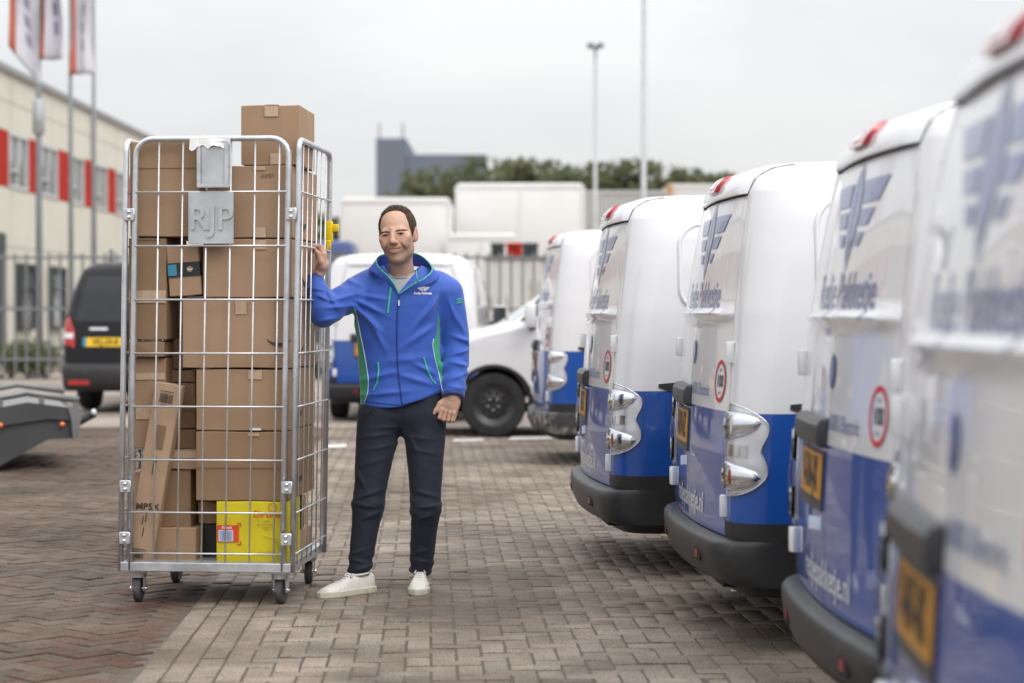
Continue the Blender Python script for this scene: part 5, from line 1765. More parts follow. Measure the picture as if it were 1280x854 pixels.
b = B('taped_parcel', 'small brown parcel with a black and blue tape strip, tilted', 'parcel', 210, 250, 307, 370, -.33, .22, M['card_warm'], roll=R(-4))
w_ = b['_w']
MB().box((-w_ / 2 - .0015, -.0064, .085), (w_ / 2 + .0015, .22, .147)).build('black_tape', M['tape_black'], b)
rect(b, 'blue_print', -w_ / 2 + .003, -.030, .092, .14, M['tape_blue'], .0072)
smile(b, .03, .125, .018, mat='paper', off=.0073)
onface(b, 'round_print', [(.028 + .013 * math.cos(t), .116 + .013 * math.sin(t)) for t in np.linspace(0, 6.283, 15)[:-1]], [tuple(range(14))], M['card'], .0070)
b = B('cardboard_box', 'plain wide brown box under the RJP plate, right of the black-taped parcel', 'box', 254, 365, 299, 372, -.335, .62, M['card_warm']); rect(b, 'packing_tape', .03, .085, .21, .25, M['tape']); smile(b, .3, .12, .10, True)
b = B('cardboard_box', 'largest brown box with black curved arrow at its right end', 'box', 228, 361.5, 373.5, 460, -.345, .64, M['card_warm']); rect(b, 'packing_tape', .0, .05, .235, .298, M['tape']); smile(b, .195, .14, .06); rect(b, 'printed_edge', .175, .1765, .003, .295, M['card_ink_faint']); smile(b, .22, .13, .10, True)
b = B('cardboard_box', 'flat brown box at left beneath the upright taped box', 'box', 160.5, 205, 427, 446.5, -.33, .40, M['card_dark'])
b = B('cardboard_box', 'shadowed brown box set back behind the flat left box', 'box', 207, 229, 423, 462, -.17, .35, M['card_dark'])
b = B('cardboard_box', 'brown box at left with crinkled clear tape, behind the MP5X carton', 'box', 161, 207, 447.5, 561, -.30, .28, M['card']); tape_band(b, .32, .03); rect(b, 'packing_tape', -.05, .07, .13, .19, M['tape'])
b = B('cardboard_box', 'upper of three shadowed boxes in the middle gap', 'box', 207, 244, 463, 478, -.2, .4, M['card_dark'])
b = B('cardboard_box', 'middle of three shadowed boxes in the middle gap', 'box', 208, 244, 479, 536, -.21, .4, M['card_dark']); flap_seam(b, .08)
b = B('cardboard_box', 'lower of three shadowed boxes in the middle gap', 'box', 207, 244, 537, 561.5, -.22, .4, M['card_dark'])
b = B('cardboard_box', 'flat pale taped box right of the MP5X carton', 'box', 211, 246, 562.5, 587, -.27, .42, M['card_pale']); tape_band(b, .065, .03)
b = B('cardboard_box', 'wide brown box with paler tape, below the largest box', 'box', 245, 360, 462, 538.5, -.34, .63, M['card']); rect(b, 'packing_tape', .03, .09, .225, .264, M['tape']); rect(b, 'packing_tape', .035, .085, .002, .012, M['paper']); smile(b, .22, .12, .10, True)
b = B('cardboard_box', 'wide plain brown box directly on the yellow box', 'box', 244.5, 359, 540, 626.5, -.345, .63, M['card_dark']); flap_seam(b, .145); rect(b, 'packing_tape', .03, .08, .284, .297, M['tape']); smile(b, .26, .14, .10, True)
# the yellow carton with its prints
b = B('yellow_carton', 'bright yellow carton with red label at the bottom right', 'box', 270, 358, 627.5, 708, -.35, .30, M['card_yellow'])
w_, h_ = b['_w'], b['_h']
k_ = h_ / 80.5
def yx(px): return (px - 314) * k_
def yz(py): return (708 - py) * k_
lab = rect(b, 'red_label', yx(270.5), yx(298), yz(678), yz(657), M['label_red'], .0065)
rect(b, 'barcode_field', yx(272.5), yx(291), yz(677.3), yz(663.2), M['label_blue'], .0072); barcode(b, yx(275), yx(290), yz(676), yz(664.5), 'print_blue', .0078, 4)
v, f = text_geo('50 pack', .015, 1, .0006)
onface(b, 'printed_text', [(yx(283) + a, yz(660) + c) for a, c in v], f, M['paper'], .0072)
for (za, zb_) in ((654.5, 1), (681, -1)):
    rect(b, 'corner_mark', yx(296), yx(301), yz(za + .8), yz(za - .4), M['label_red']); rect(b, 'corner_mark', yx(299.7), yx(301), min(yz(za), yz(za + 4 * zb_)), max(yz(za), yz(za + 4 * zb_)), M['label_red'], .0064)
words_on(b, 'Dirtseal', .040, yx(335), yz(643), 'label_red', 0, 1.0, .0004)
q = MB()
q.tube([(yx(341) + .018 * math.cos(t), -.0062, yz(634.5) + .018 * math.sin(t)) for t in np.linspace(R(-60), R(240), 16)], .0012, 5); q.tube([(yx(337), -.0062, yz(639)), (yx(345), -.0062, yz(639))], .001, 5)
q.build('printed_mark', M['label_red'], b)
for py, a0, a1 in ((651.5, 329, 337), (655.7, 322, 343), (659.5, 328, 338), (662, 330, 336)):
    rect(b, 'printed_line', yx(a0), yx(a1), yz(py + .35), yz(py - .35), M['olive_ink'])
q = MB()
q.tube([(yx(x_), -.0060, yz(y_)) for x_, y_ in ((328, 669), (334, 672), (340, 674), (346, 678), (349, 686), (347, 694), (341, 701), (335, 704), (329, 704))], .0010, 5)
q.tube([(yx(x_), -.0060, yz(y_)) for x_, y_ in ((342, 675), (346, 673), (346, 678), (342, 678), (344, 680))], .0009, 5)
q.tube([(yx(324), -.006, yz(630)), (yx(322.6), -.006, yz(660))], .0007, 5)
q.build('printed_drawing', M['olive_ink'], b)
words_on(b, 'AKCT', .026, yx(333), yz(692), 'olive_ink', 0, 1.2)
# tall narrow carton leaning to the right
b = B('narrow_carton', 'tall narrow MP5X carton leaning to the right', 'box', 157, 190, 478, 705, -.362, .07, M['card_pale'], roll=R(10.3))
b.location = (b.location.x + .062, b.location.y, b.location.z + .0)
w_, h_ = b['_w'], b['_h']
barcode(b, -.028, .03, h_ - .085, h_ - .045, seed=9); rect(b, 'printed_line', -.03, .03, h_ - .036, h_ - .033, M['card_ink']); rect(b, 'printed_line', -.022, .03, h_ - .096, h_ - .094, M['card_ink'])
rect(b, 'printed_field', -.016, .022, h_ - .29, h_ - .185, M['card_ink_faint'])
for z_ in (.44, .42): rect(b, 'printed_line', -.006, -.003, z_ - .03, z_ + .03, M['card_ink']); 
rect(b, 'printed_line', .003, .006, .40, .47, M['card_ink'])
words_on(b, 'MP5X', .040, .002, .248, 'card_ink', R(8), 1.05, .0008)
for z_, c_ in ((.20, .006), (.185, -.006), (.135, .004)): rect(b, 'printed_line', c_ - .004, c_ - .001, z_ - .02, z_ + .02, M['card_ink'])
barcode(b, -.028, .02, .018, .048, seed=5); rect(b, 'printed_line', -.035, .028, .056, .059, M['card_ink'])
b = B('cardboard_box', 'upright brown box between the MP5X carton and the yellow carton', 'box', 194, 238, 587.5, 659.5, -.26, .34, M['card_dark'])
b = B('cardboard_box', 'low brown box on the cage floor right of the MP5X carton', 'box', 191, 244, 660.5, 706.5, -.31, .33, M['card']); words_on(b, '( ) =', .03, -.01, .06, 'card_ink_faint')
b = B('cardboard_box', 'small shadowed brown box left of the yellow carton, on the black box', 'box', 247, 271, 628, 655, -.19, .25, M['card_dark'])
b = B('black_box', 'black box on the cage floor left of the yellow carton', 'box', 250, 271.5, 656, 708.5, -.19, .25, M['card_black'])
b = B('cardboard_box', 'pale brown box against the left cage side behind the MP5X carton', 'box', 161.5, 190, 590, 706, -.22, .40, M['card_pink'])
# behind the yellow carton, seen through the right side only
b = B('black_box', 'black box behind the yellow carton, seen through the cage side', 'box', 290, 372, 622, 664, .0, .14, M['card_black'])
b = B('cardboard_box', 'pale brown box at the back of the cage floor', 'box', 290, 372, 664.5, 700, .0, .34, M['card_pale'])
b = B('cardboard_box', 'pale brown box at the back, on the black box', 'box', 300, 372, 622, 664, .15, .2, M['card_pink'])
# ============================================================ THE MAN
# signed-distance modelling: each garment and the body are one continuous skin
def seg(Pt, a, b, r0, r1):
    a = np.asarray(a, float); b = np.asarray(b, float)
    ab = b - a
    t = np.clip(((Pt - a) @ ab) / (ab @ ab), 0, 1)
    q = Pt - a - t[:, None] * ab
    return np.sqrt((q * q).sum(1)) - (r0 + (r1 - r0) * t)
def ell(Pt, c, r, rot=None):
    q = Pt - np.asarray(c, float)
    if rot is not None: q = q @ rot
    r = np.asarray(r, float)
    k0 = np.sqrt(((q / r) ** 2).sum(1)); k1 = np.sqrt(((q / (r * r)) ** 2).sum(1)) + 1e-9
    return k0 * (k0 - 1) / k1
def rbox(Pt, c, h, rad, rot=None):
    q = Pt - np.asarray(c, float)
    if rot is not None: q = q @ rot
    d = np.abs(q) - (np.asarray(h, float) - rad)
    return np.sqrt((np.maximum(d, 0) ** 2).sum(1)) + np.minimum(d.max(1), 0) - rad
def smin(a, b, k):
    h = np.clip(.5 + .5 * (b - a) / k, 0, 1)
    return b + (a - b) * h - k * h * (1 - h)
def smax(a, b, k): return -smin(-a, -b, k)

def sdf_mesh(f, lo, hi, h, k=8, margin=1.0):
    lo = np.asarray(lo, float); hi = np.asarray(hi, float)
    n = np.ceil((hi - lo) / (h * k)).astype(int)
    I = np.stack(np.meshgrid(*[np.arange(a) for a in n], indexing='ij'), -1).reshape(-1, 3)
    C = lo + (I + .5) * h * k
    d = np.concatenate([f(C[i:i + 60000]) for i in range(0, len(C), 60000)])
    I = I[np.abs(d) < h * k * (0.9 * margin) + h * 1.5]
    g = np.arange(k + 1)
    G = np.stack(np.meshgrid(g, g, g, indexing='ij'), -1).reshape(-1, 3)
    keys_all, pos_all, edges = [], [], [[], [], []]
    BIG = 1 << 20
    def key(c): return (c[..., 0].astype(np.int64) * BIG + c[..., 1]) * BIG + c[..., 2]
    off = np.array([[0,0,0],[1,0,0],[0,1,0],[1,1,0],[0,0,1],[1,0,1],[0,1,1],[1,1,1]])
    E = [(0,1),(2,3),(4,5),(6,7),(0,2),(1,3),(4,6),(5,7),(0,4),(1,5),(2,6),(3,7)]
    for s in range(0, len(I), 300):
        blk = I[s:s + 300]
        gi = blk[:, None, :] * k + G[None]                     # global grid indices
        pts = lo + gi.reshape(-1, 3) * h
        D = f(pts).reshape(len(blk), k + 1, k + 1, k + 1)
        c8 = np.stack([D[:, a:a + k, b:b + k, c:c + k] for a, b, c in off], -1)
        neg = c8 < 0
        mix = neg.any(-1) & ~neg.all(-1)
        w = np.argwhere(mix)
        if not len(w): continue
        v8 = c8[mix]
        cell = blk[w[:, 0]] * k + w[:, 1:]
        acc = np.zeros((len(w), 3)); cnt = np.zeros(len(w))
        for a, b in E:
            da, db = v8[:, a], v8[:, b]
            m = (da < 0) != (db < 0)
            t = np.where(m, da / np.where(m, da - db, 1), 0)
            p = off[a] + t[:, None] * (off[b] - off[a])
            acc[m] += p[m]; cnt[m] += 1
        pos_all.append(lo + (cell + acc / cnt[:, None]) * h); keys_all.append(key(cell))
        for ax, b in ((0, 1), (1, 2), (2, 4)):
            m = (v8[:, 0] < 0) != (v8[:, b] < 0)
            edges[ax].append(np.concatenate([cell[m], (v8[m, 0] < 0)[:, None]], 1))
    keys = np.concatenate(keys_all); pos = np.concatenate(pos_all)
    keys, ui = np.unique(keys, return_index=True); pos = pos[ui]
    quads = []
    for ax in range(3):
        e = np.concatenate(edges[ax]); 
        if not len(e): continue
        c = e[:, :3]; flip = e[:, 3].astype(bool)
        u, v = (ax + 1) % 3, (ax + 2) % 3
        cs = []
        for (a, b) in ((0, 0), (-1, 0), (-1, -1), (0, -1)):
            q = c.copy(); q[:, u] += a; q[:, v] += b; cs.append(q)
        idx = []
        ok = np.ones(len(e), bool)
        for q in cs:
            kk = key(q); j = np.clip(np.searchsorted(keys, kk), 0, len(keys) - 1)
            ok &= keys[j] == kk; idx.append(j)
        Q = np.stack(idx, 1)[ok]; fl = flip[ok]
        Q[~fl] = Q[~fl][:, ::-1]
        quads.append(Q)
    return pos, np.concatenate(quads)

def noise3(Pt, f, seed=0):
    """cheap smooth pseudo-noise"""
    rg = np.random.default_rng(seed)
    o = np.zeros(len(Pt))
    for k in range(5):
        w = rg.normal(size=3) * f; o += np.sin(Pt @ w + rg.random() * 6.28)
    return o / 5

PX, PY = -.53, 9.17
man = empty('person', (PX, PY, 0), 0, 'smiling man in a blue and green jacket gripping the roll cage', 'person')
def Q(px, py, Y):                                     # to the man's own coordinates
    v = P(px, py, Y); return np.array([v.x - PX, v.y - PY, v.z])

# ---- materials
def attr_mat(name, base, rough, layers, bump=0.15, bscale=400, sheen=0.0, var=0.08, vscale=25, sss=0.0):
    """colours for regions of the thing, painted eye-socket shade among them, mixed in by vertex attributes"""
    m, t, b = newmat(name)
    tcn = t.nodes.new('ShaderNodeTexCoord')
    n1 = t.nodes.new('ShaderNodeTexNoise'); n1.inputs['Scale'].default_value = vscale; n1.inputs['Detail'].default_value = 5
    t.links.new(tcn.outputs['Object'], n1.inputs['Vector'])
    r = t.nodes.new('ShaderNodeValToRGB')
    r.color_ramp.elements[0].position = .3; r.color_ramp.elements[1].position = .7
    r.color_ramp.elements[0].color = (*[c * (1 - var) for c in base], 1); r.color_ramp.elements[1].color = (*[c * (1 + var) for c in base], 1)
    t.links.new(n1.outputs['Fac'], r.inputs['Fac'])
    last = r.outputs[0]
    for (an, col, soft) in layers:
        at = t.nodes.new('ShaderNodeAttribute'); at.attribute_name = an
        mm = t.nodes.new('ShaderNodeMix'); mm.data_type = 'RGBA'
        if soft:
            t.links.new(at.outputs['Fac'], mm.inputs[0])
        else:
            mr_ = t.nodes.new('ShaderNodeMapRange'); mr_.inputs['From Min'].default_value = -.0012; mr_.inputs['From Max'].default_value = .0012
            t.links.new(at.outputs['Fac'], mr_.inputs['Value']); t.links.new(mr_.outputs[0], mm.inputs[0])
        t.links.new(last, mm.inputs[6]); mm.inputs[7].default_value = (*col, 1); last = mm.outputs[2]
    t.links.new(last, b.inputs['Base Color'])
    setp(b, Roughness=rough, Sheen_Weight=sheen)
    if sss: setp(b, Specular_IOR_Level=.3); setp(b, Subsurface_Weight=sss, Subsurface_Radius=(.012, .005, .003), Subsurface_Scale=1.0)
    n3 = t.nodes.new('ShaderNodeTexNoise'); n3.inputs['Scale'].default_value = bscale; n3.inputs['Detail'].default_value = 3
    t.links.new(tcn.outputs['Object'], n3.inputs['Vector'])
    bp = t.nodes.new('ShaderNodeBump'); bp.inputs['Strength'].default_value = bump; bp.inputs['Distance'].default_value = .003
    t.links.new(n3.outputs['Fac'], bp.inputs['Height']); t.links.new(bp.outputs[0], b.inputs['Normal'])
    return m
def put_attr(o, name, vals):
    a = o.data.attributes.new(name, 'FLOAT', 'POINT'); a.data.foreach_set('value', np.asarray(vals, np.float32))
SKIN = attr_mat('skin', (0.57, 0.365, 0.27), 0.62, [('blush_socket_shade', (0.60, 0.29, 0.21), True), ('stubble', (0.20, 0.125, 0.085), True), ('lip', (0.46, 0.17, 0.14), True)], .12, 350, 0, .06, 60, .12)
JKT = attr_mat('jacket_blue', (0.026, 0.098, 0.47), 0.62, [('green', (0.03, 0.36, 0.17), False), ('cuffdark', (0.012, 0.04, 0.20), False)], .12, 700, .25, .07, 18)
TRS = attr_mat('trousers_navy', (0.0115, 0.0155, 0.031), 0.85, [], .15, 800, .05, .12, 20)
M['lining'] = pmat('collar_lining', (0.045, 0.115, 0.50), 0.7, var=.08, scale=30)
M['navy_trim'] = pmat('navy_trim', (0.010, 0.03, 0.14), 0.6, var=.1)
M['zip_blue'] = pmat('zip_blue', (0.014, 0.045, 0.24), 0.6, var=.1)
M['teal'] = pmat('teal_trim', (0.06, 0.43, 0.34), 0.5, var=.06)
M['tee_grey'] = pmat('tee_grey', (0.40, 0.41, 0.43), 0.9, var=.08, scale=60, bump=.1, bscale=500)
M['tee_rib'] = pmat('tee_rib', (0.27, 0.29, 0.31), 0.9, var=.08, scale=60)
M['hair'] = pmat('hair', (0.058, 0.037, 0.025), 0.7, spec=0.2, var=.35, scale=140, bump=.6, bscale=220)
M['brow'] = pmat('brow', (0.075, 0.045, 0.030), 0.7, var=.2)
M['lash'] = pmat('lash', (0.035, 0.020, 0.014), 0.7, var=.1)
M['eye_white'] = pmat('eye_white', (0.20, 0.165, 0.15), 0.3, var=.04)
M['iris'] = pmat('iris', (0.03, 0.03, 0.03), 0.15, var=.1)
M['teeth'] = pmat('teeth', (0.78, 0.74, 0.68), 0.3, var=.04)
M['shoe_white'] = pmat('shoe_white', (0.70, 0.69, 0.64), 0.5, var=.06, scale=20, dirt=(.45, .43, .37), dirt_scale=18, dirt_amt=.2, bump=.1, bscale=200)
M['shoe_sole'] = pmat('shoe_sole', (0.58, 0.57, 0.46), 0.6, var=.1, scale=20, dirt=(.35, .34, .27), dirt_scale=20, dirt_amt=.3)
M['logo_white'] = pmat('logo_white', (0.82, 0.82, 0.84), 0.6, var=.02)

# ---- joints
SH_R, EL_R, WR_R = Q(452, 361, 9.19), Q(405, 391, 9.02), Q(391.5, 346, 9.085)     # his right arm, towards the cage
SH_L, EL_L, WR_L = Q(560, 366, 9.20), Q(572, 432, 9.215), Q(567, 497, 9.085)
TZ = [.80, .85, .90, 1.0, 1.10, 1.22, 1.32, 1.38, 1.42, 1.455, 1.50]
TX = [.030, .029, .029, .018, .0105, .000, .010, .028, .036, .036, .03]
TW = [.198, .199, .198, .193, .190, .196, .202, .196, .165, .115, .07]
TD = [.136, .135, .131, .126, .124, .130, .130, .122, .108, .088, .065]
def torso(Pt, grow=0.0):
    z = Pt[:, 2]
    cx = np.interp(z, TZ, TX); w = np.interp(z, TZ, TW) + grow; d = np.interp(z, TZ, TD) + grow
    x = (Pt[:, 0] - cx) / w; y = (Pt[:, 1] - .015) / d
    r = (np.abs(x) ** 2.5 + np.abs(y) ** 2.5) ** (1 / 2.5)
    return smax((r - 1) * np.minimum(w, d) * .85, .79 - z, .02)
def wrinkle(t, u, amp, freq, ph=0.0):
    return amp * np.sin(t * freq + 1.6 * np.sin(u * 9 + ph) + ph)
def along(Pt, a, b):
    ab = b - a; L = np.linalg.norm(ab); e = ab / L
    return (Pt - a) @ e, L
def fold(Pt, c, dirv, nrm, length, width, amp):
    """one soft crease: a ridge of the given length and width across nrm"""
    q = Pt - np.asarray(c)
    a = (q @ dirv) / length; b = (q @ nrm) / width
    r2 = ((q - np.outer(q @ dirv, dirv) - np.outer(q @ nrm, nrm)) ** 2).sum(1)
    return -1.35 * amp * np.exp(-a * a - b * b) * np.exp(-r2 / .03)
FOLDS = []
def nv(*v):
    v = np.array(v, float); return v / np.linalg.norm(v)
def jk_fold(px, py, Y, dx, dz, length, width, amp):
    d = nv(dx, 0, dz); n_ = nv(-dz, 0, dx)
    FOLDS.append((Q(px, py, Y), d, n_, length, width, amp))
# creases seen in the photograph: pulled from the raised arm's pit, above the hem, at elbows and cuffs
for a in ((455, 395, 9.06, 1, -.9, .09, .012, .010), (462, 384, 9.05, 1, -.5, .07, .011, .008), (468, 372, 9.05, 1, -.15, .06, .011, .006), (470, 415, 9.05, .5, -1, .09, .013, .007),
          (530, 395, 9.05, -.8, -1, .08, .013, .007), (524, 420, 9.04, -1, -.7, .09, .014, .006), (540, 385, 9.06, -.5, -1, .06, .011, .007),
          (475, 470, 9.05, 1, .25, .08, .013, .006), (480, 492, 9.05, 1, .1, .10, .012, .006), (520, 475, 9.05, 1, -.3, .08, .013, .006), (532, 462, 9.05, 1, -.5, .06, .011, .006), (505, 450, 9.04, 1, .1, .10, .016, .004),
          (575, 405, 9.14, .5, -1, .05, .010, .008), (580, 425, 9.14, 1, -.35, .045, .010, .010), (578, 440, 9.14, 1, .3, .045, .009, .010), (576, 455, 9.13, 1, -.25, .05, .009, .009), (574, 470, 9.12, 1, .35, .045, .009, .008), (572, 484, 9.1, 1, -.2, .04, .008, .007), (566, 390, 9.14, .3, -1, .06, .010, .007),
          (430, 372, 9.06, -1, -.3, .06, .011, .010), (424, 384, 9.02, -1, -.05, .06, .010, .011), (415, 372, 9.0, .6, -1, .05, .009, .010), (404, 372, 8.98, .9, -.4, .04, .009, .010), (398, 362, 8.98, 1, -.15, .04, .008, .009), (440, 352, 9.08, -1, .5, .05, .01, .006), (410, 400, 8.97, 1, .2, .05, .010, .008)):
    jk_fold(*a)
def f_jacket(Pt):
    t = torso(Pt)
    sh = smin(seg(Pt, SH_R, EL_R, .071, .063), seg(Pt, EL_R, WR_R - (EL_R - WR_R) * -.04, .062, .043), .022)
    sl = smin(seg(Pt, SH_L, EL_L, .071, .060), seg(Pt, EL_L, WR_L, .060, .049), .03)
    # shoulders
    yoke = seg(Pt, Q(468, 354, 9.2), Q(546, 357, 9.2), .072, .070)
    d = smin(t, yoke, .05)
    d = smin(d, sh, .035); d = smin(d, sl, .03)
    for (c, dv, n_, L_, w_, am) in FOLDS: d = d + fold(Pt, c, dv, n_, L_, w_, am)
    # rumples round the elbows and cuffs
    for (a, b, w0, fr, am) in ((EL_R, WR_R, .6, 95, .0035), (EL_L, WR_L, .55, 80, .0035), (SH_R, EL_R, .75, 75, .003)):
        s, L_ = along(Pt, a, b)
        m = np.exp(-((s / L_ - w0) / .35) ** 2) * (np.abs(seg(Pt, a, b, .06, .055)) < .03)
        d = d + m * wrinkle(s, (Pt[:, 0] + Pt[:, 1]) * 1.4, am, fr)
    d = d + .0018 * noise3(Pt, 34, 1) + .0012 * noise3(Pt, 70, 2)
    # hem: higher over the pocketed left hand side
    hem = .846 + np.maximum(0, Pt[:, 0] - .03) * .40 + .004 * np.sin(Pt[:, 0] * 30)
    tor_zone = (np.abs(Pt[:, 0] - .03) < .215) & (Pt[:, 2] < 1.0) & (sl > .004)
    d = np.where(tor_zone, smax(d, hem - Pt[:, 2], .006), d)
    # cuffs end square to the forearm
    s, L_ = along(Pt, EL_R, WR_R); near = (np.linalg.norm(Pt - WR_R, axis=1) < .12)
    d = np.where(near, smax(d, s - L_ - .002, .004), d)
    s, L_ = along(Pt, EL_L, WR_L); near = (np.linalg.norm(Pt - WR_L, axis=1) < .10) & (Pt[:, 2] < WR_L[2] + .07)
    d = np.where(near & (sl < .03), smax(d, s - L_ - .003, .004), d)
    # open neck: a V down to the zip, and a round hole for the neck
    zv = Q(498, 366, 9.04)
    vx = np.abs(Pt[:, 0] - (zv[0] + (Pt[:, 2] - zv[2]) * .10)) - (Pt[:, 2] - zv[2]) * .70
    cut = np.maximum(vx, Pt[:, 1] - .03) 
    d = smax(d, -np.maximum(cut, zv[2] - Pt[:, 2]), .004)
    neck = np.sqrt((Pt[:, 0] - .03) ** 2 + (Pt[:, 1] - .03) ** 2) - .076
    d = smax(d, -np.maximum(neck, 1.40 - Pt[:, 2]), .006)
    return d
V_, F_ = sdf_mesh(f_jacket, (-.50, -.34, .80), (.31, .25, 1.53), .0052)
jacket = mesh('jacket', V_, F_, JKT, man, True)
# green side panels: a sweep under each arm, widening to the hem
def poly_dist(pts, x, z):
    """signed distance to a polygon in x/z (inside positive)"""
    pts = np.array(pts); d = np.full(len(x), 9.0); ins = np.zeros(len(x), bool)
    for a, b in zip(pts, np.roll(pts, -1, 0)):
        e = b - a; L2 = e @ e
        t = np.clip(((x - a[0]) * e[0] + (z - a[1]) * e[1]) / L2, 0, 1)
        d = np.minimum(d, np.hypot(x - a[0] - t * e[0], z - a[1] - t * e[1]))
        c = ((a[1] > z) != (b[1] > z)) & (x < (b[0] - a[0]) * (z - a[1]) / (b[1] - a[1] + 1e-12) + a[0])
        ins ^= c
    return np.where(ins, d, -d)
def pq(*pts): return [tuple(Q(a, b, 9.07)[[0, 2]]) for a, b in pts]
gl = poly_dist(pq((440, 386), (444, 390), (446, 398), (449, 420), (455, 450), (459, 475), (458, 492), (453, 515), (415, 515), (425, 400)), V_[:, 0], V_[:, 2])
gr = poly_dist(pq((546, 388), (547, 402), (545, 420), (540, 428), (543, 450), (548, 470), (553, 492), (556, 520), (555, 470), (549, 440), (549, 400)), V_[:, 0], V_[:, 2])
onarm = np.minimum(seg(V_, SH_L, EL_L, .068, .060), seg(V_, EL_L, WR_L, .058, .048))
onarmR = np.minimum(seg(V_, SH_R, EL_R, .068, .060), seg(V_, EL_R, WR_R, .058, .046))
gr = np.minimum(gr, (onarm - .010))
gl = np.minimum(gl, onarmR - .004)
tr_, trt = torso(V_), 0
put_attr(jacket, 'green', np.maximum(gl, gr))
sR, LR = along(V_, EL_R, WR_R); sL, LL = along(V_, EL_L, WR_L)
cf = np.maximum(np.where(np.linalg.norm(V_ - WR_R, axis=1) < .08, sR - LR + .022, -1), np.where((np.linalg.norm(V_ - WR_L, axis=1) < .085), sL - LL + .016, -1))
put_attr(jacket, 'cuffdark', cf)
JB = BVHTree.FromPolygons([Vector(v) for v in V_], [tuple(int(i) for i in f) for f in F_])
def on_front(x, z, off=.002, y0=-.6):
    h = JB.ray_cast(Vector((x, y0, z)), Vector((0, 1, 0)))
    if h[0] is None: return None
    n_ = h[1]
    if n_.y > 0: n_ = -n_
    return h[0] + n_ * off
def stitch(name, pts, r, mat, par=jacket, off=.0015, n=40, Y=9.05, ny=6):
    pts = [Q(a, b, Y) for a, b in pts]
    L = [0]
    for a, b in zip(pts, pts[1:]): L.append(L[-1] + np.linalg.norm(b - a))
    out = []
    for s in np.linspace(0, L[-1], n):
        x = np.interp(s, L, [p[0] for p in pts]); z = np.interp(s, L, [p[2] for p in pts])
        h = on_front(x, z, off)
        if h is not None: out.append(h)
    if len(out) > 2: return MB().tube(out, r, ny).build(name, mat, par, True)
stitch('front_zip', [(499, 366), (497, 385), (496, 420), (497, 460), (503, 509)], .0036, M['zip_blue'])
stitch('chest_zip', [(488.5, 357), (486.5, 375), (484.5, 392)], .0058, M['teal'])
stitch('pocket_zip', [(472, 453), (473, 465), (471, 479), (466, 489)], .0048, M['teal'])
stitch('pocket_zip', [(529, 447), (533, 461), (539, 475), (544, 481)], .0048, M['teal'])
stitch('panel_piping', [(443, 386), (447, 405), (451, 425), (456, 450), (460, 475), (459, 492), (454, 505)], .0022, M['sticker_pale'])
stitch('panel_piping', [(541, 424), (540, 432), (543, 450), (548, 470), (553, 489)], .0022, M['sticker_pale'])
stitch('hem_seam', [(456, 502), (480, 505), (502, 506.5), (525, 500), (551, 487)], .0016, M['navy_trim'])
stitch('shoulder_seam', [(444, 350), (446, 365), (449, 384)], .0012, JKT, off=.0002)
stitch('shoulder_seam', [(552, 353), (549, 370), (547, 390)], .0012, JKT, off=.0002)
h_ = on_front(*Q(498.6, 379, 9.05)[[0, 2]], .005)
MB().box((-.0035, -.003, -.013), (.0035, .003, .013), .0012, Matrix.Translation(h_)).build('zip_pull', M['lamp_white'], jacket)
for k in range(3):
    stitch('sleeve_stripe', [(570 - k * .3, 374.5 + 2.4 * k), (577, 373.5 + 2.4 * k)], .0026, M['teal'], n=8)
# emblem on the chest
em = MB()
def em_poly(pts):
    tri, F2 = scan_patch([tuple(Q(a, b, 9.05)[[0, 2]]) for a, b in pts], 8, 6)
    VV = []
    for x, z in tri:
        h = on_front(x, z, .0022); VV.append(h if h is not None else Vector((x, -.12, z)))
    em.add(VV, F2)
for c in (1, -1):
    X = lambda a: 528.5 + c * a
    em_poly([(X(9.2), 358.8), (X(5.5), 359.2), (X(3.2), 358.6), (X(.4), 361.5), (X(.4), 364.2), (X(2.5), 364.0), (X(5), 362)])
em_poly([(528.5 + 3.0 * math.cos(t), 359.4 + 1.8 * math.sin(t)) for t in np.linspace(0, 6.28, 14)[:-1]])
em.build('chest_emblem', M['logo_white'], jacket)
v, f = text_geo('Redje Pakketje', .0135, 1.0, .0006)
c0 = Q(528.3, 366.7, 9.05)
VV = []
for a, b in v:
    h = on_front(c0[0] + a, c0[2] + b, .0022); VV.append(h if h is not None else Vector((c0[0] + a, -.12, c0[2] + b)))
mesh('chest_lettering', VV, f, M['logo_white'], jacket)

# ---- collar
def strip(name, top, bot, mat, thick, par, rows=6, n=60):
    def rs(pts):
        pts = [Q(*p) for p in pts]; L = [0]
        for a, b in zip(pts, pts[1:]): L.append(L[-1] + np.linalg.norm(b - a))
        # smooth resample (Catmull-Rom)
        out = []
        m = len(pts)
        for s in np.linspace(0, m - 1, n):
            i = min(int(s), m - 2); t = s - i
            p0, p1, p2, p3 = pts[max(i - 1, 0)], pts[i], pts[i + 1], pts[min(i + 2, m - 1)]
            out.append(.5 * ((2 * p1) + (p2 - p0) * t + (2 * p0 - 5 * p1 + 4 * p2 - p3) * t * t + (3 * p1 - p0 - 3 * p2 + p3) * t ** 3))
        return np.array(out)
    A, B = rs(top), rs(bot)
    V = np.array([A * (1 - k / rows) + B * (k / rows) for k in range(rows + 1)]).reshape(-1, 3)
    F = [(i * n + k, i * n + k + 1, (i + 1) * n + k + 1, (i + 1) * n + k) for i in range(rows) for k in range(n - 1)]
    o = mesh(name, V, F, mat, par, True)
    md = o.modifiers.new('thick', 'SOLIDIFY'); md.thickness = thick; md.offset = 0
    return o, A
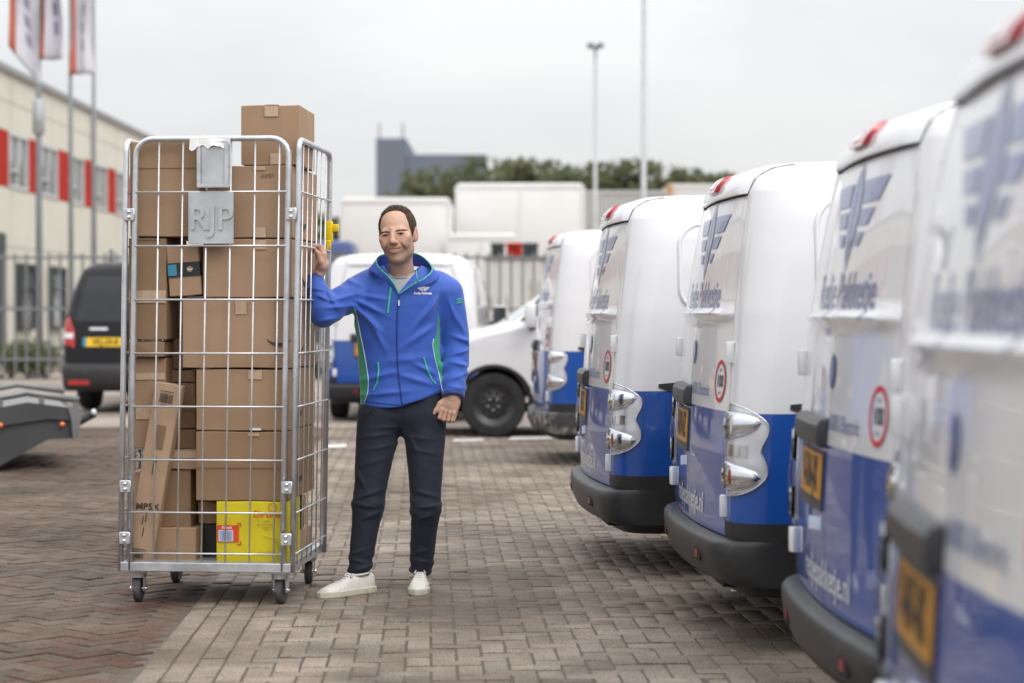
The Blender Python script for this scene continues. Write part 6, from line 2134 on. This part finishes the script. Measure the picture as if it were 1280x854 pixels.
top = [(498.5, 368, 9.035), (493, 356, 9.03), (485, 345.5, 9.035), (476, 337, 9.06), (470.5, 328, 9.11), (474, 320.5, 9.19), (488, 317, 9.265), (505, 316, 9.285), (520, 317.5, 9.26), (532, 324, 9.19), (540.5, 336.5, 9.09), (531, 348, 9.04), (515, 356.5, 9.03), (499, 368, 9.035)]
bot = [(497, 369, 9.045), (488, 358, 9.045), (478, 349, 9.055), (466, 341, 9.085), (461, 337, 9.14), (468, 334, 9.21), (486, 333, 9.275), (505, 332, 9.295), (524, 333.5, 9.27), (540, 338, 9.20), (548, 347, 9.11), (535, 356, 9.05), (518, 361, 9.04), (500, 369, 9.045)]
col_o, A_ = strip('collar', top, bot, M['lining'], .005, jacket)
MB().tube([tuple(p) for p in A_], .0036, 6).build('collar_piping', M['teal'], jacket, True)
MB().tube([tuple(p) for p in [Q(520, 338, 9.05), Q(521, 346, 9.035), Q(523, 352.5, 9.028)]], .003, 6).build('collar_piping', M['teal'], jacket, True)

# ---- grey T-shirt in the open neck
def f_tee(Pt):
    d = torso(Pt, -.012)
    d = smin(d, seg(Pt, Q(478, 350, 9.2), Q(536, 352, 9.2), .055, .055), .05)
    nk = np.sqrt((Pt[:, 0] - .024) ** 2 + ((Pt[:, 1] - .01) * .9) ** 2) - .072 - (Pt[:, 2] - 1.45) * .2
    d = smax(d, -np.maximum(nk, 1.438 + (Pt[:, 1]) * .10 - Pt[:, 2]), .006)
    d = smax(d, 1.30 - Pt[:, 2], .01)
    d = smax(d, Pt[:, 2] - 1.462, .01)
    return d + .0012 * noise3(Pt, 45, 5)
V2, F2 = sdf_mesh(f_tee, (-.22, -.18, 1.27), (.26, .20, 1.50), .005)
tee = mesh('t_shirt', V2, F2, M['tee_grey'], man, True)
rib = []
for t in np.linspace(0, 2 * math.pi, 33)[:-1]:
    rib.append((.024 + .074 * math.cos(t), .01 + .080 * math.sin(t), 1.443 + .012 * math.sin(t) + .004))
MB().tube(rib, .0075, 8, closed=True).build('neck_rib', M['tee_rib'], tee, True)

# ---- trousers
HIP_R, KN_R, AN_R = Q(474, 522, 9.17), Q(460, 632, 9.10), Q(448.5, 716, 9.075)
HIP_L, KN_L, AN_L = Q(531, 522, 9.17), Q(532, 635, 9.10), Q(526, 712, 9.185)
TF = []
def tr_fold(px, py, Y, dx, dz, length, width, amp):
    TF.append((Q(px, py, Y), nv(dx, 0, dz), nv(-dz, 0, dx), length, width, amp))
for a in ((470, 545, 9.05, 1, .12, .07, .008, .005), (474, 560, 9.05, 1, .2, .07, .008, .005), (470, 577, 9.04, 1, .3, .06, .009, .004), (480, 535, 9.05, 1, .0, .08, .008, .004), (525, 548, 9.05, 1, -.1, .06, .008, .004), (530, 565, 9.05, 1, -.2, .07, .009, .004),
          (462, 618, 9.03, 1, .35, .06, .009, .008), (455, 632, 9.03, 1, -.2, .05, .008, .008), (464, 645, 9.03, 1, .4, .05, .008, .007), (450, 600, 9.03, .6, -1, .05, .010, .006), (533, 618, 9.03, 1, -.3, .05, .009, .007), (535, 634, 9.03, 1, .1, .05, .008, .008), (530, 648, 9.03, 1, .3, .05, .008, .006),
          (450, 690, 9.02, 1, .3, .04, .008, .007), (446, 702, 9.02, 1, -.2, .04, .007, .007), (452, 712, 9.02, 1, .25, .035, .006, .006), (526, 690, 9.12, 1, .3, .04, .008, .006), (528, 702, 9.12, 1, -.25, .04, .007, .007), (505, 545, 9.06, .3, -1, .05, .009, .006), (497, 555, 9.06, -.6, -1, .06, .009, .006), (516, 556, 9.06, .5, -1, .06, .009, .005)):
    tr_fold(*a)
def f_tr(Pt):
    hips = rbox(Pt, (.030, .012, .845), (.184, .112, .125), .10)
    l1 = smin(seg(Pt, HIP_R, KN_R, .103, .068), seg(Pt, KN_R, AN_R, .068, .052), .03)
    l2 = smin(seg(Pt, HIP_L, KN_L, .101, .066), seg(Pt, KN_L, AN_L, .066, .053), .03)
    d = smin(hips, np.minimum(l1, l2) if False else smin(l1, l2, .012), .035)
    for (c, dv, n_, L_, w_, am) in TF: d = d + fold(Pt, c, dv, n_, L_, w_, am)
    for (a, b) in ((KN_R, AN_R), (KN_L, AN_L)):
        s, L_ = along(Pt, a, b)
        m = np.exp(-((s / L_ - .95) / .25) ** 2) + .6 * np.exp(-((s / L_) / .18) ** 2)
        d = d + m * wrinkle(s, (Pt[:, 0] * 1.3 + Pt[:, 1]) * 1.8, .003, 110, a[0] * 9) * (Pt[:, 2] < .65)
    d = d + .0016 * noise3(Pt, 30, 8) + .001 * noise3(Pt, 75, 9)
    for (a, b) in ((KN_R, AN_R), (KN_L, AN_L)):
        s, L_ = along(Pt, a, b); near = np.linalg.norm(Pt - b, axis=1) < .16
        d = np.where(near, smax(d, s - L_ - .012 - .006 * np.sin(Pt[:, 0] * 60), .005), d)
    d = smax(d, Pt[:, 2] - .945, .01)
    return d
V3, F3 = sdf_mesh(f_tr, (-.36, -.26, .04), (.27, .20, .97), .0055)
trs = mesh('trousers', V3, F3, TRS, man, True)
TB = BVHTree.FromPolygons([Vector(v) for v in V3], [tuple(int(i) for i in f) for f in F3])
def on_tr(x, z, off=.001):
    h = TB.ray_cast(Vector((x, -.6, z)), Vector((0, 1, 0)))
    return None if h[0] is None else h[0] + Vector((0, -off, 0))
def tstitch(name, pts, r, mat):
    out = []
    pts = [Q(a, b, 9.06) for a, b in pts]
    for a, b in zip(pts, pts[1:]):
        for t in np.linspace(0, 1, 9):
            p = a + (b - a) * t; h = on_tr(p[0], p[2])
            if h is not None: out.append(h)
    if len(out) > 2: MB().tube(out, r, 5).build(name, mat, trs, True)
M['navy_dark'] = pmat('navy_dark', (0.010, 0.012, 0.022), 0.8, var=.1)
tstitch('fly_seam', [(503, 512), (503, 525), (505, 538)], .0016, M['navy_dark'])
tstitch('pocket_seam', [(468, 510), (458, 522), (450, 535)], .0018, M['navy_dark'])
tstitch('pocket_seam', [(541, 502), (548, 515), (554, 528)], .0018, M['navy_dark'])

# ---- shoes
def shoe(heel, toe, label, seed):
    heel, toe = np.array(heel), np.array(toe)
    ax = toe - heel; Ls = np.linalg.norm(ax[:2]); e = np.array([ax[0], ax[1], 0]) / Ls; sd = np.array([-e[1], e[0], 0])
    Rm = np.stack([e, sd, [0, 0, 1]], 1)
    def loc(Pt): return (Pt - np.array([heel[0], heel[1], 0])) @ Rm
    def sole_w(t): return np.interp(t / Ls, [0, .1, .3, .5, .72, .9, 1.0], [.024, .035, .037, .041, .049, .038, .012])
    def f_sole(Pt):
        q = loc(Pt); w = sole_w(np.clip(q[:, 0], 0, Ls))
        dx = np.maximum(-q[:, 0], q[:, 0] - Ls)
        d = np.maximum(np.maximum(np.abs(q[:, 1]) - w, dx), np.abs(q[:, 2] - .0135) - .0125)
        return d * .9 - .002
    def f_up(Pt):
        q = loc(Pt)
        t = np.clip(q[:, 0] / Ls, 0, 1); w = sole_w(np.clip(q[:, 0], 0, Ls)) - .003
        h = np.interp(t, [0, .08, .3, .42, .6, .8, .93, 1], [.085, .088, .083, .085, .066, .050, .040, .018])
        zz = np.clip((q[:, 2] - .015) / (h - .015), 0, 1.3)
        wt = w * np.sqrt(np.clip(1 - .72 * zz ** 2.2, .05, 1))
        dx = np.maximum(-q[:, 0] + .001 - .012 * zz * 0, q[:, 0] - Ls + .004)
        d = smax(smax(np.abs(q[:, 1]) - wt, q[:, 2] - h, .012), smax(dx, .012 - q[:, 2], .004), .012)
        # opening for the foot
        return d * .8 + .0008 * noise3(Pt, 120, seed) + .0015 * np.exp(-((t - .68) / .10) ** 2) * np.sin(q[:, 0] * 260)
    lo = np.minimum(heel, toe) - .07; hi = np.maximum(heel, toe) + .07
    lo[2] = -.01; hi[2] = .13
    V, F = sdf_mesh(f_up, lo, hi, .0035, margin=1.6)
    s = mesh('shoe', V, F, M['shoe_white'], man, True)
    V, F = sdf_mesh(f_sole, lo, hi, .0035, margin=1.6)
    mesh('sole', V, F, M['shoe_sole'], s, True)
    def wpt(a, b, c): return tuple(np.array([heel[0], heel[1], 0]) + Rm @ np.array([a, b, c]))
    for k in range(5):
        t = .40 + .065 * k
        h = np.interp(t, [0, .08, .3, .42, .6, .8, .93, 1], [.085, .088, .083, .085, .066, .050, .040, .018])
        w_ = .020 + .001 * k
        sk = .012 if k % 2 else -.012
        MB().tube([wpt(t * Ls - sk * .5, -w_, h - .012), wpt(t * Ls - sk * .2, -w_ * .5, h + .001), wpt(t * Ls, 0, h + .0035), wpt(t * Ls + sk * .2, w_ * .5, h + .001), wpt(t * Ls + sk * .5, w_, h - .012)], .0032, 6).build('lace', M['paper'], s, True)
    for b_ in (-1, 1):
        MB().tube([wpt(.40 * Ls, 0, .090), wpt(.43 * Ls, b_ * .018, .094), wpt(.47 * Ls, b_ * .026, .082), wpt(.46 * Ls, b_ * .012, .084), wpt(.41 * Ls, 0, .090)], .0026, 5).build('lace_loop', M['paper'], s, True)
    MB().tube([wpt(.10 * Ls + .05 * math.cos(a) * .9 + .045, .033 * math.sin(a), .090 - .004 * math.cos(a)) for a in np.linspace(0, 6.28, 20)[:-1]], .005, 6, closed=True).build('ankle_collar', M['shoe_white'], s, True)
    return s
gh = lambda px, py, Y: Q(px, py, Y) * [1, 1, 0]
shoe(gh(466, 740, 9.115), gh(398, 748, 8.885), '', 3)
shoe(gh(527, 735, 9.255), gh(522, 745, 8.975), '', 4)

# ---- body: head, neck, arms and hands, trunk and legs in one skin
HS = 1.115
HCEN = Q(497, 293.5, 9.10)
yaw, roll, pitch = R(-9), R(-6), R(2)
Rh = np.array(Matrix.Rotation(yaw, 3, 'Z') @ Matrix.Rotation(roll, 3, 'Y') @ Matrix.Rotation(pitch, 3, 'X'))
def hl(Pt): return ((Pt - HCEN) @ Rh) / HS             # to head space
def hw_(p): return HCEN + Rh @ (np.asarray(p, float) * HS)
def f_head(Pt, neck=True):
    q = hl(Pt)
    d = ell(q, (0, .018, .038), (.0715, .094, .0745))
    d = smin(d, ell(q, (0, -.022, -.018), (.0585, .070, .095)), .025)
    d = smin(d, ell(q, (0, -.030, -.074), (.0390, .052, .040)), .025)
    d = smin(d, ell(q, (0, -.070, -.101), (.023, .020, .017)), .022)
    for s in (-1, 1):
        d = smin(d, ell(q, (s * .042, -.060, -.016), (.024, .024, .020)), .022)          # cheek
        d = smin(d, ell(q, (s * .036, -.068, -.043), (.021, .021, .019)), .018)          # smiling cheek
        d = smin(d, ell(q, (s * .0420, -.004, -.060), (.013, .030, .024)), .03)              # jaw angle
    d = smin(d, seg(q, (-.038, -.0755, .0150), (.038, -.0755, .0150), .0078, .0078), .018)   # brow
    for s in (-1, 1):
        d = smax(d, -ell(q, (s * .031, -.1035, .0030), (.0165, .0135, .0095)), .012)        # socket
        d = smin(d, ell(q, (s * .031, -.0768, .0008), (.0150, .0116, .0105)), .008)       # lids
        d = smax(d, -ell(q, (s * .031, -.0905, .0002), (.0122, .006, .0016)), .0012)     # slit
    d = smin(d, seg(q, (0, -.088, .020), (0, -.110, -.026), .0070, .0110), .012)         # nose
    d = smin(d, ell(q, (0, -.1115, -.030), (.0105, .0105, .0095)), .008)
    for s in (-1, 1):
        d = smin(d, ell(q, (s * .0130, -.100, -.033), (.0075, .0095, .0075)), .006)
        d = smax(d, -ell(q, (s * .0062, -.104, -.041), (.0035, .005, .0028)), .002)
    # mouth: a smile with the corners up
    mx_ = np.abs(q[:, 0]); lift = 10.0 * mx_ ** 2
    ql = q.copy(); ql[:, 2] -= lift; ql[:, 1] -= 9.0 * mx_ ** 2
    d = smin(d, ell(ql, (0, -.0800, -.0630), (.028, .016, .0175)), .015)
    d = smin(d, ell(ql, (0, -.0940, -.0562), (.0270, .0050, .0026)), .004)
    d = smin(d, ell(ql, (0, -.0935, -.0722), (.0225, .0055, .0036)), .005)
    d = smax(d, -ell(ql, (0, -.0965, -.0640), (.0275, .0105, .0050)), .002)
    for s in (-1, 1):                                                                     # smile lines
        for t in np.linspace(0, 1, 5):
            d = smax(d, -ell(q, (s * (.022 + .014 * t + .004 * math.sin(3 * t)), -.0965 + .018 * t, -.036 - .026 * t), (.0018, .0055, .006)), .006)
    for s in (-1, 1):                                                                     # ears
        er = np.array(Matrix.Rotation(s * R(-22), 3, 'Z'))
        e = ell(q, (s * .0722, .010, -.004), (.0085, .0185, .0320), er)
        e = smin(e, ell(q, (s * .0665, .002, -.027), (.0075, .0105, .0115)), .008)
        e = smax(e, -ell(q, (s * .0800, .006, .000), (.0060, .0095, .0190), er), .004)
        d = smin(d, e, .006)
    d = d * HS
    if neck:
        n0 = hw_((-.004, .018, -.075)); n1 = np.array([.030, .045, 1.40])
        d = smin(d, seg(Pt, n0, n1, .049, .064), .014)
        for s in (-1, 1):
            d = smin(d, seg(Pt, hw_((s * .040, .012, -.06)), np.array([.026 + s * .014, -.02, 1.415]), .012, .012), .03)
    return d
# hands
def chain(Pt, pts, rad, k=.004):
    d = None
    for i in range(len(pts) - 1):
        s = seg(Pt, pts[i], pts[i + 1], rad[i], rad[i + 1]); d = s if d is None else smin(d, s, k)
    return d
# his right hand: outside the cage side, fingers hooked over the cross wire
wireZ = 1.568
def cage_side(yw):
    """x of the cage's right side at world depth yw and wire height"""
    yl = (yw - C0[1] - (hw + .0125) * cex[1]) / cey[1]
    return C0[0] + (hw + .0125 + LEAN * (wireZ - .16)) * cex[0] + yl * cey[0]
HR = []
Wr = WR_R.copy()
for i, (yw, ln_) in enumerate(((9.048, .95), (9.070, 1.0), (9.092, .97), (9.112, .85))):
    xs_ = cage_side(yw) - PX; y_ = yw - PY
    k0 = np.array([xs_ + .024, y_, wireZ - .022])
    k1 = np.array([xs_ + .017, y_ - .001, wireZ + .013 * ln_])
    k2 = np.array([xs_ - .013, y_ - .001, wireZ + .013 * ln_])
    k3 = np.array([xs_ - .023, y_, wireZ - .014 * ln_])
    HR.append(((k0, k1, k2, k3), (.0105 - .0004 * i, .0098 - .0004 * i, .0090 - .0005 * i, .0078 - .0005 * i)))
def f_hand_r(Pt):
    pc = np.array([cage_side(9.08) - PX + .026, 9.08 - PY, wireZ - .052])
    d = rbox(Pt, pc, (.0145, .042, .040), .0135, np.array(Matrix.Rotation(R(6), 3, 'Y')))
    d = smin(d, seg(Pt, Wr + (EL_R - WR_R) * .12, pc + [0.002, 0, -.022], .028, .026), .022)
    for pts, rd in HR: d = smin(d, chain(Pt, pts, rd), .006)
    xs_ = cage_side(9.04) - PX
    th = [pc + np.array([-.002, -.028, -.030]), pc + np.array([-.008, -.050, -.006]), np.array([xs_ + .012, 9.022 - PY, wireZ - .022]), np.array([xs_ - .004, 9.030 - PY, wireZ - .004])]
    d = smin(d, chain(Pt, th, (.0155, .0125, .0105, .0085)), .010)
    return d
# his left hand: hanging, loosely closed, back of the hand to the front
HLw = WR_L
hx = nv(-.30, -.10, -1.0)                                   # along the hand
hy = nv(1, -.25, -.25); hy = hy - hx * (hy @ hx); hy /= np.linalg.norm(hy)      # across, towards the little finger
hzv = np.cross(hx, hy)                                       # palm or back
if hzv[1] > 0: hzv = -hzv                                    # back of the hand faces the camera
PCL = HLw + hx * .050 + hy * -.004
def hp(a, b, c): return PCL + hx * a + hy * b + hzv * c
HL = []
for i, (b_, ln_) in enumerate(((-.031, .94), (-.0105, 1.0), (.0100, .95), (.0290, .82))):
    HL.append(((hp(.016, b_, .005), hp(.016 + .042 * ln_, b_ * 1.03, .000), hp(.020 + .041 * ln_, b_ * 1.0, -.026 * ln_), hp(.020, b_, -.036 * ln_), hp(.006, b_, -.028)), (.0102 - .0004 * i, .0096 - .0005 * i, .0090 - .0005 * i, .0084 - .0005 * i, .0076)))
HLR = np.stack([hx, hy, hzv], 1)
def f_hand_l(Pt):
    d = rbox(Pt, hp(-.012, 0, -.006), (.033, .040, .0165), .015, HLR)
    d = smin(d, seg(Pt, HLw - hx * .05, hp(-.020, 0, -.006), .029, .027), .024)
    for pts, rd in HL: d = smin(d, chain(Pt, pts, rd), .0022)
    for i, b_ in enumerate((-.030, -.010, .010, .028)):      # knuckles
        d = smin(d, ell(Pt, hp(.018, b_, .008), (.0095, .0080, .0065), HLR), .004)
    th = [hp(-.030, -.028, -.002), hp(-.004, -.046, .006), hp(.028, -.054, .010), hp(.054, -.066, .010)]
    d = smin(d, chain(Pt, th, (.0165, .0140, .0112, .0085)), .009)
    return d
def f_body(Pt):
    d = np.full(len(Pt), .06)
    hz_ = np.linalg.norm(Pt - HCEN, axis=1)
    k = (hz_ < .24) | ((Pt[:, 2] > 1.34) & (np.abs(Pt[:, 0] - .03) < .12))
    core = torso(Pt, -.034)
    core = smax(smax(core, Pt[:, 2] - 1.43, .03), .98 - Pt[:, 2], .03)
    core = smin(core, seg(Pt, SH_R, EL_R, .046, .040), .03); core = smin(core, seg(Pt, EL_R, WR_R, .040, .027), .02)
    core = smin(core, seg(Pt, SH_L, EL_L, .046, .040), .03); core = smin(core, seg(Pt, EL_L, WR_L, .040, .028), .02)
    core = smin(core, rbox(Pt, (.03, .012, .88), (.135, .065, .14), .06), .04)
    for a, b, c in ((HIP_R, KN_R, AN_R), (HIP_L, KN_L, AN_L)):
        core = smin(core, seg(Pt, a, b, .080, .052), .03); core = smin(core, seg(Pt, b, c - [0, 0, .03], .052, .036), .03)
    out = core
    if k.any():
        hd_ = np.full(len(Pt), 1.0); hd_[k] = f_head(Pt[k]); 
        out = np.where(k, smin(out, hd_, .03), out)
    k2 = np.linalg.norm(Pt - np.array([WR_R[0], WR_R[1], wireZ - .05]), axis=1) < .17
    if k2.any():
        h2 = np.full(len(Pt), 1.0); h2[k2] = f_hand_r(Pt[k2]); out = np.where(k2, smin(out, h2, .008), out)
    k3 = np.linalg.norm(Pt - PCL, axis=1) < .18
    if k3.any():
        h3 = np.full(len(Pt), 1.0); h3[k3] = f_hand_l(Pt[k3]); out = np.where(k3, smin(out, h3, .008), out)
    return out
V4, F4 = sdf_mesh(f_body, (-.48, -.34, .05), (.30, .26, 1.82), .0030)
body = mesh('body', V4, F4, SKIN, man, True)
q4 = hl(V4)
inh = np.linalg.norm(V4 - HCEN, axis=1) < .22
def sstep(a, b, x):
    t = np.clip((x - a) / (b - a), 0, 1); return t * t * (3 - 2 * t)
ax4 = np.abs(q4[:, 0])
front = sstep(.02, -.03, q4[:, 1])
jaw = sstep(-.028, -.055, q4[:, 2] - .30 * np.maximum(ax4 - .035, 0) * 3.0) * sstep(-.135, -.112, q4[:, 2]) * sstep(.035, .0, q4[:, 1])
side = sstep(.052, .062, ax4) * sstep(.0, -.02, q4[:, 2]) * sstep(-.12, -.10, q4[:, 2]) * sstep(.02, .0, q4[:, 1]) * sstep(-.055, -.035, q4[:, 1])
must = sstep(.034, .026, ax4) * sstep(-.060, -.052, q4[:, 2]) * sstep(-.040, -.046, q4[:, 2]) * sstep(-.07, -.08, q4[:, 1])
nz_ = .75 + .35 * noise3(V4, 300, 12)
stub = np.clip(np.maximum(np.maximum(jaw * .56, side * .50), must * .45) * nz_, 0, .75) * inh
put_attr(body, 'stubble', stub)
lift = 10.0 * ax4 ** 2
zl = q4[:, 2] - lift
lipm = sstep(.0285, .025, ax4) * sstep(-.0775, -.075, zl) * sstep(-.0515, -.0535, zl) * sstep(-.078, -.084, q4[:, 1] - 9 * ax4 ** 2) * inh
put_attr(body, 'lip', lipm * .42)
bl = .55 * np.exp(-((ax4 - .031) / .014) ** 2 - ((q4[:, 2] - .002) / .010) ** 2) * front + np.exp(-((ax4 - .040) / .02) ** 2 - ((q4[:, 2] + .025) / .02) ** 2) * front * .5 + np.exp(-((ax4) / .012) ** 2 - ((q4[:, 2] + .03) / .014) ** 2) * front * .5 + sstep(.074, .082, ax4) * .6  # first term paints socket shade round the eyes; the rest flushes cheeks, nose, ears
put_attr(body, 'blush_socket_shade', np.where(inh, np.clip(bl, 0, .8), .08))
BB = BVHTree.FromPolygons([Vector(v) for v in V4], [tuple(int(i) for i in f) for f in F4])
def on_face(x, z, off):
    o_ = Vector(hw_((x, -.30, z))); d_ = Vector(Rh @ np.array([0, 1.0, 0]))
    h = BB.ray_cast(o_, d_)
    return tuple(h[0] + h[1] * off) if h[0] is not None else tuple(hw_((x, -.09, z)))
# eyes, brows, teeth
for s in (-1, 1):
    e = MB()
    V, F = lathe_geo([(1e-6, 1), (.38, .92), (.7, .71), (.92, .38), (1, 0), (.92, -.38), (.7, -.71), (.38, -.92), (1e-6, -1)], 18)
    c = np.array([s * .031, -.0774, .0004])
    e.add([hw_(c + np.array(v) * [.0118, .0118, .0118]) for v in V], F)
    eb = e.build('eye', M['eye_white'], body, True)
    i_ = MB()
    gaze = np.array([s * .0305 + .0018, -.0882, .0002])
    V, F = lathe_geo([(1e-6, 1), (.5, .85), (.85, .5), (1, 0)], 16)
    i_.add([hw_(gaze + np.array([v[0] * .0058, -v[2] * .0022, v[1] * .0058])) for v in V], F)
    i_.build('iris', M['iris'], eb, True)
    MB().tube([on_face(s * .031 + a * .0142, .0030 - .0032 * a * a, .0004) for a in np.linspace(-1, 1, 11)], [.0008, .0015, .0020, .0023, .0024, .0024, .0024, .0023, .0020, .0015, .0008], 5).build('eyelash', M['lash'], body, True)
    MB().tube([on_face(s * .031 + a * .0130, -.0020 + .0014 * a * a, .0001) for a in np.linspace(-1, 1, 9)], [.0004, .0007, .0009, .0010, .0010, .0010, .0009, .0007, .0004], 5).build('eyelash', M['brow'], body, True)
    b = MB()
    for k in range(34):
        t = (k + .5) / 34
        x = .0125 + .036 * t; z = .0115 + .0050 * math.sin(t * 2.3) - .0030 * t
        for j in range(2):
            dz = random.gauss(0, .0011)
            b.tube([on_face(s * x, z + dz - .0012, .0004), on_face(s * (x + .004), z + dz + .0004, .0014), on_face(s * (x + .008), z + dz + .0010 - .002 * t, .0008)], [.0010, .0010, .0004], 4)
    b.build('eyebrow', M['brow'], body, True)
V, F = [], []
n = 16
for i in range(n + 1):
    x = -.0225 + .045 * i / n
    for (zz, yy) in ((-.0575, -.0895), (-.0672, -.0890)):
        V.append(hw_((x, yy + 9.0 * x * x, zz + 10.0 * x * x)))
for i in range(n): F.append((2 * i, 2 * i + 1, 2 * i + 3, 2 * i + 2))
te = mesh('teeth', V, F, M['teeth'], body, True); md = te.modifiers.new('thick', 'SOLIDIFY'); md.thickness = .002
# hair: close-cropped cap with receding temples, and strands
def hairline(q):
    """positive where hair grows"""
    x, y, z = np.abs(q[:, 0]), q[:, 1], q[:, 2]
    # the front hairline is a high smooth arch that runs down the temples
    zl = np.interp(x, [0, .015, .03, .043, .053, .061, .067, .073], [.0985, .0975, .093, .083, .069, .051, .032, .010])
    top = np.minimum(z - zl, y + .062)
    sidez = np.interp(y, [-.05, -.035, -.01, .02, .05, .10], [.030, .018, -.016, .012, -.015, -.050])
    sd = np.minimum(np.minimum(z - sidez, y + .040 - np.maximum(0, (.03 - z)) * .35), x - .050)
    back = np.minimum(y - .03, z + .055)
    return np.maximum(np.maximum(np.minimum(top, .03), np.minimum(sd, .02)), np.minimum(back, .02))
def f_hair(Pt):
    q = hl(Pt)
    d = ell(q, (0, .018, .038), (.0715, .094, .0745))
    d = smin(d, ell(q, (0, -.022, -.018), (.0585, .070, .095)), .025)
    hlv = hairline(q)
    th = .0022 + .0035 * np.clip(hlv / .02, 0, 1) + .0035 * np.clip((q[:, 2] - .085) / .035, 0, 1)
    g = (d - th) * HS
    g = g + .0007 * noise3(q, 200, 21)
    return smax(smax(g, -hlv * .8, .004), -(d + .004) * HS, .002)
V5, F5 = sdf_mesh(f_hair, HCEN - .15, HCEN + .15, .0026, margin=1.3)
hair = mesh('hair', V5, F5, M['hair'], man, True)
HB = BVHTree.FromPolygons([Vector(v) for v in V5], [tuple(int(i) for i in f) for f in F5])
rg = np.random.default_rng(5)
st = MB()
cand = rg.permutation(len(V5))[:2600]
qh = hl(V5)
me_n = np.zeros(len(V5) * 3, np.float32); hair.data.vertices.foreach_get('normal', me_n); me_n = me_n.reshape(-1, 3)
for i in cand:
    nrm = me_n[i]; 
    if nrm @ (V5[i] - HCEN) < .03: continue
    comb = Rh @ np.array([.25 * (1 if qh[i, 0] > 0 else -1), -.55 if qh[i, 2] > .085 else .35, .25 if qh[i, 2] > .085 else -.7])
    dv = nrm * .10 + comb * .9 + rg.normal(size=3) * .12
    dv /= np.linalg.norm(dv); L_ = .004 + .004 * max(0, min(1, (qh[i, 2] - .05) / .05))
    p = V5[i] - nrm * .001
    st.tube([tuple(p), tuple(p + dv * L_)], [.0009, .0003], 3, cap=False)
so = st.build('hair_strands', M['hair'], hair, True)
tag(so, kind='stuff')
